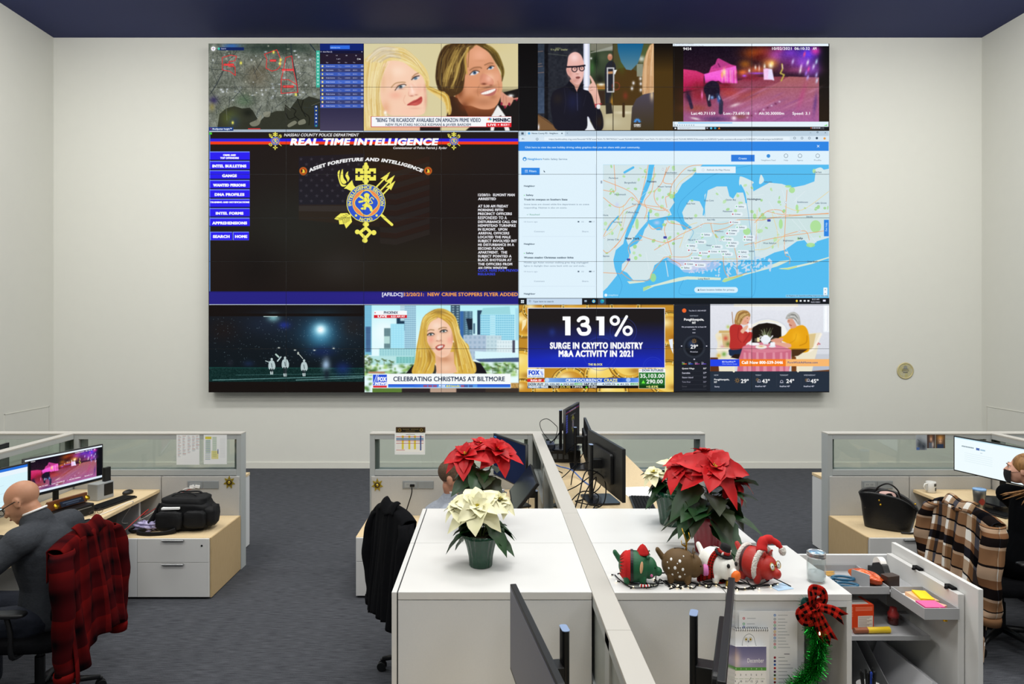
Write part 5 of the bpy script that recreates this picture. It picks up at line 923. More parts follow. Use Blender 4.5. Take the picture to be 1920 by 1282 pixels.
    for x, t in ((826, '29º'), (1080, '43º'), (1377, '24º'), (1674, '45º')): Tx(t, x, x + 96, 972, 46, 'fff', 5)
    sun(1024, 934, .7); sun(1625, 938, .7)
    for x, y in ((1045, 948), (1320, 955), (1645, 938)): cv.ring(x, y, 15, 5, 'ccd'); L([(x - 20, y + 14), (x + 20, y + 14)], 6, 'ccd')
    for x, w in ((1000, 128), (1297, 124), (1590, 128)): Tx('RealFeel 40º', x, x + w, 1022, 17, 'dde', 2.5)
    for x in (958, 1258, 1554): R(x, 862, x + 2, 1025, '3c4450')
    cv.setclip(); cv.T()
    return cv
# ---------------------------------------------------------------- the room
XL, XR, YB, ZC = -6.85, 7.66, 10.67, 6.73
def struct(name, mb, m, **k):
    o = mb.build(name, m, **k); o['kind'] = 'structure'; return o
struct('floor', MB().box(XL - .1, -5, -.1, XR + .1, YB + .1, 0), carpet)
struct('wall_back', MB().box(XL - .1, YB, 0, XR + .1, YB + .12, ZC), wallm)
struct('wall_left', MB().box(XL - .12, -5, 0, XL, YB, ZC), sidem)
struct('wall_right', MB().box(XR, -5, 0, XR + .12, YB, ZC), sidem)
struct('ceiling', MB().box(XL - .1, 8.9, ZC, XR + .1, YB + .1, ZC + .1).box(XL - .1, -5, ZC, XR + .1, 8.9, ZC + .1, 1), [ceilm, mat('ceiling_tile', 'd8d8d4', .9)])
bbm = mat('baseboard_paint', 'dcdbd2', .6)
struct('baseboard_back', MB().box(XL, YB - .012, 0, XR, YB, .1), bbm, bevel=.003)
struct('baseboard_left', MB().box(XL, 0, 0, XL + .012, YB - .012, .1), bbm, bevel=.003)
struct('baseboard_right', MB().box(XR - .012, 0, 0, XR, YB - .012, .1), bbm, bevel=.003)
for sx, X, nm in ((1, XL, 'left'), (-1, XR, 'right')):
    Y0, Y1 = (9.6, 10.55)
    t = thing('access_hatch', 'flush painted access hatch low on the %s side wall' % nm, 'hatch', (X, (Y0 + Y1) / 2, .3))
    zt = .976
    MB().box(X, Y0, .3, X + sx * .006, Y1, zt).build('hatch_door', sidem, t, world=True, bevel=.002)
    f = MB(); w = .012
    f.box(X, Y0 - w, .3 - w, X + sx * .009, Y0 - .003, zt + w).box(X, Y1 + .003, .3 - w, X + sx * .009, Y1 + w, zt + w).box(X, Y0 - w, zt + .003, X + sx * .009, Y1 + w, zt + w).box(X, Y0 - w, .3 - w, X + sx * .009, Y1 + w, .297)
    f.build('hatch_frame', bbm, t, world=True)

# ---------------------------------------------------------------- video wall: 8 x 8 displays
cvw = paint_wall()
YW = 10.5
vx0, vx1 = (391 - VX) * YW / FPX, (1555 - VX) * YW / FPX; vz1, vz0 = CH - (81.5 - VY) * YW / FPX, CH - (735.5 - VY) * YW / FPX
vw = thing('video_wall', 'large video wall of 64 displays showing maps, news channels and a police page', 'video wall', ((vx0 + vx1) / 2, YB, vz0))
MB().box(vx0 + .02, YW + .06, vz0 + .02, vx1 - .02, YB, vz1 - .02).build('mounting_frame', blackm, vw, world=True)
pw, ph = (vx1 - vx0) / 8, (vz1 - vz0) / 8
for r in range(8):
    for c in range(8):
        o = picture('display_panel', cvw, pw - .0005, ph - .0005, .055, scr_m, black, vw, win=(c * 218, r * 122, c * 218 + 218, r * 122 + 122), border=.0022, bcol='0a0a0c')
        o.location = Vector((vx0 + pw * (c + .5), YW + .055, vz1 - ph * (r + .5))) - vw.location
# round plaque on the wall
pc = P3(1697, 695, YB)
t = thing('round_wall_plaque', 'small round gold rimmed seal on the white wall right of the video wall', 'plaque', (pc.x, YB, pc.z))
Mx = Matrix.Rotation(math.pi / 2, 3, 'X')
MB().lathe([(.128, 0), (.132, .006), (.128, .012), (.112, .014), (.108, .008)], 36, (0, 0, 0), M=Mx).build('rim', mat('pale_gold', 'c9bd8e', .5, .3), t, smooth=True)
MB().lathe([(.108, .004), (.108, .009), (.0, .009)], 36, (0, 0, 0), M=Mx).build('face', mat('seal_face', 'b4a95c', .6, noise=(14, .9, (1, 1, 1), 'bcb9ac')), t)
q = MB(); Me = Mx.to_4x4()
q.prism([(-.03, .03), (.03, .03), (.026, .07), (.0, .085), (-.026, .07)], .009, .012, 0, Me).prism([(-.05, .022), (.05, .022), (.045, .03), (-.045, .03)], .009, .012, 1, Me)
for i in range(9): q.prism([(-.055 + i * .0125, -.004 - (i % 2) * .003), (-.046 + i * .0125, -.004), (-.046 + i * .0125, .008), (-.055 + i * .0125, .006)], .009, .012, 1, Me)
for i in range(6): q.prism([(-.036 + i * .0125, -.033), (-.027 + i * .0125, -.031), (-.027 + i * .0125, -.021), (-.036 + i * .0125, -.019)], .009, .012, 1, Me)
q.build('emblem', [mat('seal_grey', '8c8c84', .6), mat('seal_dark', '5c5c58', .6)], t)

# ---------------------------------------------------------------- cubicle panels
YC, TH = 6.27, .12          # front face of the cross panels, thickness
def outlet(x, z, Y, parent, face=-1):
    """grey power strip of two bays let into the fabric"""
    m = MB(); m.box(x, Y - .006, z - .035, x + .14, Y, z + .035).box(x + .145, Y - .006, z - .035, x + .285, Y, z + .035)
    o = m.build('power_strip', mat('strip_grey', '8b9092', .5), parent, world=True, bevel=.002)
    k = MB().rbox(0, 0, .1, .045, 0, .003, .006, 0, Matrix.Translation((x + .02, Y - .006, z - .0225)) @ Matrix.Rotation(math.pi / 2, 4, 'X'))
    for dx in (.03, .07):
        for a, b in ((-.008, .008), (.006, .008)): k.box(x + .02 + dx + a, Y - .0105, z - .002, x + .02 + dx + a + .002, Y - .009, z + b, 1)
    s = k.build('socket', [mat('socket_grey', '9ea2a3', .4), blackm], parent, world=True)
def cross_panel(x0, x1, label, seams=(), out=None, post=(True, True)):
    t = thing('cubicle_panel', label, 'cubicle panel', ((x0 + x1) / 2, YC + TH / 2, 0), group=None)
    y0, y1 = YC, YC + TH
    MB().box(x0, y0 - .004, 1.238, x1, y1 + .004, 1.25).build('top_cap', cap_m, t, world=True, bevel=.002)
    f = MB(); pw_ = .045
    f.box(x0, y0, 0, x0 + pw_, y1, 1.238).box(x1 - pw_, y0, 0, x1, y1, 1.238).box(x0 + pw_, y0, 1.195, x1 - pw_, y1, 1.238).box(x0 + pw_, y0, .862, x1 - pw_, y1, .915)
    f.build('frame', frame_m, t, world=True, bevel=.002)
    MB().box(x0 + pw_, y0 + .028, .915, x1 - pw_, y0 + .034, 1.195).build('glass_pane', glass, t, world=True)
    for xa in (x0 + pw_, x1 - pw_ - .03): MB().box(xa, y0 + .036, .915, xa + .03, y1 - .02, 1.195).build('glass_gasket', mat('gasket_grey', '7f8686', .5), t, world=True)
    xs = [x0 + .012] + list(seams) + [x1 - .012]
    for a, b in zip(xs[:-1], xs[1:]): MB().box(a + .003, y0 - .012, .09, b - .003, y1 + .012, .856).build('fabric_tile', fab_m, t, world=True, bevel=.004)
    MB().box(x0 + .046, y0 + .002, 0, x1 - .046, y1 - .002, .085).build('base_rail', frame_m, t, world=True)
    if out: outlet(out, .78, y0 - .012, t)
    return t
pl = cross_panel(-3.84, -2.30, 'grey glass topped cubicle panel with two sheets taped to it, left desk', (-3.03,), (353 - VX) * YC / FPX)
pcl = cross_panel(-1.12, .377, 'glass topped cubicle panel behind the man in grey, nameplate on its top', (-.42,), (755 - VX) * YC / FPX)
pcr = cross_panel(.455, 1.96, 'glass topped cubicle panel behind the raised desk and its cluster of black monitors', (1.2,))
pr = cross_panel(3.086, 4.59, 'glass topped cubicle panel with three snapshots, beside the black handbag', (3.83,), (1614 - VX) * YC / FPX)
pfl = cross_panel(-5.6, -3.92, 'glass topped cubicle panel at the left picture edge, behind the slanting divider')
pfr = cross_panel(4.67, 6.4, 'glass topped cubicle panel at the right picture edge, beyond the lit monitor')
def spine(x0, x1, ya, yb, label, n):
    t = thing('divider_panel', label, 'divider panel', ((x0 + x1) / 2, (ya + yb) / 2, 0))
    L = (yb - ya) / n
    for i in range(n): MB().box(x0 - .002, ya + L * i + .001, 1.236, x1 + .002, ya + L * (i + 1) - .001, 1.25).build('top_cap', cap_m, t, world=True, bevel=.0015)
    f = MB(); f.box(x0, ya, 1.195, x1, yb, 1.236).box(x0, ya, .862, x1, yb, .915)
    for i in range(n + 1): y = ya + L * i; f.box(x0, max(ya, y - .04), .086, x1, min(yb, y + .04), 1.236)
    f.build('frame', frame_m, t, world=True, bevel=.002)
    xm = (x0 + x1) / 2
    for i in range(n):
        solid_ = x0 > 0 and x0 < 1 and i < 2; k = .03 if solid_ else .003  # near centre panes: opaque grey in place of glass, to brighten the dark view
        MB().box(xm - k, ya + L * i + .04, .915, xm + k, ya + L * (i + 1) - .04, 1.195).build('glass_stand_in' if solid_ else 'glass_pane', mat('lit_glass_grey', '8d9491', .35) if solid_ else glass, t, world=True)
        MB().box(x0 + .004, ya + L * i + .003, .09, x1 - .004, ya + L * (i + 1) - .003, .858).build('fabric_tile', fab_m, t, world=True, bevel=.004)
    MB().box(x0 + .01, ya, 0, x1 - .01, yb, .088).build('base_rail', frame_m, t, world=True)
    return t
spine(-3.92, -3.84, 1.6, YC + TH, 'long grey glass topped divider running behind the left pair of monitors', 3)
spine(.377, .455, .85, YC + TH, 'long pale divider running between the two white storage cabinets, front to back', 4)
spine(4.59, 4.67, 2.2, YC + TH, 'long grey divider behind the woman and her lit monitor', 3)

# ---------------------------------------------------------------- worktops and low cabinets
def worktop(x0, x1, y0, y1, z, label, legs, gap=0):
    t = thing('worktop', label, 'desk', ((x0 + x1) / 2, (y0 + y1) / 2, 0))
    MB().box(x0, y0, z - .028, x1, y1, z).build('desktop', wood, t, world=True, bevel=.003)
    for (a, b, c, d) in legs:
        MB().box(a, c, 0, b, d, z - .03).build('leg', greym, t, world=True, bevel=.003)
    return t
worktop(-3.835, -3.04, 1.9, 6.255, .74, 'maple worktop under the two lit monitors at the left', [(-3.82, -3.1, 1.95, 1.98), (-3.3, -3.1, 6.0, 6.03)])
worktop(-.38, .372, 3.73, 6.255, .74, 'maple worktop in front of the man in the grey sweater', [(-.3, .3, 3.76, 3.79), (-.1, .3, 6.2, 6.23)])
worktop(.46, 1.213, 3.73, 6.2, 1.07, 'raised maple standing desk carrying three monitors seen from behind', [(.55, .62, 3.9, 3.97), (1.05, 1.12, 3.9, 3.97), (.55, .62, 5.9, 5.97), (1.05, 1.12, 5.9, 5.97)])
worktop(3.86, 4.585, 2.4, 6.255, .74, 'maple worktop carrying the white mug and tumbler at the right', [(3.95, 4.5, 2.45, 2.48), (4.3, 4.5, 6.0, 6.03)])
worktop(-.38, .372, .9, 2.5, .74, 'maple worktop of the near left bay, below the picture edge', [(-.3, .3, .95, .98)])
worktop(.46, 1.2, .9, 2.48, .74, 'maple worktop of the near right bay, below the picture edge', [(.5, 1.1, .95, .98)])
def pedestal(x0, x1, y0, y1, h, label, drawers=2, split=None, woodside=1, frontmat=None):
    """low drawer unit facing -y with a maple top; woodside -1/+1 = which end is maple"""
    t = thing('drawer_pedestal', label, 'drawer cabinet', ((x0 + x1) / 2, (y0 + y1) / 2, 0))
    MB().box(x0, y0 + .02, .01, x1, y1, h - .022).build('body', whites, t, world=True, bevel=.002)
    MB().box(x0, y0 + .016, h - .022, x1, y1, h).build('top', wood, t, world=True, bevel=.002)
    if woodside: X = x1 if woodside > 0 else x0; MB().box(X - .001, y0 + .018, .01, X + .012 * woodside, y1, h - .001).build('side_panel', woodx, t, world=True, bevel=.001)
    xs = split or x0 + .004
    if split: MB().box(x0 + .003, y0, .02, split - .003, y0 + .018, h - .004).build('filler_panel', whites, t, world=True, bevel=.002)
    zs = [(.02, .3), (.303, h - .004)] if drawers == 2 else [(.02, h - .004)]
    for a, b in zs:
        d = MB().box(xs, y0, a, x1 - .003, y0 + .018, b).build('drawer', white, t, world=True, bevel=.002)
        w = .18; cx = (xs + x1) / 2
        hd = MB().box(cx - w / 2, y0 - .022, b - .014, cx + w / 2, y0, b - .006).build('handle', silver, d, world=True)
        bv = hd.modifiers.new('b', 'BEVEL'); bv.width = .002
    MB().lathe([(.008, 0), (.008, .003), (.004, .003)], 12, (x1 - .06, y0, h - .06), M=Matrix.Rotation(math.pi / 2, 3, 'X')).build('lock', blackm, t, world=True)
    return t
pedestal(-3.03, -2.312, 5.585, 6.255, .5, 'low white two drawer cabinet with maple top under the black duffel bag', 2, -2.9)
pedestal(-1.12, -.55, 5.61, 6.255, .5, 'low white drawer cabinet with maple top behind the black jacket', 2, None, 0)
pedestal(3.098, 3.83, 5.6, 6.255, .5, 'low maple sided cabinet under the black handbag', 2, None, -1)
def back_cabinet(x0, x1, label):
    t = thing('side_cabinet', label, 'cabinet', ((x0 + x1) / 2, 6.7, 0))
    MB().box(x0, YC + TH + .015, .01, x1, 6.96, .715).build('body', whites, t, world=True, bevel=.002)
    MB().box(x0 - .004, YC + TH + .015, .715, x1 + .004, 6.965, .742).build('top', wood, t, world=True, bevel=.002)
    for i in range(2): w = (x1 - x0) / 2; MB().box(x0 + w * i + .004, 6.96, .03, x0 + w * (i + 1) - .004, 6.975, .7).build('door', white, t, world=True, bevel=.002)
back_cabinet(-3.7, -2.47, 'white side cabinet with maple top showing past the end of the left panel')
back_cabinet(3.27, 4.5, 'white side cabinet with maple top left of the right hand panel')

# ---------------------------------------------------------------- tall white storage cabinets between the bays
def tall_cabinet(x0, x1, y0, y1, label, left=True):
    t = thing('storage_cabinet', label, 'cabinet', ((x0 + x1) / 2, (y0 + y1) / 2, 0))
    g = .003
    if left:
        MB().box(x0, y0, .02, x0 + .019, y1 - g, 1.25).build('door', white, t, world=True, bevel=.0015)
        MB().box(x0 + .019, y0 + .004, .02, x0 + .024, y1 - g, 1.246).build('door_gap', dgrey, t, world=True)
        xa = x0 + .024
    else: xa = x0
    MB().box(xa, y0, 1.222, x1, y1 - g * .3, 1.25).build('top_panel', white, t, world=True, bevel=.0012)
    MB().box(xa, y0 + .001, .02, x1, y1 - g, 1.2195).build('carcass', whites, t, world=True, bevel=.001)
    return t
tall_cabinet(-.374, .374, 2.55, 3.125, 'near white storage cabinet under the white poinsettia')
tall_cabinet(-.374, .374, 3.128, 3.71, 'far white storage cabinet under the foil wrapped red poinsettia')
tall_cabinet(.458, 1.213, 3.128, 3.71, 'white storage cabinet at the end of the raised desk, under a green pot', False)
tall_cabinet(.458, .872, 2.545, 3.125, 'white storage cabinet under the green and brown pig figurines', False)
# ---------------------------------------------------------------- tower cabinet with open niche and pull-out
t = thing('tower_cabinet', 'white tower cabinet with an open niche, papers and tinsel hanging on its front', 'cabinet', (1.1, 2.85, 0))
tx0, tx1, ty0, ty1 = .876, 1.335, 2.53, 3.09
MB().box(tx0, ty0, 1.226, tx1, ty1, 1.25).build('top_panel', white, t, world=True, bevel=.0012)
MB().box(tx1 - .019, ty0, .02, tx1, ty1, 1.225).build('side_panel', white, t, world=True, bevel=.0012)
MB().box(tx0, ty0 + .003, .02, 1.16, ty1, 1.224).build('carcass', whites, t, world=True, bevel=.001)
MB().box(1.16, ty1 - .03, .02, tx1 - .019, ty1, 1.224).box(1.16, ty0 + .02, .02, tx1 - .019, ty1, .05).build('niche_back', mat('shaded_niche_grey', '8e9194', .5), t, world=True)  # grey puts the shade of the recess into the colour
MB().box(1.172, ty0 + .0, 1.203, tx1 - .019, ty0 + .02, 1.225).build('top_rail', whites, t, world=True)

po = thing('pull_out_unit', 'open pull-out storage unit of the tower, with trays of stationery', 'pull-out storage', (1.56, 2.82, 0))
MB().box(1.803, 2.53, .03, 1.822, 3.08, 1.268).build('front_panel', white, po, world=True, bevel=.0015)
MB().box(1.776, 2.6, .03, 1.800, 3.07, 1.222).build('inner_panel', white, po, world=True, bevel=.0015)
MB().box(1.335, 3.07, .03, 1.800, 3.086, 1.214).build('rear_panel', whites, po, world=True, bevel=.0015)
MB().box(1.335, 2.62, .03, 1.776, 3.07, .06).build('floor_panel', whites, po, world=True)
def tray(x0, x1, y0, y1, z, h, name='tray', par=po, th=.004, m=greym):
    q = MB().box(x0, y0, z, x1, y1, z + th)
    q.box(x0, y0, z + th, x1, y0 + th, z + h).box(x0, y1 - th, z + th, x1, y1, z + h).box(x0, y0 + th, z + th, x0 + th, y1 - th, z + h).box(x1 - th, y0 + th, z + th, x1, y1 - th, z + h)
    return q.build(name, m, par, world=True)
tray(1.336, 1.638, 2.81, 3.068, 1.14, .03, 'pencil_tray')
tray(1.642, 1.775, 2.59, 2.81, 1.13, .042, 'side_tray')
tray(1.336, 1.735, 2.7, 3.068, 1.0, .018, 'shelf')
MB().box(1.735, 2.9, .98, 1.776, 2.93, 1.02).build('bracket', greym, po, world=True)
for i, y in enumerate((2.60, 2.655)):
    q = MB().tube([(1.80, y + .02 - i * .0 + .26 * (1 - i), 1.215 - i * .0), (1.787, y + .02 + .26 * (1 - i), 1.225), (1.765, y - .0 + .26 * (1 - i), 1.226)], [.006, .009, .006], 8)
    q.box(1.78, y - .015 + .26 * (1 - i), 1.222, 1.80, y + .03 + .26 * (1 - i), 1.232); q.build('latch', blackm, po, world=True, bevel=.001)
MB().lathe([(.008, 0), (.008, .01), (.005, .014), (0, .014)], 12, (1.74, 2.62, 1.112)).build('brass_screw', gold, po, world=True)
# file dividers
for i, (x, y) in enumerate(((1.52, 2.64), (1.565, 2.66))):
    q = MB(); P = [(0, 0), (.38, 0), (.38, .20), (.08, .34), (0, .34)]
    M = Matrix.Translation((x, 3.05, .56)) @ Matrix.Rotation(.16, 4, 'Y') @ Matrix.Rotation(-math.pi / 2, 4, 'Z') @ Matrix.Rotation(math.pi / 2, 4, 'X')
    q.prism([(a, b) for a, b in P], 0, .003, 0, M); o = q.build('file_divider', greym, po, world=True)
MB().box(1.336, 2.62, .55, 1.776, 3.07, .56).build('lower_shelf', greym, po, world=True)
MB().box(1.336, 2.56, .69, 1.50, 3.07, .70).build('lower_shelf', greym, po, world=True)
r = random.Random(3)
for i in range(5):
    q = MB(); x = 1.60 + i * .012
    M = Matrix.Translation((x, 3.03, .562)) @ Matrix.Rotation(math.radians(20 + i * 1.5), 4, 'Y')
    q.box(0, -.38 + i * .012, 0, .004, -.01, .32 - i * .008, 0, M)
    tag(q.build('paper_folder', mat('folder_white', 'f0f0f4', .8), None, bevel=.0005), ['white paper bundle leaning in the pull-out, nearest the dividers', 'white paper bundle second from the dividers in the pull-out', 'middle white paper bundle leaning in the pull-out', 'white paper bundle second from the pull-out front', 'white paper bundle leaning lowest against the pull-out front'][i], 'paper', 'papers filed in the pull-out')
# things in the trays
def scissors():
    t = thing('scissors', 'scissors with teal blue handles in the top tray', 'scissors', (1.50, 2.90, 1.15), math.radians(-12)); t.scale = (1.35, 1.35, 1.35)
    hm = mat('teal_handle', '1c5a7a', .35)
    for s in (1, -1):
        q = MB(); pts = [(.028 * math.cos(a) * 1.15, s * .019 + .016 * math.sin(a), .006 + s * .002) for a in np.linspace(0, 2 * math.pi, 15)]
        q.tube(pts, .0042, 8, cap=False); q.tube([(-.028, s * .014, .006), (-.045, s * .004, .006), (-.055, 0, .006)], [.006, .005, .004], 8)
        q.build('handle', hm, t, smooth=True).location = (0, 0, s * .001 + .001)
        b = MB().prism([(-.05, -.005), (-.05, .005), (-.13, s * .002)], .004 + s * .0012, .0055 + s * .0012); b.build('blade', silver, t)
    return t
scissors()
r = random.Random(6)
for i in range(3):
    t = thing('binder_clip', ['black binder clip next to the jar in the top tray', 'black binder clip lying by the blade tips', 'black binder clip at the tray front edge'][i], 'binder clip', (1.375 + i * .028, 2.86 + (i % 2) * .04, 1.1445), r.uniform(0, 3), 'binder clips in the tray')
    MB().prism([(-.014, 0), (.014, 0), (.004, .016), (-.004, .016)], -.014, .014, 0, Matrix.Rotation(math.pi / 2, 4, 'X')).build('clip_body', black, t)
    for s in (-1, 1): MB().tube([(s * .004, -.009, .015), (s * .012, -.008, .034), (s * .012, .008, .034), (s * .004, .009, .015)], .0011, 5).build('wire_handle', blackm, t)
t = thing('tape_dispenser', 'black tape dispenser with a roll of clear tape in the top tray', 'tape dispenser', (1.695, 2.985, 1.144), math.radians(90))
M = Matrix.Rotation(math.pi / 2, 4, 'X')
MB().prism([(-.07, 0), (.07, 0), (.07, .03), (.04, .035), (.03, .055), (-.02, .075), (-.045, .068), (-.06, .045), (-.075, .03)], -.014, .014, 0, M).build('body', black, t, bevel=.003)
MB().lathe([(.018, -.013), (.034, -.013), (.034, .013), (.018, .013)], 24, (-.005, 0, .056), M=M.to_3x3()).build('tape_roll', mat('tape_white', 'e8e6e0', .4), t)
MB().box(1.642, 2.812, 1.144, 1.775, 3.066, 1.148).build('tray_extension', greym, po, world=True)
# candy bag
def bag(name, label, loc, sz, c1, c2, seed, rz=0):
    r = random.Random(seed); ph = [r.uniform(0, 6) for _ in range(6)]
    def f(u, v):
        a = u * 2 * math.pi; k = math.sin(math.pi * min(max(v, .02), .98)) ** .45
        w = 1 + .1 * math.sin(3 * a + ph[0] + v * 5) + .06 * math.sin(7 * a + ph[1] - v * 9)
        return (sz[0] * (v - .5) * 2, sz[1] * math.cos(a) * k * w, sz[2] * (1 + math.sin(a) * k * w))
    o = MB().grid(f, 28, 18).build(name, mat(name + '_foil', c1, .25, .2, noise=(14, 1, (1, 1, 1), c2), bump=(30, .5)), None, smooth=True)
    o.location = loc; o.rotation_euler = (0, 0, rz); return tag(o, label, 'snack bag')
bag('candy_bag', 'crinkled orange and red candy bag in the top tray', (1.60, 2.92, 1.146), (.075, .03, .026), 'e06a18', 'a82010', 4, math.radians(-60))
o = MB().rbox(-.04, -.028, .04, .028, 0, .004, .006, 0, Matrix.Rotation(math.pi / 2, 4, 'X') @ Matrix.Translation((0, .028, 0))).build('metal_bookend', greym); o.location = (1.565, 2.895, 1.145); o.rotation_euler = (0, 0, math.radians(-62)); tag(o, 'small grey metal plate standing upright beside the candy bag', 'tray divider')
o = MB().rbox(-.03, -.02, .03, .02, 0, .05, .004).build('brown_box', mat('dark_brown_card', '32201a', .4)); o.location = (1.672, 2.865, 1.1495); o.rotation_euler = (0, 0, .25); tag(o, 'small dark brown box at the front of the top tray', 'box')
# wooden rulers/pencils at the back of the tray
for i in range(3):
    o = MB().tube([(-.08, 0, .004), (.07, 0, .004), (.08, 0, .004)], [.0036, .0036, .001], 6).build('pencil', mat('pencil_yellow', 'd8a850', .5)); o.location = (1.43 + i * .01, 3.0 + i * .018, 1.1445); o.rotation_euler = (0, 0, .05 * i); tag(o, ['yellow pencil in the tray behind the scissors, nearest of three', 'middle yellow pencil behind the scissors', 'yellow pencil farthest back in the top tray'][i], 'pencil', 'pencils in the top tray')
# orange tissue box, glue, bottle on the shelf
def paint_box():
    c = Cv(60, 50, 12, 10, 0, 0, 'd8431a'); c.rect(0, 0, 12, .3, 'b83010')
    for i in range(6): c.rect(.5, 1 + i * .7, 3.5, 1.25 + i * .7, 'f8c0a0', .8)
    c.rect(5.5, 4.6, 11.6, 9.6, 'e8e0d8')
    for i in range(9): c.rect(5.8, 5 + i * .5, 11.2 - (i % 3), 5.2 + i * .5, '9a8a84')
    for i in range(3): c.rect(4.5, 1 + i * .6, 11.4, 1.2 + i * .6, 'f0a080')
    return c
t = thing('tissue_box', 'orange cardboard box on the lower shelf of the pull-out', 'box', (1.50, 2.83, 1.0045), math.radians(4))
picture('printed_face', paint_box(), .125, .098, .002, ink_m, ink_m, t, (0, -.036, .049), bcol='c83c18')
MB().box(-.0625, -.036, 0, .0625, .05, .098).build('carton', mat('orange_card', 'd2431c', .55), t, bevel=.001)
MB().box(-.045, -.03, .0982, .045, .045, .0992).build('lid_label', mat('grey_label', 'a8a8a4', .6), t)
t = thing('glue_stick', 'yellow marker tube lying on the shelf in front of the orange box', 'marker', (1.535, 2.755, 1.0165), math.radians(3))
MB().tube([(-.075, 0, 0), (.03, 0, 0)], .0115, 14).build('barrel', mat('marker_brown', '8a4a28', .4), t, smooth=False)
MB().tube([(-.02, 0, 0), (.055, 0, 0)], .012, 14).build('label', mat('marker_yellow', 'e8c424', .4), t)
MB().tube([(.055, 0, 0), (.072, 0, 0)], .0125, 14).build('end_ring', mat('marker_yellow', 'e8c424', .4), t)
t = thing('small_bottle', 'small red capped bottle at the end of the lower shelf', 'bottle', (1.67, 2.84, 1.0045))
MB().lathe([(.018, 0), (.021, .005), (.021, .03), (.014, .038)], 16).build('bottle_body', mat('dark_red_liquid', '4a1614', .15), t, smooth=True)
MB().lathe([(.0215, .03), (.022, .045), (.015, .056), (.013, .07), (.0, .071)], 16).build('cap', mat('red_cap', 'a83030', .4), t, smooth=True)
# sticky notes in the side tray
for i, (nm, c, dx, dy, dz, sx, sy, rz, lb) in enumerate((('notepad', 'f0ece4', -.02, .05, 0, .075, .1, .0, 'white note pad under the others in the side tray'), ('notepad', 'e8b890', .025, .035, 0, .07, .1, .12, 'tan note pad with a yellow edge in the side tray'), ('sticky_note', 'f0d018', .028, .03, .012, .05, .09, -.2, 'yellow sticky note pad in the side tray'), ('sticky_note', 'f2609a', -.015, -.055, .002, .075, .065, 0, 'bright pink sticky note pad at the tray front'), ('sticky_note', 'f4b8a0', .03, -.06, .0, .05, .04, .5, 'pale peach sticky note pad at the tray corner'))):
    o = MB().box(-sx / 2, -sy / 2, 0, sx / 2, sy / 2, .014 - (i > 1) * .004).build(nm, mat(nm + c, c, .8), None, bevel=.0006); o.location = (1.708 + dx * .6, 2.70 + dy, 1.1345 + dz + (i > 0) * .014 + (i > 2) * .008); o.rotation_euler = (0, 0, rz); tag(o, lb, 'note pad', 'note pads in the side tray')
# green box with writing and pen pot low in the pull-out
c = Cv(120, 50, 24, 10, 0, 0, 'e4ece4'); c.rect(0, 0, 24, 4.2, '3c9c7c'); c.text('TEAM FIVE', 1.5, 22.5, 3.4, 2.5, 'f0f4e8', .5)
t = thing('booklet', 'white booklet with a green TEAM FIVE heading standing in the pull-out', 'booklet', (1.375, 2.80, .7005), 0)
picture('cover', c, .15, .16, .004, ink_m, paper, t, (.01, 0, .08), bcol='eeeeee')
t = thing('pen_pot', 'white pot full of black pens in the pull-out', 'pen pot', (1.45, 2.62, .7005))
MB().lathe([(.036, 0), (.042, .005), (.046, .165), (.044, .165), (.040, .008), (0, .008)], 28).build('pot', white, t, smooth=True)
r = random.Random(9)
for i in range(11):
    a = r.uniform(0, 6.28); b = r.uniform(.05, .14); q = MB(); d = Vector((math.cos(a) * b, math.sin(a) * b, 1)).normalized(); p = Vector((math.cos(a) * .008, math.sin(a) * .008, .012))
    L = r.uniform(.19, .22); q.tube([p, p + d * L], .0042, 8, i == 4); q.tube([p + d * L, p + d * (L + .006)], [.005, .003], 8, i == 4)
    o = q.build('pen', [black, mat('pen_blue', '1c3c9c', .3)]); o.location = t.location; tag(o, ['black pen leaning %s in the white pot' % w for w in ('far left', 'forward', 'back', 'to the right', 'x', 'left', 'upright near the rim', 'right rear', 'front right', 'rear left', 'steeply out')][i] if i != 4 else 'blue pen among the black pens in the white pot', 'pen', 'pens in the white pot')

# ---------------------------------------------------------------- jar, bow, garland, papers on the tower front
t = thing('mason_jar', 'clear glass jar with silver blue lid standing by the tartan bow', 'jar', (1.262, 2.655, 1.2505)); t.scale = (1, 1, 1.2)
MB().lathe([(.0, .001), (.026, 0), (.032, .004), (.034, .012), (.034, .07), (.031, .078), (.031, .084), (.029, .084), (.029, .078), (.032, .069), (.032, .012), (.03, .006), (0, .005)], 32, wob=lambda a, j: 1 + (.015 * math.sin(a * 12) if 2 < j < 5 else 0)).build('glass_body', clear, t, smooth=True)
MB().lathe([(.0325, .079), (.0345, .08), (.0345, .087), (.0335, .089), (.0345, .091), (.0345, .096), (.031, .0975), (.03, .096)], 36).build('screw_band', silver, t, smooth=True)
MB().lathe([(.0305, .0955), (.026, .0962), (.025, .0975), (0, .0975)], 36).build('lid', mat('pale_blue_lid', '9cc4e4', .2, .6), t, smooth=True)
MB().lathe([(.0, .006), (.028, .007), (.0305, .02), (.028, .034), (.015, .03), (0, .037)], 24, wob=lambda a, j: 1 + .05 * math.sin(5 * a + j)).build('cotton_filling', mat('cotton', 'e8ecee', 1), t, smooth=True)
buff = mat_tartan('buffalo_check_red_black', [(0, 'c8281c'), (.5, '0a0808')], [(0, 'c8281c'), (.5, '0a0808')], ku=2, kv=2)
FB = 2.525   # front of tower
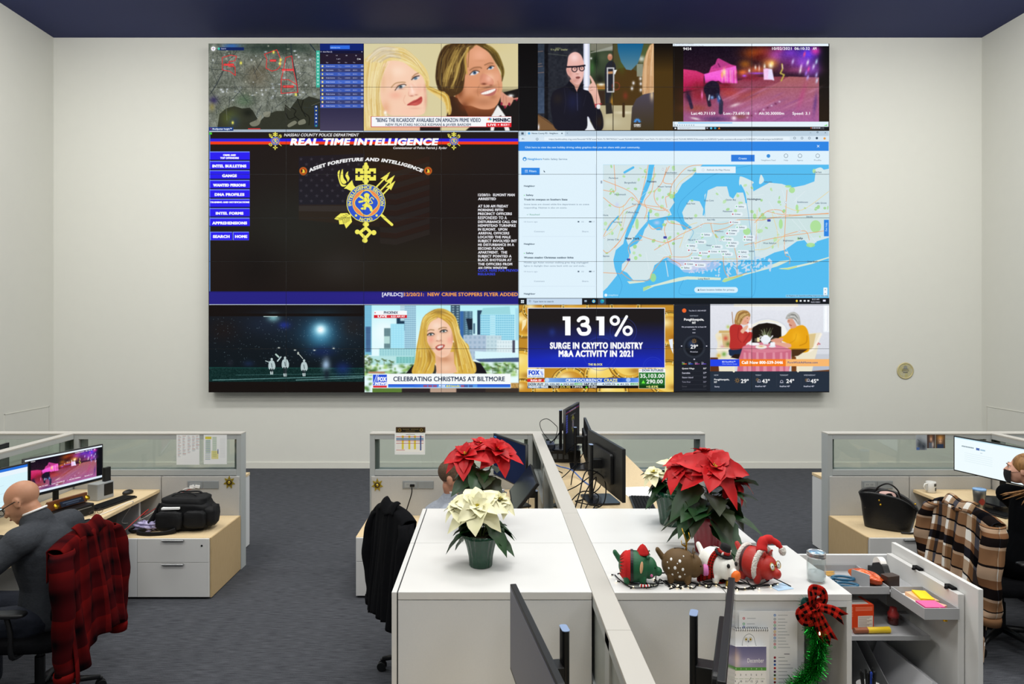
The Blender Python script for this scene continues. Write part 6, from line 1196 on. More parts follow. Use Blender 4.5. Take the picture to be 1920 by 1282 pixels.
def ribbon(mb, pts, w0, w1, nrm=Vector((0, -1, 0)), notch=False, uvs=(1, 3), curl=0):
    P = catmull([tuple(p) for p in pts], False, 6); P = [Vector(p) for p in P]; n = len(P) - 1
    def f(u, v):
        i = min(int(v * n), n - 1); q = v * n - i; p = P[i].lerp(P[i + 1], q); t_ = (P[i + 1] - P[i]).normalized(); s = t_.cross(nrm).normalized()
        w = w0 + (w1 - w0) * v
        e = t_ * (abs(u - .5) * 2 * .03) if (notch and v > .99) else Vector()
        return p + s * (u - .5) * w + nrm * curl * math.sin(u * math.pi) + e
    mb.grid(f, 6, n, 0, uvs)
b0 = Vector((1.165, FB - .05, 1.232))
t = thing('ribbon_bow', 'red and black buffalo check ribbon bow at the top of the green tinsel', 'bow', b0); t.scale = (.72, .72, .72)
def loc(*ps): return [Vector(p) for p in ps]
q = MB(); ribbon(q, loc((0, 0, 0), (-.015, -.03, .05), (-.012, -.02, .085), (.04, -.012, .07), (.05, 0, .02), (.0, .005, 0)), .055, .05, Vector((.3, -1, .2)).normalized(), uvs=(1, 3)); q.build('loop', buff, t, smooth=True, solid=.0015)
q = MB(); ribbon(q, loc((0, 0, 0), (-.04, -.03, -.005), (-.075, -.03, -.03), (-.05, -.02, -.07), (-.01, -.02, -.06), (0, -.01, -.01)), .055, .05, Vector((-.2, -1, .3)).normalized(), uvs=(1, 3)); q.build('loop', buff, t, smooth=True, solid=.0015)
q = MB(); ribbon(q, loc((0, 0, 0), (.04, -.02, -.005), (.09, -.015, -.02), (.13, -.02, -.045)), .03, .06, Vector((.1, -1, .35)).normalized(), True, uvs=(1, 2)); q.build('tail', buff, t, smooth=True, solid=.0015)
q = MB(); ribbon(q, loc((0, 0, 0), (.02, -.03, -.04), (.045, -.025, -.09), (.075, -.03, -.15)), .03, .055, Vector((.2, -1, .1)).normalized(), True, uvs=(1, 2)); q.build('tail', buff, t, smooth=True, solid=.0015)
q = MB(); ribbon(q, loc((0, 0, 0), (.0, -.03, -.04), (.02, -.03, -.1), (.045, -.02, -.17)), .03, .045, Vector((-.1, -1, .1)).normalized(), True, uvs=(1, 2)); q.build('tail', buff, t, smooth=True, solid=.0015)
q = MB(); ribbon(q, loc((-.012, -.02, -.014), (0, -.04, -.002), (.014, -.022, .012), (.0, .0, .01)), .03, .03, Vector((.5, -.3, -1)).normalized(), uvs=(1, 1)); q.build('knot', buff, t, smooth=True, solid=.002)
q = MB(); ribbon(q, loc((-.01, .0, .01), (-.045, -.01, .03), (-.05, -.01, .0), (-.03, -.005, -.015)), .03, .03, Vector((-.2, -1, .1)).normalized()); q.build('teal_loop', mat('teal_ribbon', '0e4a44', .5), t, smooth=True, solid=.0015)
gp = [(1.165, FB - .03, 1.225), (1.17, FB - .045, 1.16), (1.185, FB - .05, 1.08), (1.165, FB - .05, 1.0), (1.10, FB - .05, .93), (1.04, FB - .05, .87), (1.0, FB - .05, .8)]
G = catmull(gp, False, 20); q = MB(); r = random.Random(5)
for i in range(7000):
    v = r.random() * (len(G) - 1); k = int(v); p = Vector(G[k]).lerp(Vector(G[min(k + 1, len(G) - 1)]), v - k)
    d = Vector((r.gauss(0, 1), r.gauss(0, 1), r.gauss(0, 1))).normalized(); L = r.uniform(.024, .05); w = Vector((r.gauss(0, 1), r.gauss(0, 1), r.gauss(0, 1))).cross(d).normalized() * .0009
    e = p + d * L + Vector((0, 0, -.004)); e.y = min(e.y, FB - .001)
    q.add([p - w, p + w, e + w * .6, e - w * .6], [(0, 1, 2, 3)], 0 if r.random() < .6 else 1)
gar = thing('tinsel_garland', 'shiny green tinsel garland hanging from the bow on the tower front', 'garland', (0, 0, 0))
q.build('tinsel', [mat('tinsel_green', '1ca838', .22, .85), mat('tinsel_dark_green', '0a6a1c', .2, .85)], gar)
MB().tube([tuple(p) for p in G], .004, 6).build('core_wire', mat('wire_green', '0c3c14', .5), gar)
wm = mat('warm_bulb', 'fff0c0', .3, emit=('ffe0a0', 4))
bulbs = [(1.172, FB - .085, 1.14), (1.13, FB - .08, .95), (1.235, FB - .02, .86)]
for p in bulbs: MB().lathe([(.002, 0), (.0028, .004), (.002, .01), (0, .012)], 10, p).build('light_bulb', wm, gar, smooth=True)
MB().tube(catmull([(1.17, FB - .04, 1.15), (1.2, FB - .012, 1.05), (1.215, FB - .01, .98), (1.2, FB - .01, .93), (1.225, FB - .012, .9), (1.235, FB - .02, .86)], False, 6), .0018, 5).build('cord', blackm, gar)

def paint_icons():
    c = Cv(150, 200, 150, 200, 0, 0, 'e9ecee'); cols = ['c03040', '2c6cc0', 'd8a030', '50a868', '7c8890', 'c04838', '3c4c9c']; r = random.Random(7)
    for k, (x, ys) in enumerate(((12, [18, 32, 40, 48, 62, 70, 84]), (92, [10, 20, 28, 36, 44, 52, 60, 68, 76, 84, 92])), ):
        for i, y in enumerate(ys): cc = cols[(i * 3 + k) % 7]; c.ring(x, y, 2.4, 1.4, cc); c.rect(x + 8, y - .6, x + 20 + r.uniform(6, 20), y + .8, '8c949c', .8)
    for i in range(8): c.ell(92, 118 + i * 9, 3, 3, ['8c1c2c', '28306c', '2c60b0', 'b02c30', '50284c', '3c5a3c', 'c8962c', '7c1c24'][i]); c.rect(101, 117 + i * 9, 118 + (i * 7) % 22, 118.3 + i * 9, '8a9298')
    c.rect(116, 108, 130, 110, '667')
    return c
o = picture('notice_sheet', paint_icons(), .215, .29, .001, ink_m, paper, None, (1.022, FB - .0008, 1.045), bcol='eeeeee'); tag(o, 'white notice sheet with small coloured icons taped on the tower front', 'paper')
def paint_owl():
    c = Cv(120, 165, 120, 165, 0, 0, 'f2f3f4'); P, E, L = c.poly, c.ell, c.line; c.T(20, 3, 1.55)
    P([(20, 105), (28, 60), (34, 30), (55, 14), (78, 20), (88, 42), (98, 70), (112, 105)], 'fafafa', 1, True)
    L([(22, 100), (32, 34), (56, 13), (80, 22), (90, 48), (112, 104)], 1.6, '50585c', .8, True); c.blob(57, 36, 22, 20, 'e4e6e8', .9)
    for x in (46, 67): E(x, 33, 5, 5, 'd8b848'); E(x, 33, 2.4, 2.4, '181818'); c.ring(x, 33, 8, 1, '909498')
    P([(54, 38), (60, 38), (57, 46)], '30343a'); r = random.Random(3)
    for i in range(150):
        x, y = r.uniform(60, 112), r.uniform(56, 112)
        if y > 56 + (112 - x) * .2 and x < 70 + (y - 20) * .6: L([(x, y), (x + 3, y + 1.5)], 1.5, '3c4046', .9)
    for i in range(60): x, y = r.uniform(26, 60), r.uniform(55, 110); L([(x, y), (x + 2, y + 1)], .8, '8c9298', .7)
    return c
def calendar_holes(parent, w, z, n=17):
    for i in range(n):
        x = -w / 2 + w * (i + .5) / n; MB().tube([(x + .003 * math.cos(a) * 0 , -.004 + .006 * math.cos(a), z + .006 * math.sin(a)) for a in np.linspace(0, 5.6, 9)], .0009, 5).build('binding_ring', blackm, parent)
t = thing('owl_calendar', 'spiral bound calendar with a snowy owl drawing hanging on the tower front', 'calendar', (.947, FB - .012, .88))
picture('page', paint_owl(), .145, .25, .005, ink_m, paper, t, (0, 0, .125), bcol='f4f4f4'); calendar_holes(t, .14, .25)
def paint_dec():
    c = Cv(130, 120, 130, 120, 0, 0, 'f2f3f4'); c.rect(0, 0, 130, 44, vgrad(0, 44, '6c6c94', 'a49cbc')); c.blob(14, 22, 16, 30, 'e8a878', .9); c.blob(32, 30, 14, 22, 'f0d8c8', .8); c.blob(60, 34, 40, 10, 'c8c4e0', .6)
    c.text('December', 66, 122, 34, 9, 'f4f4fa', .5); c.rect(0, 44, 130, 51, '5ca048')
    for i in range(7): c.text('SMTWTFS'[i], 8 + i * 17.5, 11 + i * 17.5, 49.5, 3.5, 'e8f0e0', .3)
    for j in range(5):
        for i in range(7): c.text(str(min(31, j * 7 + i + 1)), 6 + i * 17.8, 6 + i * 17.8 + (3 if j * 7 + i < 9 else 6), 62 + j * 14, 4, '444c54', .2); c.rect(2 + i * 18, 68 + j * 14, 17 + i * 18, 68.6 + j * 14, '8ca884')
        c.line([(10 + j * 20, 74 + (j % 3) * 10), (18 + j * 20, 66 + (j % 3) * 10)], 1, '606870')
    return c
t = thing('december_calendar', 'desk calendar page headed December in front of the owl calendar', 'calendar', (.93, FB - .035, .872))
picture('page', paint_dec(), .14, .205, .004, ink_m, paper, t, (0, 0, .1025), bcol='f0f0f0')
MB().box(-.07, .0, 0, .07, .012, .19).build('stand_card', paper, t)
o = MB().box(-.035, -.03, 0, .035, .03, .0012).build('sticky_note', mat('blue_note', 'b8d8f4', .7)); o.location = (1.10, 2.60, 1.2505); o.rotation_euler = (0, 0, .3); tag(o, 'pale blue sticky note on the tower top by the bow', 'sticky note')

# ---------------------------------------------------------------- poinsettias
redb = mat('bract_red', 'c81018', .5, spec=.3, noise=(18, .6, (1, 1, 1), 'a00c12')); creamb = mat('bract_cream', 'f0ecc8', .55, noise=(18, .5, (1, 1, 1), 'e4e2a8'))
leafm = mat('leaf_green', '1c4a1c', .45, noise=(14, .8, (1, 1, 1), '0e3014')); leafd = mat('leaf_olive', '2c3818', .5, noise=(14, .8, (1, 1, 1), '1c2410')); stemm = mat('stem_green', '4c5a2c', .6); soil = mat('soil', '2a1c12', 1, bump=(60, 1))
def leaf(mb, base, az, el, L, Wd, droop=.3, mi=0, fold=.25, roll=0, lobe=.08):
    d = Vector((math.cos(az) * math.cos(el), math.sin(az) * math.cos(el), math.sin(el))); s = Vector((-math.sin(az), math.cos(az), 0)); n = d.cross(s) * -1
    if roll: R = Matrix.Rotation(roll, 3, d); s = R @ s; n = R @ n
    if n.z < 0: n = -n
    base = Vector(base)
    def f(u, v):
        w = Wd * (math.sin(math.pi * v ** .75) ** .8) * (1 - v * .25) * (1 + lobe * math.sin(v * 19)); x = (u - .5) * 2
        if v > .995: w = 0
        return base + d * L * v + s * x * w * .5 + n * abs(x) ** 1.3 * w * fold * .5 - Vector((0, 0, 1)) * droop * L * v * v + n * .01 * L * math.sin(v * 25) * (1 - abs(x))
    mb.grid(f, 6, 12, mi)
def flower(mb, c, R, n, seed, tilt=(0, 0), mi=0, eye=1):
    r = random.Random(seed); Mt = Euler((tilt[0], tilt[1], 0)).to_matrix(); c = Vector(c); tmp = MB()
    for ring_, (cnt, rr, el, dr) in enumerate(((n, R, .05, .30), (n - 1, R * .72, .35, .22), (5, R * .42, .75, .1))):
        for i in range(cnt):
            az = 2 * math.pi * (i + ring_ * .5) / cnt + r.uniform(-.22, .22)
            leaf(tmp, (0, 0, ring_ * .004), az, el + r.uniform(-.25, .22), rr * r.uniform(.78, 1.1), rr * r.uniform(.6, .8), dr * r.uniform(.6, 2.0), mi, .3, r.uniform(-.35, .35))
    for i in range(9): a = r.uniform(0, 6.28); q = r.uniform(0, .011); tmp.ell((q * math.cos(a), q * math.sin(a), .013), (.003, .003, .005), 8, 6, eye)
    mb.add([c + Mt @ Vector(p) for p in tmp.v], tmp.f, 0); mb.m[-len(tmp.m):] = tmp.m
def poinsettia(label, loc, heads, n_leaf, spread, zl, potstyle, bm, seed, pot_r=.075, pot_h=.15, tall=1, darkf=.2):
    t = thing('poinsettia', label, 'potted plant', loc, 0, None); r = random.Random(seed)
    if potstyle in ('green', 'red'):
        pm = mat('pot_wrap_' + potstyle, '083c28' if potstyle == 'green' else '9a2030', .22, spec=.6, bump=(25, .4)); k = 16 if potstyle == 'green' else 20
        pr = [(pot_r * .66, 0), (pot_r * .7, .003), (pot_r * .74, .04), (pot_r * .86, pot_h * .6), (pot_r, pot_h * .85), (pot_r * 1.16, pot_h), (pot_r * 1.1, pot_h), (pot_r * .92, pot_h * .84), (0, pot_h * .82)]
        MB().lathe(pr, 64, wob=lambda a, j: 1 + (.02 + .008 * j) * math.sin(a * k) * (j > 0) * (j < 8) + (.09 * math.sin(3 * a + seed) if j in (5, 6) else 0)).build('pot', pm, t, smooth=True)
    else:
        pm = mat('crinkled_foil', 'c8ccd0', .18, .9, bump=(70, 1)); pr = [(pot_r * .6, 0), (pot_r * .7, .03), (pot_r * .9, pot_h * .6), (pot_r * 1.05, pot_h * .85), (pot_r * 1.35, pot_h * 1.05), (pot_r * 1.2, pot_h), (pot_r * .9, pot_h * .84), (0, pot_h * .8)]
        MB().lathe(pr, 72, wob=lambda a, j: 1 + .06 * math.sin(a * 13 + j * 2) + .05 * math.sin(a * 29 - j * 5)).build('foil_wrap', pm, t)
    MB().lathe([(pot_r * .9, pot_h * .85), (pot_r * .5, pot_h * .9), (0, pot_h * .9)], 24).build('soil', soil, t, smooth=True)
    st = MB(); z0 = pot_h * .85
    for (x, y, z, R, tl, s) in heads:
        st.tube(catmull([(x * .1, y * .1, z0), (x * .4, y * .4, z0 + (z - z0) * .5), (x, y, z)], False, 5), .0038, 7)
    lf = MB()
    for i in range(n_leaf):
        az = r.uniform(0, 6.28); h = r.uniform(zl[0], zl[1]); rr = spread * r.uniform(.15, .35); L = spread * r.uniform(.6, .95)
        b = (rr * math.cos(az), rr * math.sin(az), h); st.tube([(b[0] * .2, b[1] * .2, h - .02), b], .0018, 5)
        leaf(lf, b, az + r.uniform(-.5, .5), r.uniform(-.6, .25), L, L * r.uniform(.78, 1.0), r.uniform(.2, .8), 1 if r.random() < darkf else 0, .25, r.uniform(-.4, .4), .1)
    st.build('stem', stemm, t, smooth=True); lf.build('foliage', [leafm, leafd], t, smooth=True)
    for i, (x, y, z, R, tl, s) in enumerate(heads):
        q = MB(); flower(q, (x, y, z), R, 7, s, tl); q.build('flower', [bm, mat('cyathia_yellow', 'b8a81c', .5)], t, smooth=True)
    return t
poinsettia('cream white poinsettia in a pleated green pot on the near cabinet', (-.045, 2.83, 1.2505), [(-.012, -.07, .262, .14, (.75, -.1), 3), (.075, .0, .27, .09, (.3, .5), 5), (-.09, .0, .25, .10, (.3, -.6), 8)], 18, .125, (.13, .22), 'green', creamb, 4, .066, .135)
poinsettia('tall red poinsettia in crinkled silver foil behind the cream one', (-.045, 3.36, 1.2505), [(-.085, -.03, .36, .15, (.5, -.25), 11), (.07, -.02, .38, .15, (.45, .4), 12), (-.01, .05, .395, .11, (.1, .1), 17)], 12, .15, (.17, .31), 'foil', redb, 6, .085, .165, darkf=.3)
poinsettia('large red poinsettia in a crimson pot behind the pig figurines', (.955, 3.0, 1.2505), [(.0, -.07, .385, .155, (.62, 0), 21), (-.115, .0, .375, .13, (.35, -.45), 22), (.115, .02, .31, .12, (.35, .5), 23), (0, .06, .42, .09, (.1, 0), 29)], 34, .19, (.14, .34), 'red', redb, 9, .082, .17, darkf=.3)
poinsettia('small white flowered poinsettia in a dark green pot, half hidden behind the red one', (.905, 3.42, 1.2505), [(-.1, -.03, .26, .075, (.4, -.3), 31), (.0, -.02, .3, .08, (.3, 0), 32)], 18, .14, (.15, .25), 'green', creamb, 12, .085, .17)
o = MB(); leaf(o, (0, 0, 0), .4, .1, .07, .03, -.2); o = o.build('fallen_leaf', leafm, None, smooth=True); o.location = (1.0, 2.87, 1.2515); tag(o, 'single green leaf fallen beside the crimson pot', 'leaf')
# ---------------------------------------------------------------- pig figurines
TOPZ = 1.2505
def pig(label, loc, rz, body, style, s=1.0):
    t = thing('pig_figurine', label, 'figurine', (loc[0], loc[1] - .03, loc[2] - .014 * s), rz, 'festive pig figurines'); t.scale = (s * .9, s, s * 1.12)
    m = MB(); m.ell((0, 0, .072), (.074, .057, .0565), 24, 16); m.ell((.062, 0, .07), (.036, .038, .04), 18, 12)
    m.cap((.085, 0, .062), (.104, 0, .058), .017, .0165)
    for x in (-.036, .034):
        for y in (-.03, .03): m.cap((x, y, .038), (x, y * 1.05, .027), .017, .0145)
    m.cap((-.07, 0, .095), (-.09, 0, .118), .012, .010)
    blend(m, .0028, 3, 'pig_body', body, t)
    slot = MB().box(-.02, -.002, .1265, .02, .002, .1285); slot.build('coin_slot', blackm, t)
    for s_ in (-1, 1):
        e = MB(); e.grid(lambda u, v: Vector((.058 - .004 * v + .012 * v, s_ * (.018 + .020 * (u - .5) * (1 - v) + .006 * v), .106 + .026 * math.sin(v * 1.8) - .010 * v * v)), 5, 6); e.build('ear', body, t, smooth=True, solid=.003)
    if style == 'elf':
        rf = mat('felt_red', 'c01818', .95, noise=(60, .4, (1, 1, 1), '9a1010'))
        c = MB(); n = 22
        def f(u, v): a = u * 2 * math.pi; x = -.016 - .036 * v - (.010 if int(round(u * 2 * n)) % 2 else 0) * (v > .9) * 1.6; rr = 1.04 + .10 * v * (v > .5); q = math.sqrt(max(.05, 1 - (x / .078) ** 2)); return Vector((x, .056 * q * rr * math.cos(a), .072 + .056 * q * rr * math.sin(a)))
        c.grid(f, 2 * n, 6); c.build('felt_collar', rf, t, solid=.002)
        b = MB(); b.grid(lambda u, v: Vector((-.008 - .012 * v, .0585 * math.cos(u * 6.283), .072 + .0585 * math.sin(u * 6.283))), 40, 1); b.build('belt', black, t, solid=.0015)
        h = MB(); h.grid(lambda u, v: Vector((.034 + .027 * math.cos(u * 6.283) * (1 - v) ** .6 * (1 + .15 * math.sin(u * 30)), .026 * math.sin(u * 6.283) * (1 - v) ** .6, .118 + .036 * v)), 30, 6); h.build('felt_hat', rf, t, smooth=True, solid=.003)
        MB().ell((.058, -.036, .116), .008).build('hat_tip', green, t, smooth=True)
        MB().ell((.028, -.0545, .085), (.007, .004, .022), 14, 10, M=Matrix.Rotation(.12, 3, 'Y')).build('elf_ear', mat('peach', 'e8b488', .6), t, smooth=True)
        MB().ell((.072, -.034, .052), (.006, .004, .006)).build('cheek', mat('pink_paint', 'd868a0', .5), t, smooth=True)
        k = MB()
        for i in range(7): k.tube([(.02 + i * .006, -.05 - .006 * math.sin(i * .5), .0195), (.026 + i * .006, -.05 - .006 * math.sin(i * .5 + .5), .0195)], .0062, 10, i % 2)
        k.build('candy_cane', [paper, rf], t, smooth=True); MB().ell((.06, -.047, .014), (.006, .004, .006)).build('gold_bell', gold, t, smooth=True)
    if style == 'deer':
        d = MB(); r = random.Random(3)
        for x, z, q in ((-.035, .1, .0055), (-.02, .075, .006), (.0, .098, .0058), (.012, .072, .0055), (-.045, .07, .004), (-.03, .05, .0045), (.0, .045, .0058), (.016, .112, .003), (-.01, .09, .0025), (-.008, .06, .0025), (.02, .055, .003), (-.05, .088, .003)):
            yy = -.056 * math.sqrt(max(0, 1 - (x / .072) ** 2 - ((z - .072) / .056) ** 2)); n_ = Vector((x / .072 ** 2, yy / .056 ** 2, (z - .072) / .056 ** 2)).normalized()
            d.ell(Vector((x, yy, z)) + n_ * .0003, (q, q, .0012), 12, 6, 0, n_.to_track_quat('Z', 'Y').to_matrix())
        d.build('white_spots', paper, t, smooth=True)
        a = MB(); a.tube([(.03, 0, .12), (.032, .002, .15), (.022, 0, .175), (.012, 0, .198)], [.004, .0035, .003, .0015], 8); a.tube([(.032, .002, .15), (.046, 0, .165), (.04, 0, .185)], [.003, .0025, .0015], 8); a.tube([(.03, 0, .135), (.012, 0, .142), (.01, 0, .155)], [.003, .0025, .0015], 8); a.build('gold_antlers', gold, t, smooth=True)
        pn = mat('pink_snout', 'd878b8', .5); MB().lathe([(.0, 0), (.017, 0), (.02, .004), (.02, .009), (.018, .0105), (.02, .012), (.02, .018), (.017, .022), (0, .022)], 20, (.1, 0, .058), M=Matrix.Rotation(math.pi / 2, 3, 'Y')).build('snout', pn, t, smooth=True)
    if style in ('elf', 'deer'):
        for y in (-.026, .026): MB().ell((.088, y, .078), .0028, 8, 6).build('eye', blackm, t, smooth=True)
    if style == 'snow':
        tm = mat_tartan('scarf_check', [(0, 'b01818'), (.5, '102c18')], [(0, 'b01818'), (.6, '0a0a0a')], ku=9, kv=2)
        s1 = MB(); s1.grid(lambda u, v: Vector((.030 + .026 * (v - .5) + .006 * math.sin(u * 9), .054 * math.cos(u * 6.283), .070 + .056 * math.sin(u * 6.283))), 44, 3, 0, (4, 1)); s1.build('scarf', tm, t, smooth=True, solid=.005)
        s2 = MB(); s2.grid(lambda u, v: Vector((.03 - .07 * v, -.056 - .012 * math.sin(v * 3), .05 - .03 * v + .03 * (u - .5))), 4, 10, 0, (.5, 2)); s2.build('scarf_tail', tm, t, smooth=True, solid=.005)
        hm = mat('hat_felt', '0c0c0e', .95); MB().lathe([(.0, 0), (.036, 0), (.038, .004), (.034, .006), (.022, .006), (.021, .03), (.019, .036), (.0, .038)], 28, (.046, 0, .112), M=Euler((-.15, .3, 0)).to_matrix()).build('top_hat', hm, t, smooth=True)
        MB().lathe([(.0225, .006), (.024, .009), (.0235, .016), (.021, .018)], 28, (.046, 0, .112), M=Euler((-.15, .3, 0)).to_matrix()).build('hat_band', red, t, smooth=True)
        for y in (-.022, .022):
            MB().lathe([(.0075, 0), (.0075, .003), (.005, .005), (0, .0055)], 14, (.090, y, .086), M=Euler((0, 1.25, 0)).to_matrix()).build('button_eye', black, t, smooth=True)
        MB().lathe([(.0, 0), (.017, 0), (.019, .006), (.018, .018), (.012, .024), (0, .025)], 18, (.1, 0, .055), M=Matrix.Rotation(math.pi / 2 + .1, 3, 'Y')).build('orange_nose', mat('orange_nose', 'f07018', .6), t, smooth=True)
        MB().lathe([(.004, .02), (.014, .016), (.017, 0), (.0, 0)], 16, (.078, -.0, .012)).build('gold_bell', gold, t, smooth=True)
    if style == 'santa':
        fur = mat('white_fur', 'f0ece4', 1, bump=(160, 1)); r = random.Random(8)
        def furry(name, pts, R):
            q = MB(); P = catmull(pts, True, 8)
            for p in P: q.ell(p, R, 8, 6)
            for i in range(900):
                p = Vector(P[r.randrange(len(P))]); d = Vector((r.gauss(0, 1), r.gauss(0, 1), r.gauss(0, 1))).normalized(); w = d.orthogonal().normalized() * .0008
                q.add([p + d * R * .8 - w, p + d * R * .8 + w, p + d * R * 1.32], [(0, 1, 2)])
            q.build(name, fur, t, smooth=True)
        furry('fur_collar', [(.034 + .01 * math.sin(a), .05 * math.cos(a), .074 + .054 * math.sin(a)) for a in np.linspace(0, 6.28, 13)[:-1]], .0105)
        furry('rear_fur', [(-.05 + .006 * math.sin(a), .046 * math.cos(a), .076 + .046 * math.sin(a)) for a in np.linspace(0, 6.28, 11)[:-1]], .010)
        b = MB(); b.grid(lambda u, v: Vector((-.036 + .012 * v, .0525 * math.cos(u * 6.283), .072 + .0525 * math.sin(u * 6.283))), 40, 1); b.build('belt', mat('dark_red_belt', '3c0c10', .5), t, solid=.0015)
        MB().tube(catmull([(.04, -.01, .122), (.035, 0, .145), (.045, .02, .158), (.07, .04, .15), (.085, .052, .132)], False, 5), [.022] * 3 + [.020] * 5 + [.016] * 5 + [.011] * 5 + [.008] * 3, 14).build('santa_hat', mat('hat_red', 'c41414', .8), t, smooth=True)
        furry('hat_pompom', [(.088, .052, .124), (.09, .054, .122), (.088, .056, .12)], .012)
        for y in (-.019, .019):
            Me = Euler((0, 1.2, 0)).to_matrix(); MB().lathe([(.0115, 0), (.0115, .002), (0, .0025)], 18, (.094, y, .084), M=Me).build('eye', paper, t, smooth=True)
            MB().ell((.0970, y, .0845), (.0012, .002, .0035), 8, 6).build('pupil', blackm, t, smooth=True)
            g = MB(); g.tube([Vector((.0955, y, .084)) + Me @ Vector((.0125 * math.cos(a), .0125 * math.sin(a), .001)) for a in np.linspace(0, 6.283, 19)], .0012, 6, cap=False); g.build('spectacle_rim', gold, t, smooth=True)
        MB().tube([(.097, -.008, .086), (.098, .008, .086)], .0012, 6).build('spectacle_bridge', gold, t)
    return t
pgreen = mat('pig_green', '125a36', .55); pbrown = mat('pig_brown', '5c4420', .7); pwhite = mat('pig_white', 'f0efe8', .45); pred = mat('pig_red', 'b02218', .5)
pig('green pig figurine dressed as an elf with a jagged red felt collar', (.555, 2.675, TOPZ), -.2, pgreen, 'elf', .95)
pig('brown pig figurine with white spots, gold antlers and a pink snout', (.728, 2.685, TOPZ), -.2, pbrown, 'deer', 1.0)
pig('white pig figurine dressed as a snowman in black hat and scarf', (.872, 2.70, TOPZ), -1.0, pwhite, 'snow', 1.0)
pig('red pig figurine dressed as santa with white fur and round glasses', (1.03, 2.70, TOPZ), -.98, pred, 'santa', 1.02)
# fairy lights
sl = thing('string_lights', 'dark cord of small warm fairy lights tangled around the pig figurines', 'string lights', (.8, 2.6, TOPZ))
r = random.Random(14)
def cord(pts, seed=0, n=7):
    P = catmull(pts, False, n); q = MB().tube([(p[0], p[1], p[2]) for p in P], .0022, 6); q.build('cord', blackm, sl, world=True, smooth=True)
Z = TOPZ + .0022
base = [(.49, 2.72), (.50, 2.64), (.53, 2.585), (.59, 2.575), (.63, 2.60), (.655, 2.66), (.67, 2.61), (.70, 2.58), (.73, 2.60), (.76, 2.575), (.79, 2.61), (.82, 2.585), (.85, 2.61), (.88, 2.58), (.91, 2.60), (.94, 2.565), (.98, 2.58), (1.02, 2.59), (1.06, 2.60), (1.10, 2.62)]
cord([(x, y, Z + abs(math.sin(i * 1.7)) * .006) for i, (x, y) in enumerate(base)])
cord([(.64, 2.74, Z + .03), (.65, 2.70, Z + .02), (.64, 2.66, Z), (.66, 2.63, Z + .01), (.68, 2.64, Z), (.70, 2.60, Z), (.67, 2.575, Z)]); cord([(.60, 2.76, Z), (.65, 2.75, Z + .012), (.68, 2.74, Z), (.78, 2.76, Z + .01), (.82, 2.73, Z)])
cord([(.93, 2.66, Z + .01), (.95, 2.63, Z), (.97, 2.60, Z + .01), (1.0, 2.585, Z), (.96, 2.57, Z + .003), (.92, 2.575, Z), (.90, 2.56, Z)]); cord([(.91, 2.68, Z + .02), (.96, 2.64, Z + .01), (1.0, 2.61, Z), (1.06, 2.62, Z + .012), (1.08, 2.64, Z + .02), (1.14, 2.60, Z)]); cord([(.96, 2.80, Z + .03), (.92, 2.82, Z + .02), (.90, 2.79, Z), (.93, 2.76, Z)])
for k in range(7):
    x, y = .56 + k * .075, 2.60 + (k % 2) * .03; cord([(x + r.uniform(-.05, .05), y + r.uniform(-.035, .05), Z + r.uniform(0, .014)) for _ in range(5)])
for i in range(26):
    x, y = base[(i * 7) % len(base)]; x += r.uniform(-.02, .02); y += r.uniform(-.012, .012); a = r.uniform(0, 6.28)
    q = MB().tube([(x, y, Z), (x + .012 * math.cos(a), y + .009 * math.sin(a), Z + .002)], .0024, 6); q.build('bulb_holder', blackm, sl, world=True)
    q = MB().ell((x + .0155 * math.cos(a), y + .012 * math.sin(a), Z + .0025), (.0024, .0024, .003), 8, 6); q.build('light_bulb', wm, sl, world=True, smooth=True)

# ---------------------------------------------------------------- monitors and desk electronics
mirror_screen = mat('screen_dark_gloss', '14161e', .12, spec=.7)
def monitor(label, L, R, ztop, h, zd, cv=None, stand=.2, tilt=0, pole=None, arm=None, offc=None):
    """L, R = upper corners as seen from its front; the stand goes down to zd"""
    L, R = Vector(L), Vector(R); w = (R - L).length; c = (L + R) / 2; rz = math.atan2(R.y - L.y, R.x - L.x)
    t = thing('monitor', label, 'monitor', (c.x, c.y, zd), rz); H = ztop - zd
    if cv is not None: s = picture('screen', cv, w, h, .022, scr_m, black, t, border=.009, bcol='0a0a0c')
    else:
        s = MB().box(-w / 2, -.022, -h / 2, w / 2, 0, h / 2).build('screen', black, t, bevel=.003)
        MB().box(-w / 2 + .009, -.0232, -h / 2 + .016, w / 2 - .009, -.0215, h / 2 - .009).build('screen_glass', offc or mirror_screen, s)
    s.location = (0, 0, H - h / 2 * math.cos(tilt)); s.rotation_euler = (tilt, 0, 0)
    MB().rbox(-w * .28, -h * .3, w * .28, h * .3, 0, .022, .02, 0, Matrix.Rotation(math.pi / 2, 4, 'X') @ Matrix.Translation((0, 0, -.022))).build('rear_housing', black, s, bevel=.004)
    zp = H - h * .12 if pole is None else pole - zd
    d = .075
    MB().rbox(-.024, d, .024, d + .022, .012, zp, .009).build('stand_pole', black, t)
    MB().rbox(-.025, d - .001, .025, d + .023, zp, zp + .002, .009).build('pole_cap', mat('cap_blue_reflection', '8296b8', .3), t)  # blue-grey colours in the bluish reflection on the stand top
    za = (H - h / 2) if arm is None else arm - zd
    MB().box(-.03, .02, za - .03, .03, d + .004, za + .03).build('arm', black, t, bevel=.003)
    MB().rbox(-.13, -.08, .13, .13, 0, .014, .02).build('stand_base', mat('black_satin', '14161c', .22, spec=.5), t, bevel=.002)
    return t
def cv_fire():
    c = Cv(420, 180, 1920, 1075, 0, 0, '0a0a10'); paint_fire(c, 5); c.rect(0, 0, 1920, 50, 'e8f4fc'); c.rect(0, 960, 1920, 1030, 'e0ecf8'); c.rect(0, 1030, 1920, 1075, '14181c'); return c
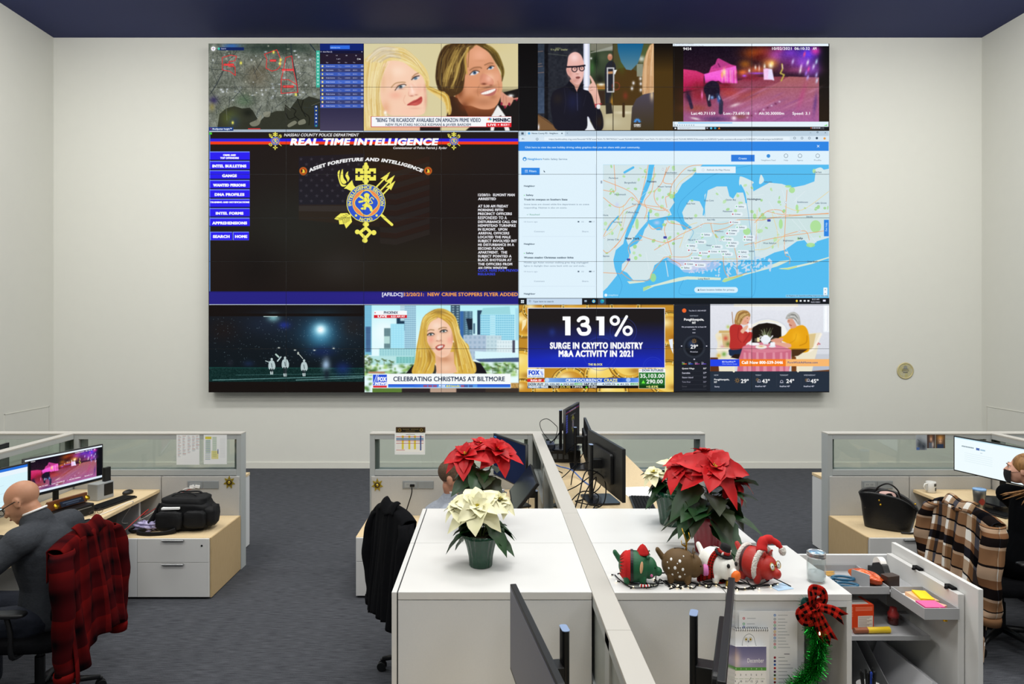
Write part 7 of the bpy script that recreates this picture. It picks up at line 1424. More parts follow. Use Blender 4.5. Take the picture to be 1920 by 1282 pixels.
def cv_doc():
    c = Cv(150, 75, 150, 75, 0, 0, 'd8f4fc'); c.rect(0, 0, 150, 5, '2870d8'); c.rect(0, 5, 150, 14, 'e8f4fc')
    for i in range(9): c.rect(10, 20 + i * 5, 70 + (i * 17) % 50, 21 + i * 5, 'b8d0e0', .5)
    return c
def cv_white():
    c = Cv(220, 100, 220, 100, 0, 0, 'f0fcff'); c.rect(0, 0, 220, 3, 'c8e8f4'); [c.rect(22 + i * 4, 22, 25 + i * 4, 25.5, '48606c', .8) for i in range(9)]; c.rect(64, 21, 74, 28, '2c4c9c', .8); c.rect(76, 23, 90, 27, '80a8c8', .7); c.rect(76, 34, 82, 35, '90a8b8')
    for i in range(5): c.rect(30, 42 + i * 6, 110, 43 + i * 6, 'd0e4ec', .7)
    return c
def cv_desktop():
    c = Cv(110, 70, 110, 70, 0, 0, '101a34'); c.blob(60, 40, 50, 40, '14203c', .8)
    for i in range(9):
        for k in range(1 + (i < 4)): c.rect(2 + k * 4.5, 2 + i * 5, 4.6 + k * 4.5, 4.6 + i * 5, ['4c9cf0', 'e8f0ff', '3070d8'][i % 3])
    return c
def cv_page():
    c = Cv(160, 90, 581, 327, 391, 245, '181a20'); c.T(560, 285, 7.123); shield(c, True); c.T()
    c.a *= .55; c.rect(394, 259, 972, 265, '1c1c6c'); c.rect(394, 265, 972, 271, '80281c'); c.text('REAL TIME INTELLIGENCE', 543, 822, 272, 12, 'a0a0a8', 1)
    for i in range(8): c.rect(396, 284 + i * 17.5, 466, 298 + i * 17.5, '343c84')
    c.text('ASSET FORFEITURE AND INTELLIGENCE', 590, 790, 310, 8, '8c8c98', .5)
    return c
monitor('lit wide monitor showing a magenta night street scene, left desk', (-3.54, 5.14), (-3.32, 5.8), 1.235, .30, .74, cv_fire())
monitor('lit monitor with a pale document, cut by the left picture edge', (-3.58, 4.42), (-3.43, 5.03), 1.233, .30, .74, cv_doc())
monitor('wide lit white monitor at the right picture edge in front of the woman', (4.01, 5.9), (4.18, 5.22), 1.29, .30, .79, cv_white())
monitor('large dark blue monitor with desktop icons behind the red poinsettia', (.035, 6.0), (.29, 5.42), 1.294, .36, .74, cv_desktop())
monitor('far monitor on the raised desk, dimly showing the police page', (.587, 5.62), (.775, 6.2), 1.547, .37, 1.171, cv_page())
monitor('middle monitor on the raised desk, seen edge-on', (.75, 5.3), (.80, 5.95), 1.44, .33, 1.07, None, arm=1.3)
t = monitor('nearest wide monitor on the raised desk, its black back towards us', (.80, 4.18), (.70, 4.98), 1.486, .33, 1.07, None)
t = monitor('tilted back dark monitor on the desk right of the red poinsettia', (.235, 5.33), (.245, 4.68), 1.15, .27, .74, None, tilt=math.radians(-38), pole=1.03)
monitor('near left bay monitor with a grey screen cut by the bottom picture edge', (.086, 2.4), (.187, 1.73), 1.34, .30, .742, None, offc=mat('grey_screen', '4a4c5c', .35, spec=.4), pole=1.325)
monitor('near right bay monitor seen edge-on in front of the white pig', (.56, 1.7), (.832, 2.4), 1.363, .34, .742, None, pole=1.37)
monitor('black monitor back showing behind the left slanting divider', (-3.98, 5.1), (-4.05, 5.7), 1.265, .3, .80, None)
worktop(-4.6, -3.925, 2.6, 6.255, .74, 'maple worktop on the far side of the left divider', [(-4.5, -4.0, 2.7, 2.73), (-4.5, -4.0, 6.0, 6.03)])
o = MB().box(-4.18, 5.25, .74, -3.93, 5.6, .80).build('computer_case', black, bevel=.004); tag(o, 'black computer under the monitor behind the left divider', 'computer')

def keyboard(label, loc, rz, L=.44):
    t = thing('keyboard', label, 'keyboard', loc, rz); MB().rbox(-L / 2, -.07, L / 2, .07, 0, .014, .008).build('keyboard_base', black, t, bevel=.002)
    q = MB(); n = int(L / .0195)
    for j in range(6):
        for i in range(n): x = -L / 2 + .01 + i * (L - .02) / n; q.box(x, -.06 + j * .02, .014, x + .0165, -.043 + j * .02, .02)
    q.build('keys', blackm, t); return t
keyboard('black keyboard on the left worktop beside the mouse', (-3.2, 5.75, .7405), math.radians(79))
keyboard('black keyboard behind the cream poinsettia on the raised desk, partly under the monitor', (.98, 4.42, 1.0705), math.radians(84))
keyboard('black keyboard on the right worktop beside the white mug', (3.98, 5.52, .7405), math.radians(-72))
def mouse(label, loc, rz=0):
    t = thing('computer_mouse', label, 'mouse', loc, rz); MB().ell((0, 0, .012), (.055, .034, .024), 20, 12).build('mouse_body', black, t, smooth=True)
    MB().tube([(.02, 0, .032), (.035, 0, .029)], .004, 8).build('scroll_wheel', greym, t)
mouse('black computer mouse at the far end of the left worktop', (-3.24, 6.08, .7425), 1.3)
t = thing('desk_nameplate', 'angled wooden desk nameplate with round seals below the left monitor', 'nameplate', (-3.305, 5.33, .8265), math.radians(72))
wn = mat('walnut', '6a3c1c', .35); MB().prism([(0, 0), (.06, 0), (.02, .075), (0, .075)], -.17, .17, 0, Matrix.Rotation(math.pi / 2, 4, 'Z') @ Matrix.Rotation(math.pi / 2, 4, 'X')).build('wedge', wn, t, bevel=.003)
cvn = Cv(80, 20, 80, 20, 0, 0, '101828'); cvn.rect(8, 5, 72, 9, '6c7a90', .5); cvn.rect(18, 12, 62, 15, '5c6a80', .5)
o = picture('engraved_plate', cvn, .2, .045, .002, ink_m, black, t, (0, -.038, .042), (math.radians(-28), 0, 0)); 
for x in (-.135, .135): MB().lathe([(.02, 0), (.02, .003), (0, .004)], 20, (x, -.04, .042), M=Matrix.Rotation(math.radians(62), 3, 'X')).build('seal', gold, t, smooth=True)
t = thing('scanner', 'black glossy document scanner left of the keyboard on the left worktop', 'scanner', (-3.275, 5.33, .7405), math.radians(72)); MB().rbox(-.15, -.06, .15, .06, 0, .085, .012).build('scanner_body', black, t, bevel=.005); MB().box(-.12, -.062, .06, .12, -.058, .066).build('paper_slot', silver, t)
t = thing('phone_base', 'silver grey upright device behind the keyboard on the left worktop', 'electronics', (-3.40, 5.93, .7405), math.radians(75)); MB().rbox(-.09, -.06, .09, .05, 0, .14, .01).build('housing', mat('device_grey', '9ca0a2', .4), t, bevel=.004); MB().box(-.02, -.064, .03, .075, -.058, .13).build('front_panel', black, t, bevel=.002); MB().box(.02, -.03, .14, .085, .0, .26).build('vertical_slot', black, t, bevel=.002)
t = thing('eyeglasses', 'folded reading glasses lying at the edge of the left worktop', 'glasses', (-3.14, 5.42, .7425), 1.2)
q = MB()
for s in (-1, 1): q.tube([(s * .034 + .026 * math.cos(a), 0, .02 + .018 * math.sin(a)) for a in np.linspace(0, 6.28, 16)], .0018, 6, cap=False)
q.tube([(-.01, 0, .026), (.01, 0, .026)], .0018, 6).tube([(-.06, 0, .028), (-.05, .07, .01), (.02, .09, .003)], .0022, 6).tube([(.06, 0, .028), (.05, .08, .006), (-.03, .07, .003)], .0022, 6); q.build('frame', mat('brown_frame', '2c1c18', .3), t)
t = thing('smartphone', 'black smartphone lying flat on the left worktop behind the red chair', 'phone', (-3.12, 5.20, .7405), 1.0); MB().rbox(-.075, -.037, .075, .037, 0, .008, .008).build('phone_body', black, t, bevel=.002); MB().box(-.07, -.033, .008, .07, .033, .0085).build('phone_screen', mirror_screen, t)
t = thing('desk_phone', 'black device with a handset in front of the bald man at the left edge', 'phone', (-3.32, 4.35, .7405), 1.2); MB().prism([(-.1, 0), (.1, 0), (.1, .05), (-.1, .15)], -.09, .09, 0, Matrix.Rotation(math.pi / 2, 4, 'X')).build('phone_base', black, t, bevel=.005); MB().cap((-.08, -.05, .16), (.08, -.05, .09), .02).build('handset', black, t, smooth=True)
# raised desk items
o = MB().rbox(.47, 5.83, .76, 6.18, 1.0705, 1.17, .01).build('computer_case', black, bevel=.004); tag(o, 'black computer on the raised desk beneath the farthest monitor', 'computer')
q = MB()
for i in range(3): q.box(.52 + i * .05, 5.828, 1.10, .555 + i * .05, 5.831, 1.145)
o2 = q.build('port_panel', mat('port_grey', '4c5054', .5), o)
o = MB().rbox(.50, 3.86, 1.14, 4.12, 1.0705, 1.088, .01).build('desk_mat', black, bevel=.002); tag(o, 'flat black pad at the near end of the raised desk', 'desk pad')
o = MB().rbox(.475, 5.85, .545, 6.05, 1.1715, 1.22, .01).build('router', mat('blue_black', '101c30', .3), bevel=.004); tag(o, 'small dark blue black box with cables on top of the far computer', 'router')
t = thing('tablet_stand', 'black tablet leaning in a stand at the right side of the raised desk', 'tablet', (1.0, 5.2, 1.0705), math.radians(80))
MB().rbox(-.15, -.01, .15, .1, 0, .012, .006).build('stand_foot', black, t); MB().rbox(-.16, 0, .16, .2, 0, .01, .01, 0, Matrix.Translation((0, .01, .01)) @ Matrix.Rotation(math.radians(35), 4, 'X')).build('tablet', black, t, bevel=.002)
cvp = Cv(60, 80, 60, 80, 0, 0, 'f4f4f4'); r = random.Random(2)
for i in range(14): cvp.rect(6 + r.uniform(0, 6), 8 + i * 5, 30 + r.uniform(0, 24), 9 + i * 5, 'b0b4bc', .7)
o = picture('printed_sheet', cvp, .24, .34, .001, ink_m, paper, None, (1.04, 4.78, 1.0716), (math.radians(-90), 0, .15), bcol='f4f4f4'); tag(o, 'white printed sheet on the raised desk next to the tablet', 'paper')
# cable tangles
def cables(label, paths, loc, m=blackm, rad=.004):
    t = thing('cable_bundle', label, 'cables', loc)
    for P in paths: MB().tube([tuple(p) for p in catmull(P, False, 8)], rad, 6).build('cable', m, t, smooth=True, world=True)
    return t
z = 1.075
cables('looping black cables between the stands of the raised desk monitors', [[(.58, 5.0, z), (.60, 4.9, z + .14), (.70, 4.8, z + .20), (.76, 4.75, z + .06), (.62, 4.6, z), (.55, 4.45, z + .02), (.70, 4.4, z)], [(.50, 4.2, z), (.55, 4.3, z + .1), (.62, 4.45, z + .22), (.74, 4.5, z + .16), (.72, 4.4, z + .02), (.58, 4.3, z), (.52, 4.15, z + .02)], [(.48, 4.75, z), (.58, 4.7, z + .06), (.68, 4.7, z + .13), (.74, 4.6, z + .2)], [(.52, 4.1, z), (.58, 4.25, z + .12), (.68, 4.45, z + .18), (.66, 4.5, z + .05), (.55, 4.2, z), (.47, 4.05, z)], [(.48, 4.4, z), (.6, 4.55, z + .06), (.72, 4.6, z + .02), (.6, 4.2, z + .0)], [(.47, 5.1, z), (.55, 5.2, z + .02), (.66, 5.3, z + .10), (.7, 5.2, z + .2)]], (.6, 4.6, 1.0705))
cables('thin black cables looping above the far computer on the raised desk', [[(.52, 5.9, 1.225), (.44, 5.92, 1.32), (.42, 5.93, 1.40), (.48, 5.93, 1.43), (.55, 5.92, 1.38), (.57, 5.92, 1.34), (.54, 5.9, 1.23)], [(.5, 5.88, 1.225), (.58, 5.9, 1.30), (.60, 5.92, 1.34), (.55, 5.9, 1.26), (.5, 5.92, 1.225)], [(.5, 5.82, 1.1), (.46, 5.7, 1.14), (.5, 5.6, 1.08), (.56, 5.4, 1.075)], [(.66, 5.82, 1.12), (.64, 5.7, 1.2), (.66, 5.5, 1.28), (.67, 5.45, 1.3)]], (.52, 5.9, 1.2225), rad=.003)
cables('blue network cable curving over the raised desk', [[(.49, 5.82, 1.10), (.47, 5.6, 1.13), (.52, 5.3, 1.15), (.62, 5.3, 1.12), (.68, 5.15, 1.08), (.72, 4.95, 1.075)]], (.55, 5.3, 1.0705), mat('cable_blue', '3c68b8', .4), .005)
cables('thin dark cables on the desk beside the centre divider', [[(.34, 5.3, .745), (.30, 5.0, .75), (.34, 4.8, .745), (.28, 4.6, .75), (.35, 4.4, .745)], [(.2, 5.6, .745), (.26, 5.4, .76), (.33, 5.2, .745), (.3, 4.9, .745)], [(.36, 5.9, 1.0), (.35, 5.8, .9), (.3, 5.6, .78), (.32, 5.3, .745)]], (.3, 5.1, .7405), rad=.003)
# right desk items
t = thing('mug', 'white ceramic mug with a dark printed badge on the right worktop', 'mug', (3.95, 6.14, .7405))
MB().lathe([(.036, 0), (.04, .004), (.041, .095), (.0385, .097), (.037, .094), (.036, .008), (0, .007)], 28).build('cup', mat('mug_white', 'dcdcd8', .25), t, smooth=True)
MB().tube([(-.039, -.01, .08), (-.062, -.012, .078), (-.072, -.014, .055), (-.064, -.012, .03), (-.04, -.01, .02)], .0065, 10).build('handle', mat('mug_white', 'dcdcd8', .25), t, smooth=True)
q = MB().grid(lambda u, v: Vector((.0416 * math.cos(-1.5 + u * 1.1), .0416 * math.sin(-1.5 + u * 1.1), .06 + v * .025)), 8, 1).grid(lambda u, v: Vector((.0416 * math.cos(-1.3 + u * .6), .0416 * math.sin(-1.3 + u * .6), .02 + v * .03)), 6, 1); q.build('printed_badge', mat('badge_dark', '3c3c3c', .5), t)
t = thing('tumbler', 'steel tumbler with a clear lid and round red badge, in front of the woman', 'tumbler', (3.90, 5.46, .7405))
MB().lathe([(.03, 0), (.034, .004), (.044, .15), (.046, .185), (.044, .187)], 32).build('cup', mat('steel_brushed', '8c8c88', .35, .9), t, smooth=True)
MB().lathe([(.046, .183), (.0475, .186), (.0475, .196), (.042, .199), (0, .197)], 32).build('lid', mat('blue_clear_lid', '7ca4d0', .15), t, smooth=True)
q = MB().grid(lambda u, v: Vector((.0425 * math.cos(-2.3 + u * 1.2), .0425 * math.sin(-2.3 + u * 1.2), .10 + (v - .5) * .055 * math.sin(math.pi * min(.98, max(.02, u))))), 12, 4); q.build('badge', mat('badge_red', '8c2c20', .5), t)
o = MB().rbox(-.18, -.2, .18, .2, 0, .05, .01).build('computer_case', black, bevel=.004); o.location = (4.25, 5.62, .7405); o.rotation_euler = (0, 0, math.radians(-15)); tag(o, 'flat black computer under the lit white monitor at right', 'computer')
# ---------------------------------------------------------------- sheets, badges and plates on the panels
def sheet(name, label, px0, px1, py0, py1, painter, Y=YC - .001, cat='paper', n=(60, 80), group=None, rot=0):
    a, b = P3(px0, py0, Y), P3(px1, py1, Y); c = Cv(n[0], n[1], n[0], n[1], 0, 0, 'eceff0'); painter(c)
    o = picture(name, c, b.x - a.x, a.z - b.z, .0012, ink_m, paper, None, ((a.x + b.x) / 2, Y, (a.z + b.z) / 2), (0, rot, 0), bcol='f0f0f0'); return tag(o, label, cat, group)
def pt1(c):
    r = random.Random(1)
    for k, x in enumerate((4, 16, 29, 41, 51)):
        for i in range(22 - k * 2): c.rect(x, 4 + i * 2.6, x + r.uniform(4, 9), 4.9 + i * 2.6, ['8890a0', 'a0584c', '98a0a8'][(i + k) % 3], .8)
def pt2(c):
    c.rect(4, 6, 20, 13, 'd8cc48'); c.rect(6, 14, 18, 50, 'b8c8c0', .6); c.rect(22, 6, 34, 45, 'd8e0d4', .7)
    for i in range(18): c.rect(4, 16 + i * 3, 17, 17 + i * 3, ['4c7c50', '48688c'][i % 2], .7); c.rect(23, 8 + i * 3, 33, 9 + i * 3, '50885c', .7); c.rect(42, 10 + i * 3, 56, 10.8 + i * 3, 'b0b4b8', .5)
    c.rect(20, 44, 38, 66, 'd8cc60', .6); c.rect(36, 40, 38, 52, '3c4c8c')
sheet('taped_sheet', 'white sheet of small printed columns taped to the left panel glass', 331, 374, 814, 871, pt1)
sheet('taped_sheet', 'white sheet with a yellow and green table taped to the left panel glass', 382, 425.5, 814, 870, pt2)
def pt3(c):
    c.rect(3, 7, 57, 70, 'f4f4f0')
    for x in (14, 27, 38): c.rect(x, 8, x + 4, 60, 'e8d838')
    for i in range(3): c.rect(3, 16 + i * 3, 57, 20 + i * 3, '6c8cb0', .8)
    for y in (11, 27, 36): c.rect(3, y, 57, y + 2, 'c04040')
    c.rect(50, 8, 52.5, 64, '2c4488'); c.rect(3, 62, 20, 64, 'c86058'); c.rect(22, 3, 40, 5, '889')
    for i in range(12): c.rect(4, 34 + i * 2.3, 56, 34.6 + i * 2.3, 'c0c4c8', .5)
sheet('wall_calendar', 'coloured planning calendar taped to the centre left panel glass', 740, 797, 812.5, 852, pt3, Y=YC - .006, cat='calendar')
def pt4(c): c.rect(0, 0, 60, 60, 'a8b0b8'); c.blob(20, 40, 20, 26, '3c4450', .9); c.blob(42, 46, 20, 20, '2c3440', .9); c.rect(4, 50, 20, 60, '4c6ca8'); c.line([(10, 20), (50, 44)], 3, '5c6468')
def pt5(c): c.rect(0, 0, 60, 60, '4c3c38'); c.blob(30, 20, 13, 16, 'e0b090', 1); c.blob(30, 9, 14, 7, '8c6040', .9); c.rect(14, 36, 46, 60, '5c6474'); c.blob(44, 44, 10, 16, 'd8c8c0', .9)
def pt6(c): c.rect(0, 0, 60, 60, '5c4838'); c.blob(30, 14, 22, 14, 'c88838', 1); c.blob(30, 27, 15, 17, 'e4b490', 1); c.rect(10, 42, 50, 60, '2c3c58'); c.blob(25, 25, 2.5, 2, '302018', 1); c.blob(35, 25, 2.5, 2, '302018', 1)
sheet('snapshot', 'snapshot of outdoor clutter, leftmost on the right panel glass', 1717, 1738, 814, 843.5, pt4, cat='photo', n=(60, 60), group='snapshots on the right panel')
sheet('snapshot', 'snapshot of a baby in a dark frame, middle on the right panel glass', 1738, 1753, 814, 840, pt5, cat='photo', n=(60, 60), group='snapshots on the right panel')
sheet('snapshot', 'snapshot of a curly haired toddler, rightmost on the right panel glass', 1754, 1772, 814.5, 840, pt6, cat='photo', n=(60, 60), group='snapshots on the right panel')
t = thing('engraved_nameplate', 'brass edged black nameplate standing on top of the centre left panel', 'nameplate', (P3(769.5, 806, YC + .03).x, YC + .05, 1.2505))
c = Cv(110, 22, 110, 22, 0, 0, '15120c'); c.rect(1.5, 1.5, 108.5, 20.5, '8a7038'); c.rect(2.5, 2.5, 107.5, 19.5, '15120c'); c.ell(12, 11, 7, 7, '8a6c30'); c.ell(98, 11, 7, 7, '8a6c30'); c.ell(12, 11, 4, 4, '2c2414'); c.ell(98, 11, 4, 4, '2c2414'); [c.rect(24 + i * 4.6, 6 + (i % 2) * .4, 27.6 + i * 4.6, 10, 'a08850', .7) for i in range(14) if i != 6]; [c.rect(36 + i * 3.4, 14, 38.4 + i * 3.4, 16.6, '9c8048', .7) for i in range(11)]
picture('engraved_plate', c, .255, .046, .003, ink_m, black, t, (0, -.012, .024), bcol='15120c'); MB().box(-.137, -.012, 0, .137, .006, .05).build('wooden_back', mat('dark_walnut', '4c3420', .4), t, bevel=.004)
def star(label, px, py):
    p = P3(px, py, YC - .013); t = thing('star_badge', label, 'badge', (p.x, YC - .0125, p.z)); P = []
    for i in range(14): a = math.pi / 2 + i * math.pi / 7; rr = .056 if i % 2 == 0 else .03; P.append((rr * math.cos(a), rr * 1.12 * math.sin(a)))
    M = Matrix.Rotation(math.pi / 2, 4, 'X'); MB().prism(P, 0, .004, 0, M).build('star', mat('badge_gold', 'c8b040', .35, .7), t, bevel=.001)
    MB().lathe([(.026, .004), (.026, .007), (.02, .008), (0, .008)], 24, M=M.to_3x3()).build('centre_seal', mat('badge_centre', '4c3c1c', .4, .4), t, smooth=True)
    MB().lathe([(.013, .008), (.012, .010), (0, .011)], 16, M=M.to_3x3()).build('centre_boss', mat('badge_gold', 'c8b040', .35, .7), t, smooth=True)
star('gold star shaped badge pinned to the left panel above the maple cabinet', 430, 904)
star('gold star shaped badge pinned to the centre left panel', 707.5, 909)
# ---------------------------------------------------------------- bags, plugs
t = thing('power_adapters', 'two white plug-in chargers in the power strip above the duffel bag', 'chargers', (P3(366, 911, YC).x, YC - .02, CH - (911 - VY) * YC / FPX))
for dx, rz_ in ((-.02, .3), (.03, -.2)): MB().rbox(-.022, -.014, .022, .014, -.03, .008, .005, 0, Matrix.Translation((dx, 0, 0)) @ Matrix.Rotation(math.pi / 2, 4, 'X') @ Matrix.Rotation(rz_, 4, 'Z')).build('charger_body', paper, t, bevel=.002)
A = t.location
cables('red charging cable running from the white chargers towards the left chair', [[A + Vector((-.02, -.03, -.02)), A + Vector((-.08, -.06, -.04)), A + Vector((-.35, -.2, -.2)), Vector((-2.95, 5.85, .66)), Vector((-3.05, 5.5, .52)), Vector((-3.0, 5.2, .60)), Vector((-2.75, 4.55, .9)), Vector((-3.0, 4.5, .80)), Vector((-3.1, 4.58, .752))]], A, red, .0032)
cables('white charging cable looping from the chargers over the left worktop edge', [[A + Vector((.02, -.03, -.01)), A + Vector((-.04, -.07, .0)), A + Vector((-.07, -.08, -.02)), A + Vector((-.02, -.07, -.05)), A + Vector((-.04, -.08, -.11)), A + Vector((-.2, -.14, -.13)), A + Vector((-.38, -.2, -.24)), A + Vector((-.5, -.3, -.24)), Vector((-3.02, 5.75, .76)), Vector((-3.08, 5.5, .746)), Vector((-3.12, 5.2, .746))]], A + Vector((0, -.01, 0)), paper, .003)
o = MB().rbox(-.022, -.012, .022, .012, -.03, .006, .005, 0, Matrix.Rotation(math.pi / 2, 4, 'X')).build('power_plug', black, bevel=.002); pp = P3(773, 910, YC - .02); o.location = pp; tag(o, 'black plug in the power strip left of the man in grey', 'plug')
cables('black and white power cord hanging from the plug behind the black jacket', [[pp + Vector((0, -.03, -.01)), pp + Vector((0, -.05, -.06)), pp + Vector((-.03, -.05, -.16)), pp + Vector((-.06, -.04, -.25)), pp + Vector((-.07, -.03, -.27))]], pp + Vector((0, -.01, -.01)), blackm, .005)
def soft(name, f, nu, nv, m, par, uvs=(1, 1), solid=0): return MB().grid(f, nu, nv, 0, uvs).build(name, m, par, smooth=True, solid=solid)
bagm = mat('black_nylon', '0d0e11', .7, spec=.3, bump=(14, .5))
t = thing('duffel_bag', 'black nylon duffel bag with pockets on the maple topped cabinet', 'bag', (-2.62, 5.88, .5))
def bb(hx, hy, hz, c, e=.45, wob=.02, ph=0):
    def f(u, v):
        a = u * 2 * math.pi; b = (v - .5) * math.pi; s_ = lambda q: math.copysign(abs(q) ** e, q)
        x = hx * s_(math.cos(a)) * abs(math.cos(b)) ** e; y = hy * s_(math.sin(a)) * abs(math.cos(b)) ** e; z = hz * s_(math.sin(b))
        k = 1 + wob * (math.sin(5 * a + ph + z * 20) + math.sin(9 * b + ph * 2 + a * 2)); return Vector((c[0] + x * k, c[1] + y * k, max(c[2] + z * k, .002)))
    return f
soft('bag_body', bb(.215, .13, .13, (0, 0, .125), .45, .025), 48, 26, bagm, t)
soft('bag_lid', bb(.19, .115, .05, (.0, 0, .235), .45, .03, 2), 40, 14, bagm, t)
soft('front_pocket', bb(.11, .035, .08, (-.09, -.145, .1), .45, .03, 1), 30, 14, bagm, t); soft('end_pocket', bb(.05, .09, .085, (.215, -.02, .12), .5, .03, 3), 30, 14, bagm, t); soft('front_pocket', bb(.09, .03, .07, (.12, -.135, .11), .45, .03, 5), 30, 14, bagm, t)
MB().box(-.15, -.15, .195, .0, -.112, .212, 0, Matrix.Rotation(-.03, 4, 'Y')).build('white_papers', paper, t, bevel=.002)
for y in (-.05, .05): MB().tube(catmull([(-.13, y, .27), (-.08, y, .30), (.0, y * .5, .305), (.08, y, .30), (.12, y, .27)], False, 5), .008, 8, flat=.5).build('handle', bagm, t, smooth=True)
MB().tube(catmull([(-.2, -.05, .22), (-.26, -.08, .1), (-.30, -.12, .03), (-.33, -.2, .012), (-.22, -.235, .012), (-.10, -.215, .012), (-.02, -.18, .03)], False, 6), .024, 8, flat=.25).build('shoulder_strap', bagm, t, smooth=True)
MB().tube(catmull([(-.2, -.1, .03), (-.3, -.06, .02), (-.38, -.08, .02), (-.42, -.14, .016), (-.36, -.17, .02), (-.25, -.12, .03)], False, 6), .02, 8, flat=.5).build('strap_pad', bagm, t, smooth=True)
pm = mat('clear_plastic_purple', 'a8a0c8', .12, spec=.8, bump=(40, 1)); 
o = soft('plastic_bag', bb(.09, .06, .035, (0, 0, .036), .7, .16, 2), 36, 20, pm, None); o.location = (-2.93, 5.80, .503); tag(o, 'crumpled shiny plastic bag left of the duffel bag', 'plastic bag')
# handbag
t = thing('handbag', 'open black leather handbag on the maple topped cabinet at the right', 'handbag', (3.40, 5.86, .5), math.radians(-32))
def hb(u, v):
    a = u * 2 * math.pi; w = .19 + .03 * v; d = .085 + .03 * v * v; s_ = lambda q: math.copysign(abs(q) ** .7, q)
    z = .005 + .27 * v + .035 * math.cos(2 * a) * v * v * -1 + (-.05 * v * math.cos(a)); x = w * s_(math.cos(a)) * (1 - .1 * (1 - v)); y = d * s_(math.sin(a)); k = 1 + .02 * math.sin(4 * a + v * 6)
    return Vector((x * k, y * k, max(z, .004)))
soft('bag_body', hb, 48, 16, blackl, t, solid=.006)
MB().lathe([(0, .004), (.085, .004), (.085, .012), (0, .012)], 24, M=Matrix.Diagonal((2.0, .95, 1))).build('bag_base', blackl, t)
soft('bag_lining', lambda u, v: Vector((.17 * (u - .5) * 2, .07 * (v - .5) * 2, .17 + .03 * math.sin(u * 7) * math.sin(v * 5))), 12, 8, mat('pink_lining', 'b08c84', .7), t)
q = MB(); ribbon(q, [Vector((-.06, -.08, .26)), Vector((-.03, -.03, .31)), Vector((.02, .02, .31)), Vector((.06, .05, .26))], .05, .06, Vector((0, -.5, 1))); q.build('silk_scarf', mat('scarf_pink', 'c8a49c', .6), t, smooth=True, solid=.002)
for s_ in (-1, 1): MB().tube(catmull([(-.09, s_ * .1, .25), (-.08, s_ * .09, .32), (.0, s_ * .07, .37 - (s_ < 0) * .03), (.07, s_ * .08, .32), (.09, s_ * .1, .24)], False, 6), .007, 8).build('handle', blackl, t, smooth=True)
MB().tube(catmull([(.2, 0, .22), (.25, -.02, .12), (.24, -.05, .03), (.18, -.1, .012), (.1, -.13, .012)], False, 6), .008, 8, flat=.5).build('shoulder_strap', blackl, t, smooth=True)
for p in ((-.06, -.10, .255), (-.05, -.106, .22), (.2, .0, .235), (.12, -.09, .245)): MB().ell(p, .009, 10, 8).build('gold_ring', gold, t, smooth=True)
o = MB().box(-.09, -.07, 0, .09, .07, .004).build('white_envelope', paper, bevel=.001); o.location = (3.63, 5.76, .5005); o.rotation_euler = (0, 0, -.5); tag(o, 'white paper under the strap of the black handbag', 'paper')

# ---------------------------------------------------------------- chairs and jackets
def chair(label, loc, rz, zs=.46, back=1.02):
    """faces local +y"""
    t = thing('office_chair', label, 'office chair', loc, rz)
    for i in range(5):
        a = math.radians(90 + 72 * i); d = Vector((math.cos(a), math.sin(a), 0))
        MB().tube([d * .03 + Vector((0, 0, .115)), d * .2 + Vector((0, 0, .10)), d * .31 + Vector((0, 0, .075))], [.026, .02, .014], 8).build('base_spoke', black, t, smooth=True)
        q = MB(); n = Vector((-d.y, d.x, 0)); c = d * .315 + Vector((0, 0, .03))
        for s_ in (-1, 1): q.tube([c + n * s_ * .006, c + n * s_ * .022], .03, 14)
        q.tube([c, c + Vector((0, 0, .045))], .011, 8); q.build('caster', black, t, bevel=.003)
    MB().tube([(0, 0, .11), (0, 0, .3)], .028, 12).tube([(0, 0, .3), (0, 0, zs - .06)], .018, 12).build('gas_lift', black, t)
    MB().box(-.12, -.12, zs - .075, .12, .1, zs - .045).build('tilt_mechanism', black, t, bevel=.006)
    soft('seat', bb(.255, .25, .04, (0, .0, zs - .01), .4, .0), 36, 14, blackf, t)
    hb_ = (back - zs - .1) / 2
    def bk(u, v):
        a = u * 2 * math.pi; s_ = lambda q: math.copysign(abs(q) ** .45, q); b = (v - .5) * math.pi
        x = .235 * s_(math.cos(a)) * abs(math.cos(b)) ** .45; z = hb_ * s_(math.sin(a)) * abs(math.cos(b)) ** .45; y = .022 * s_(math.sin(b))
        return Vector((x * (1 - .12 * z / hb_), -.245 + y + .25 * x * x - .04 * z / hb_, zs + .1 + hb_ + z))
    soft('backrest', bk, 40, 12, blackf, t)
    MB().tube(catmull([(0, -.08, zs - .06), (0, -.24, zs - .05), (0, -.275, zs + .08), (0, -.285, zs + .3)], False, 6), .022, 8, flat=.5).build('back_support', black, t, smooth=True)
    for s_ in (-1, 1):
        MB().tube(catmull([(s_ * .2, -.02, zs - .05), (s_ * .29, -.02, zs - .03), (s_ * .30, -.02, zs + .1), (s_ * .30, 0, zs + .19)], False, 5), .014, 8).build('arm_post', black, t, smooth=True)
        soft('arm_pad', bb(.04, .12, .014, (s_ * .295, .02, zs + .205), .5, 0), 24, 10, black, t)
    return t
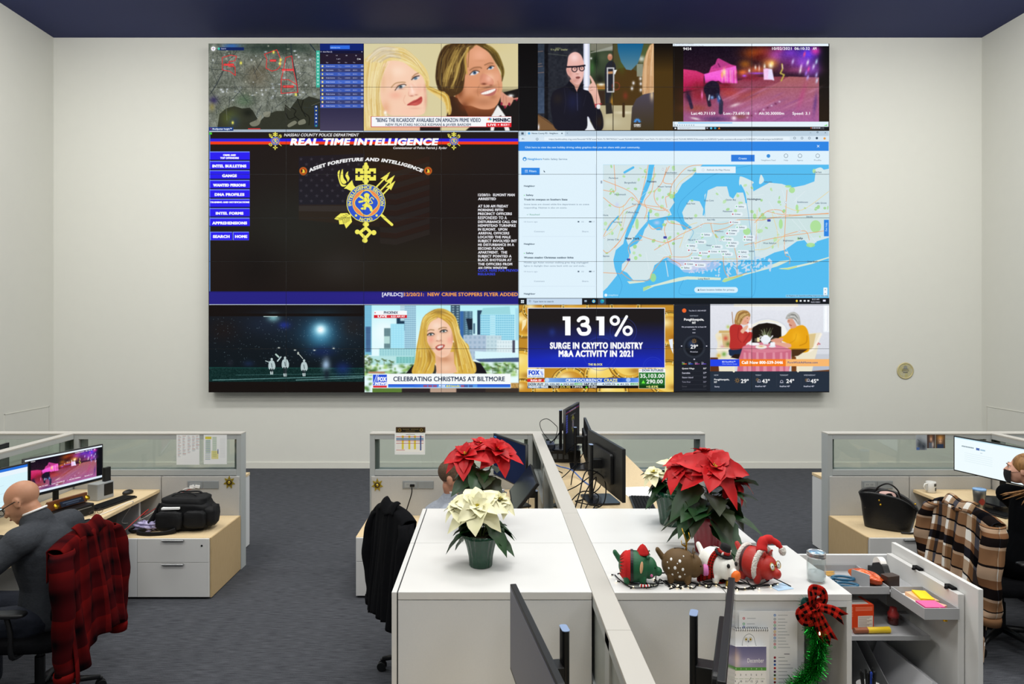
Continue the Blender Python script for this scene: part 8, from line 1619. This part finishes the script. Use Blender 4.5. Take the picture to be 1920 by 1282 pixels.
def jacket(name, label, loc, rz, m, top=1.04, drop=.62, w=.50, yb=-.285, sleeves=((1, .5), (-1, .45)), seed=0, fold=.018, flare=.05, uvs=(3, 4), collar=True, lowl=0, lowr=0, sr=.062):
    """garment hung over a chair back, in the chair's own frame"""
    t = thing(name, label, 'jacket', loc, rz); r = random.Random(seed); ph = [r.uniform(0, 6) for _ in range(6)]
    def path(v, u):
        x = (u - .5) * 2; ff = .14; shoulder = -.05 * abs(x) ** 3
        dr = drop + (lowl if x < 0 else lowr) * abs(x) ** 1.5
        if v < ff: s = v / ff; y = yb + .085 - .01; z = top - .16 * (1 - s) + shoulder - .015
        elif v < ff + .1:
            s = (v - ff) / .1 * math.pi; y = yb + .035 + .045 * math.cos(s); z = top + .02 * math.sin(s) + shoulder - .01
        else:
            s = (v - ff - .1) / (1 - ff - .1); y = yb - .012 - .03 * s * s - .03 * math.sin(s * 2.2) * (1 - abs(x)); z = top - dr * s + shoulder - .01
        return y, z, max(0, (v - ff - .1) / (1 - ff - .1))
    def f(u, v):
        x = (u - .5) * 2; y, z, s = path(v, u)
        k = fold * (.25 + s) * (math.sin(x * 7 + ph[0] + s * 1.2) + .6 * math.sin(x * 13 + ph[1] - s * 2) + .3 * math.sin(x * 23 + ph[2]))
        return Vector((x * (w / 2) * (1 + flare * s + .02 * math.sin(s * 9 + ph[3])), y - abs(k) * (s > 0) + .25 * (x * w / 2) ** 2 * (1 - s) - .008, z + .008 * math.sin(x * 9 + ph[4]) * s))
    soft('jacket_body', f, 60, 60, m, t, uvs, .005)
    if collar: soft('collar', lambda u, v: Vector(((u - .5) * w * .5, yb + .02 - .055 * v + .04 * (u - .5) ** 2, top + .035 - .07 * v * v + .01 * math.sin(u * 9))), 24, 8, m, t, (uvs[0] * .5, .5), .006)
    for sd, L in sleeves:
        X = sd * (w / 2 - .01); P = catmull([(X - sd * .03, yb + .03, top - .06), (X + sd * .03, yb - .0, top - .13), (X + sd * .045, yb - .03, top - .13 - L * .4), (X + sd * .035, yb - .015, top - .13 - L * .8), (X + sd * .03, yb - .02, top - .13 - L)], False, 8)
        n = len(P) - 1
        def g(u, v):
            i = min(int(v * n), n - 1); p = Vector(P[i]).lerp(Vector(P[i + 1]), v * n - i); a = u * 6.2832; R = sr * (1 - .25 * v) * (1 + .10 * math.sin(3 * a + ph[4] + v * 8) + .06 * math.sin(v * 30 + a))
            return p + Vector((math.cos(a) * R * .85, math.sin(a) * R * .8, 0))
        soft('sleeve', g, 24, 30, m, t, (1.2, uvs[1] * .8), .004)
        q = MB(); e = Vector(P[-1]); q.lathe([(sr * .70, .0), (sr * .72, -.02), (sr * .66, -.055), (sr * .6, -.055)], 20, e + Vector((0, 0, .005))); q.build('cuff', m, t, smooth=True)
    return t
CL = (-2.66, 4.02, 0); RL = math.radians(93)
chair('black office chair under the red and black plaid jacket', CL, RL, .46, .97)
plaid_red = mat_tartan('plaid_red_black', [(0, '6c1212'), (.3, '520e10'), (.5, '030206'), (.8, '440a0e')], [(0, '741210'), (.3, '520e10'), (.5, '020104'), (.8, '40080c')], soft=1)
jacket('plaid_jacket', 'red and black plaid wool jacket over the chair of the bald man', CL, RL, plaid_red, 1.05, .60, .56, -.285, ((-1, .58), (1, .56)), 3, .03, .12, (4.4, 4.6), True, .14, .02, .075)
CC = (-.40, 4.42, 0); RC = math.radians(-58)
chair('black office chair under the black jacket, its casters showing below', CC, RC, .46, .98)
jacket('black_jacket', 'plain black jacket hanging over the chair of the man in grey', CC, RC, blackf, 1.11, .66, .44, -.285, ((1, .56), (-1, .50)), 7, .016, .06, (2, 2), True, .0, .0, .06)
CR = (3.58, 4.80, 0); RR = math.radians(-92)
chair('black office chair under the tan and black plaid jacket', CR, RR, .46, .93)
tan = mat_tartan('plaid_tan_black_white', [(0, 'b89c84'), (.2, 'fcfaf6'), (.44, 'b89c84'), (.5, 'a08468'), (.64, '50505a'), (.84, 'b89c84')], [(0, 'c0a890'), (.16, '2a2a30'), (.2, 'fcfaf6'), (.44, 'b0927a'), (.6, '24242c'), (.82, 'fcfaf6'), (.88, 'c0a890')], mul=1, ku=1, kv=1, bias=.5)
jacket('plaid_jacket', 'tan, black and white plaid shirt jacket over the chair of the masked woman', CR, RR, tan, .985, .66, .64, -.285, ((-1, .42), (1, .52)), 11, .03, .10, (3.2, 3.2), True, .0, .24, .09)

# ---------------------------------------------------------------- people
def headpieces(mb, c, R, s=1, thin=1):
    T = lambda p: Vector(c) + R @ (Vector(p) * s)
    def E(p, r): mb.ell(T(p), tuple(q * s for q in r), 24, 16, 0, R)
    E((0, -.018, .035), (.074, .095, .082)); E((0, .02, -.015), (.066, .078, .082)); E((0, .038, -.062), (.047, .052, .046)); E((0, .066, -.088), (.022, .022, .018))
    E((0, .082, .028), (.045, .018, .012)); mb.cap(T((0, .088, .018)), T((0, .112, -.022)), .008 * s, .0125 * s); E((.011, .100, -.026), (.009, .009, .007)); E((-.011, .100, -.026), (.009, .009, .007))
    E((0, .089, -.05), (.024, .010, .006)); E((0, .087, -.060), (.020, .010, .006))
    for q in (-1, 1):
        E((q * .04, .07, -.02), (.020, .018, .02)); mb.ell(T((q * .074, -.012, -.002)), (.008 * s, .019 * s, .032 * s), 14, 10, 0, R @ Matrix.Rotation(q * -.25, 3, 'Z')); mb.ell(T((q * .078, -.02, .008)), (.007 * s, .014 * s, .02 * s), 12, 8, 0, R)
def person(label, J, head, R, skin, s=1):
    """J: joint positions; one continuous skin with head, neck, torso, arms, hands, legs"""
    t = thing('person', label, 'person', (J['pelvis'][0], J['pelvis'][1], 0)); o = Vector(t.location); V = lambda k: Vector(J[k]) - o
    mb = MB(); headpieces(mb, Vector(head) - o, R, s)
    mb.cap(V('neck'), Vector(head) - o + R @ Vector((0, -.025, -.055)), .052 * s, .05 * s)
    torso = MB(); 
    for m in (mb,):
        m.cap(V('pelvis'), V('waist'), .125 * s, .115 * s, 18); m.cap(V('waist'), V('chest'), .115 * s, .135 * s, 18); m.cap(V('chest'), V('neck'), .12 * s, .06 * s, 18); m.cap(V('shl'), V('shr'), .062 * s, .062 * s)
        for a in 'lr':
            m.cap(V('sh' + a), V('el' + a), .05 * s, .04 * s); m.cap(V('el' + a), V('wr' + a), .039 * s, .026 * s); m.cap(V('hip' + a), V('kn' + a), .082 * s, .058 * s); m.cap(V('kn' + a), V('an' + a), .055 * s, .038 * s); m.cap(V('an' + a), V('to' + a), .035 * s, .028 * s)
            d = (V('wr' + a) - V('el' + a)).normalized(); up = Vector((0, 0, 1)); sd = d.cross(up).normalized(); up = sd.cross(d).normalized(); w = V('wr' + a)
            m.ell(w + d * .05, (.045, .036, .016), 16, 10, 0, Matrix((d, sd, up)).transposed())
            for k, (off, L) in enumerate(((-.027, .062), (-.009, .074), (.009, .07), (.026, .054))):
                b = w + d * .085 + sd * off; m1 = b + (d * .86 - up * .3) * L * .5; m.cap(b - d * .01, m1, .0088, .0082, 8); m.cap(m1, m1 + (d * .6 - up * .8) * L * .5, .0082, .0072, 8)
            q = -1 if a == 'l' else 1; b = w + d * .03 + sd * .03 * q; m1 = b + (d * .5 + sd * q * .8) * .035; m.cap(b, m1, .011, .010, 8); m.cap(m1, m1 + (d * .9 - up * .3) * .028, .0095, .008, 8)
    body = blend(mb, .0065, 2, 'body', skin, t)
    return t, V, o
def clothes(name, t, V, m, parts, s=1, voxel=.009, it=3, extra=None):
    mb = MB()
    for a, b, r1, r2 in parts:
        pa = V(a) if isinstance(a, str) else Vector(a); pb = V(b) if isinstance(b, str) else Vector(b); mb.cap(pa, pb, r1 * s, r2 * s, 16)
    if extra: extra(mb)
    return blend(mb, voxel, it, name, m, t)
def frame_of(fwd, up=(0, 0, 1)):
    y = Vector(fwd).normalized(); x = y.cross(Vector(up)).normalized(); z = x.cross(y); return Matrix((x, y, z)).transposed()
skin1 = mat('skin_warm', 'b4866a', .5, spec=.4, noise=(9, .5, (1, 1, 1), 'b87858')); skin2 = mat('skin_rosy', 'c89074', .5, noise=(9, .5, (1, 1, 1), 'b87c62')); skin3 = mat('skin_fair', 'dca890', .5, noise=(9, .4, (1, 1, 1), 'cc9480'))
def face_bits(t, hc, R, s=1, brow='4c3424', iris='38464c'):
    T = lambda p: hc + R @ (Vector(p) * s)
    for q in (-1, 1):
        MB().ell(T((q * .029, .0755, .010)), .0105 * s, 14, 10).build('eye', mat('eye_white', 'e8e4e0', .3), t, smooth=True)
        MB().ell(T((q * .029, .0835, .010)), .005 * s, 10, 8).build('iris', mat('iris' + iris, iris, .2), t, smooth=True)
        MB().tube([T((q * .014, .098, .029)), T((q * .03, .099, .034)), T((q * .046, .088, .030))], .0035 * s, 6).build('eyebrow', mat('brow' + brow, brow, .9), t, smooth=True)
    MB().ell(T((0, .0975, -.055)), (.02 * s, .005 * s, .0065 * s), 14, 8, 0, R).build('lips', mat('lips', 'a85c50', .5), t, smooth=True)
# bald man, leaning over the left worktop
J = dict(pelvis=(-2.62, 4.02, .56), waist=(-2.60, 4.02, .74), chest=(-2.63, 4.00, .94), neck=(-2.66, 3.99, 1.10), shl=(-2.64, 3.81, 1.035), shr=(-2.60, 4.20, 1.03), ell=(-2.82, 3.66, .84), elr=(-2.84, 4.30, .83), wrl=(-3.06, 3.72, .80), wrr=(-3.06, 4.2, .80), hipl=(-2.66, 3.92, .54), hipr=(-2.66, 4.12, .54), knl=(-3.08, 3.86, .54), knr=(-3.08, 4.18, .54), anl=(-3.06, 3.86, .10), anr=(-3.06, 4.18, .10), tol=(-3.2, 3.85, .04), tor=(-3.2, 4.2, .04))
hd = Vector((-2.735, 3.975, 1.215)); R1 = frame_of((-.80, -.12, -.52), (-.5, 0, .85))
t, V, o = person('bald man in glasses and dark grey sweater leaning over the left worktop', J, hd, R1, skin1)
face_bits(t, hd - o, R1)
dg = mat('sweater_charcoal', '414449', .95, spec=.1, noise=(60, .7, (1, 1, 3), '36393e'), bump=(26, .5))
clothes('sweater', t, V, dg, [('pelvis', 'waist', .15, .15), ('waist', 'chest', .15, .168), ('chest', 'neck', .15, .088), ('shl', 'shr', .085, .085), ('shl', 'ell', .078, .064), ('ell', 'wrl', .062, .045), ('shr', 'elr', .078, .064), ('elr', 'wrr', .062, .045)])
MB().lathe([(.066, 0), (.07, .006), (.067, .012)], 28, V('neck') + Vector((-.012, 0, .055)), M=frame_of((-.5, 0, -.2), (-.3, 0, 1))).build('undershirt_collar', paper, t, smooth=True)
jeans = mat('jeans_dark', '141a28', .9, bump=(60, .3))
clothes('trousers', t, V, jeans, [('pelvis', 'hipl', .135, .11), ('pelvis', 'hipr', .135, .11), ('hipl', 'knl', .1, .075), ('hipr', 'knr', .1, .075), ('knl', 'anl', .075, .055), ('knr', 'anr', .075, .055)])
for a in 'lr': clothes('shoe', t, V, black, [('an' + a, 'to' + a, .05, .042)], voxel=.008)
def specs(t, c, R, m):
    T = lambda p: c + R @ Vector(p); q = MB()
    for k in (-1, 1):
        q.tube([T((k * .033 + .026 * math.cos(a), .108, .006 + .018 * math.sin(a))) for a in np.linspace(0, 6.283, 21)], .0022, 6, cap=False)
        q.tube([T((k * .059, .105, .012)), T((k * .076, .06, .014)), T((k * .082, -.01, .012)), T((k * .08, -.03, -.002))], .0026, 6)
    q.tube([T((-.008, .11, .012)), T((.008, .11, .012))], .0024, 6); q.build('eyeglasses', m, t, smooth=True)
    g = MB()
    for k in (-1, 1): g.add([T((k * .033 + .024 * math.cos(a), .108, .006 + .016 * math.sin(a))) for a in np.linspace(0, 6.283, 17)[:-1]], [tuple(range(16))])
    g.build('lenses', clear, t)
specs(t, hd - o, R1, black)
st = mat('stubble', 'a8785c', .8); 
# man in grey, half hidden
J = dict(pelvis=(-.42, 4.44, .56), waist=(-.40, 4.45, .72), chest=(-.32, 4.50, .93), neck=(-.25, 4.52, 1.09), shl=(-.24, 4.72, 1.02), shr=(-.28, 4.32, 1.02), ell=(-.10, 4.82, .84), elr=(-.10, 4.28, .84), wrl=(.12, 4.75, .80), wrr=(.12, 4.38, .80), hipl=(-.38, 4.54, .54), hipr=(-.38, 4.34, .54), knl=(.02, 4.58, .53), knr=(.02, 4.32, .53), anl=(.0, 4.58, .10), anr=(.0, 4.3, .10), tol=(.14, 4.6, .04), tor=(.14, 4.3, .04))
hd = Vector((-.245, 4.50, 1.235)); R2 = frame_of((.93, -.18, -.12))
t, V, o = person('man with short brown hair in a light grey sweater behind the red poinsettia', J, hd, R2, skin2)
face_bits(t, hd - o, R2)
lg = mat('sweater_light_grey', '969ca6', .95, spec=.1, noise=(50, .6, (1, 1, 3), '808690'), bump=(26, .5))
clothes('sweater', t, V, lg, [('pelvis', 'waist', .15, .15), ('waist', 'chest', .15, .165), ('chest', 'neck', .15, .085), ('shl', 'shr', .08, .08), ('shl', 'ell', .075, .062), ('ell', 'wrl', .06, .045), ('shr', 'elr', .075, .062), ('elr', 'wrr', .06, .045)])
clothes('trousers', t, V, jeans, [('pelvis', 'hipl', .135, .11), ('pelvis', 'hipr', .135, .11), ('hipl', 'knl', .1, .075), ('hipr', 'knr', .1, .075), ('knl', 'anl', .075, .055), ('knr', 'anr', .075, .055)])
for a in 'lr': clothes('shoe', t, V, black, [('an' + a, 'to' + a, .05, .042)], voxel=.008)
MB().lathe([(.062, 0), (.068, .01), (.064, .018)], 28, V('neck') + Vector((.0, 0, .045)), M=frame_of((.9, 0, -.35))).build('undershirt_collar', paper, t, smooth=True)
hq = MB(); c = hd - o; hq.ell(c + R2 @ Vector((0, -.024, .040)), (.078, .094, .082), 24, 16, 0, R2); hq.ell(c + R2 @ Vector((0, .005, .066)), (.068, .088, .058), 24, 16, 0, R2)
for q_ in (-1, 1): hq.ell(c + R2 @ Vector((q_ * .066, .0, .025)), (.012, .03, .032), 12, 8, 0, R2)
blend(hq, .006, 1, 'short_hair', mat('hair_brown', '4c3828', .9, noise=(120, .8, (1, 1, 1), '6c5440'), bump=(300, .6)), t)
# woman with mask
J = dict(pelvis=(3.69, 4.80, .56), waist=(3.80, 4.80, .74), chest=(3.84, 4.82, .93), neck=(3.86, 4.83, 1.08), shl=(3.78, 5.0, 1.01), shr=(3.92, 4.64, 1.01), ell=(3.98, 5.08, .84), elr=(4.10, 4.62, .82), wrl=(4.10, 5.0, .80), wrr=(4.17, 4.75, .80), hipl=(3.73, 4.9, .54), hipr=(3.75, 4.7, .54), knl=(4.13, 4.92, .54), knr=(4.13, 4.66, .54), anl=(4.13, 4.92, .10), anr=(4.13, 4.66, .10), tol=(4.25, 4.93, .04), tor=(4.25, 4.66, .04))
hd = Vector((3.785, 4.86, 1.215)); R3 = frame_of((-.66, .72, .05))
t, V, o = person('woman with long light brown hair, black mask and black clothes at the right edge', J, hd, R3, skin3, .95)
face_bits(t, hd - o, R3, .95)
clothes('black_top', t, V, mat('black_sweater', '07080a', 1, spec=.05), [('pelvis', 'waist', .145, .14), ('waist', 'chest', .14, .155), ('chest', 'neck', .14, .075), ('shl', 'shr', .075, .075), ('shl', 'ell', .072, .06), ('ell', 'wrl', .058, .042), ('shr', 'elr', .072, .06), ('elr', 'wrr', .058, .042)])
clothes('trousers', t, V, blackf, [('pelvis', 'hipl', .13, .105), ('pelvis', 'hipr', .13, .105), ('hipl', 'knl', .1, .07), ('hipr', 'knr', .1, .07), ('knl', 'anl', .07, .05), ('knr', 'anr', .07, .05)])
for a in 'lr': clothes('shoe', t, V, black, [('an' + a, 'to' + a, .045, .038)], voxel=.008)
c = hd - o; T = lambda p: c + R3 @ (Vector(p) * .95)
soft('face_mask', lambda u, v: T((.062 * math.sin((u - .5) * 2.7), .04 + .078 * math.cos((u - .5) * 2.5) * (1 - .25 * (v - .35) ** 2 * 4 * .5), -.012 - .088 * v)), 24, 14, mat('mask_black', '0e0f12', .9), t, solid=.003)
for q_ in (-1, 1): MB().tube([T((q_ * .06, .062, -.025)), T((q_ * .075, .02, -.01)), T((q_ * .082, -.015, .0))], .0014, 5).build('mask_loop', blackm, t)
hm = mat('hair_light_brown', '6c4828', .5, spec=.4, noise=(60, .9, (1, 1, .2), 'a87c48')); hq = MB()
hq.ell(T((0, -.028, .038)), (.084, .096, .088), 24, 16, 0, R3); hq.ell(T((0, -.07, -.03)), (.076, .06, .09), 20, 12, 0, R3)
blend(hq, .007, 1, 'hair', hm, t)
r = random.Random(3); q = MB()
for i in range(150):
    a = r.uniform(-2.6, 2.6); x = .082 * math.sin(a); y = -.03 - .07 * math.cos(a) * (abs(a) < 1.6) - .01; side = 1 if x > 0 else -1
    p0 = T((x * .6, -.04 + r.uniform(-.02, .05), .115)); p1 = T((x, y, .03)); p2 = T((x * 1.15, y - .03, -.10)); p3 = T((x * 1.4 + r.gauss(0, .03), y - .03 + r.gauss(0, .03), -.22 - r.uniform(0, .12)))
    if r.random() < .14: p3 = T((x * 1.2, y + .1, -.13)) + Vector((-.07 * r.random(), .0, -.07 + r.gauss(0, .02)))
    P = catmull([p0, p1, p2, p3], False, 5); q.tube([tuple(k) for k in P], [.004] * (len(P) - 1) + [.001], 5)
q.build('long_hair', hm, t, smooth=True)
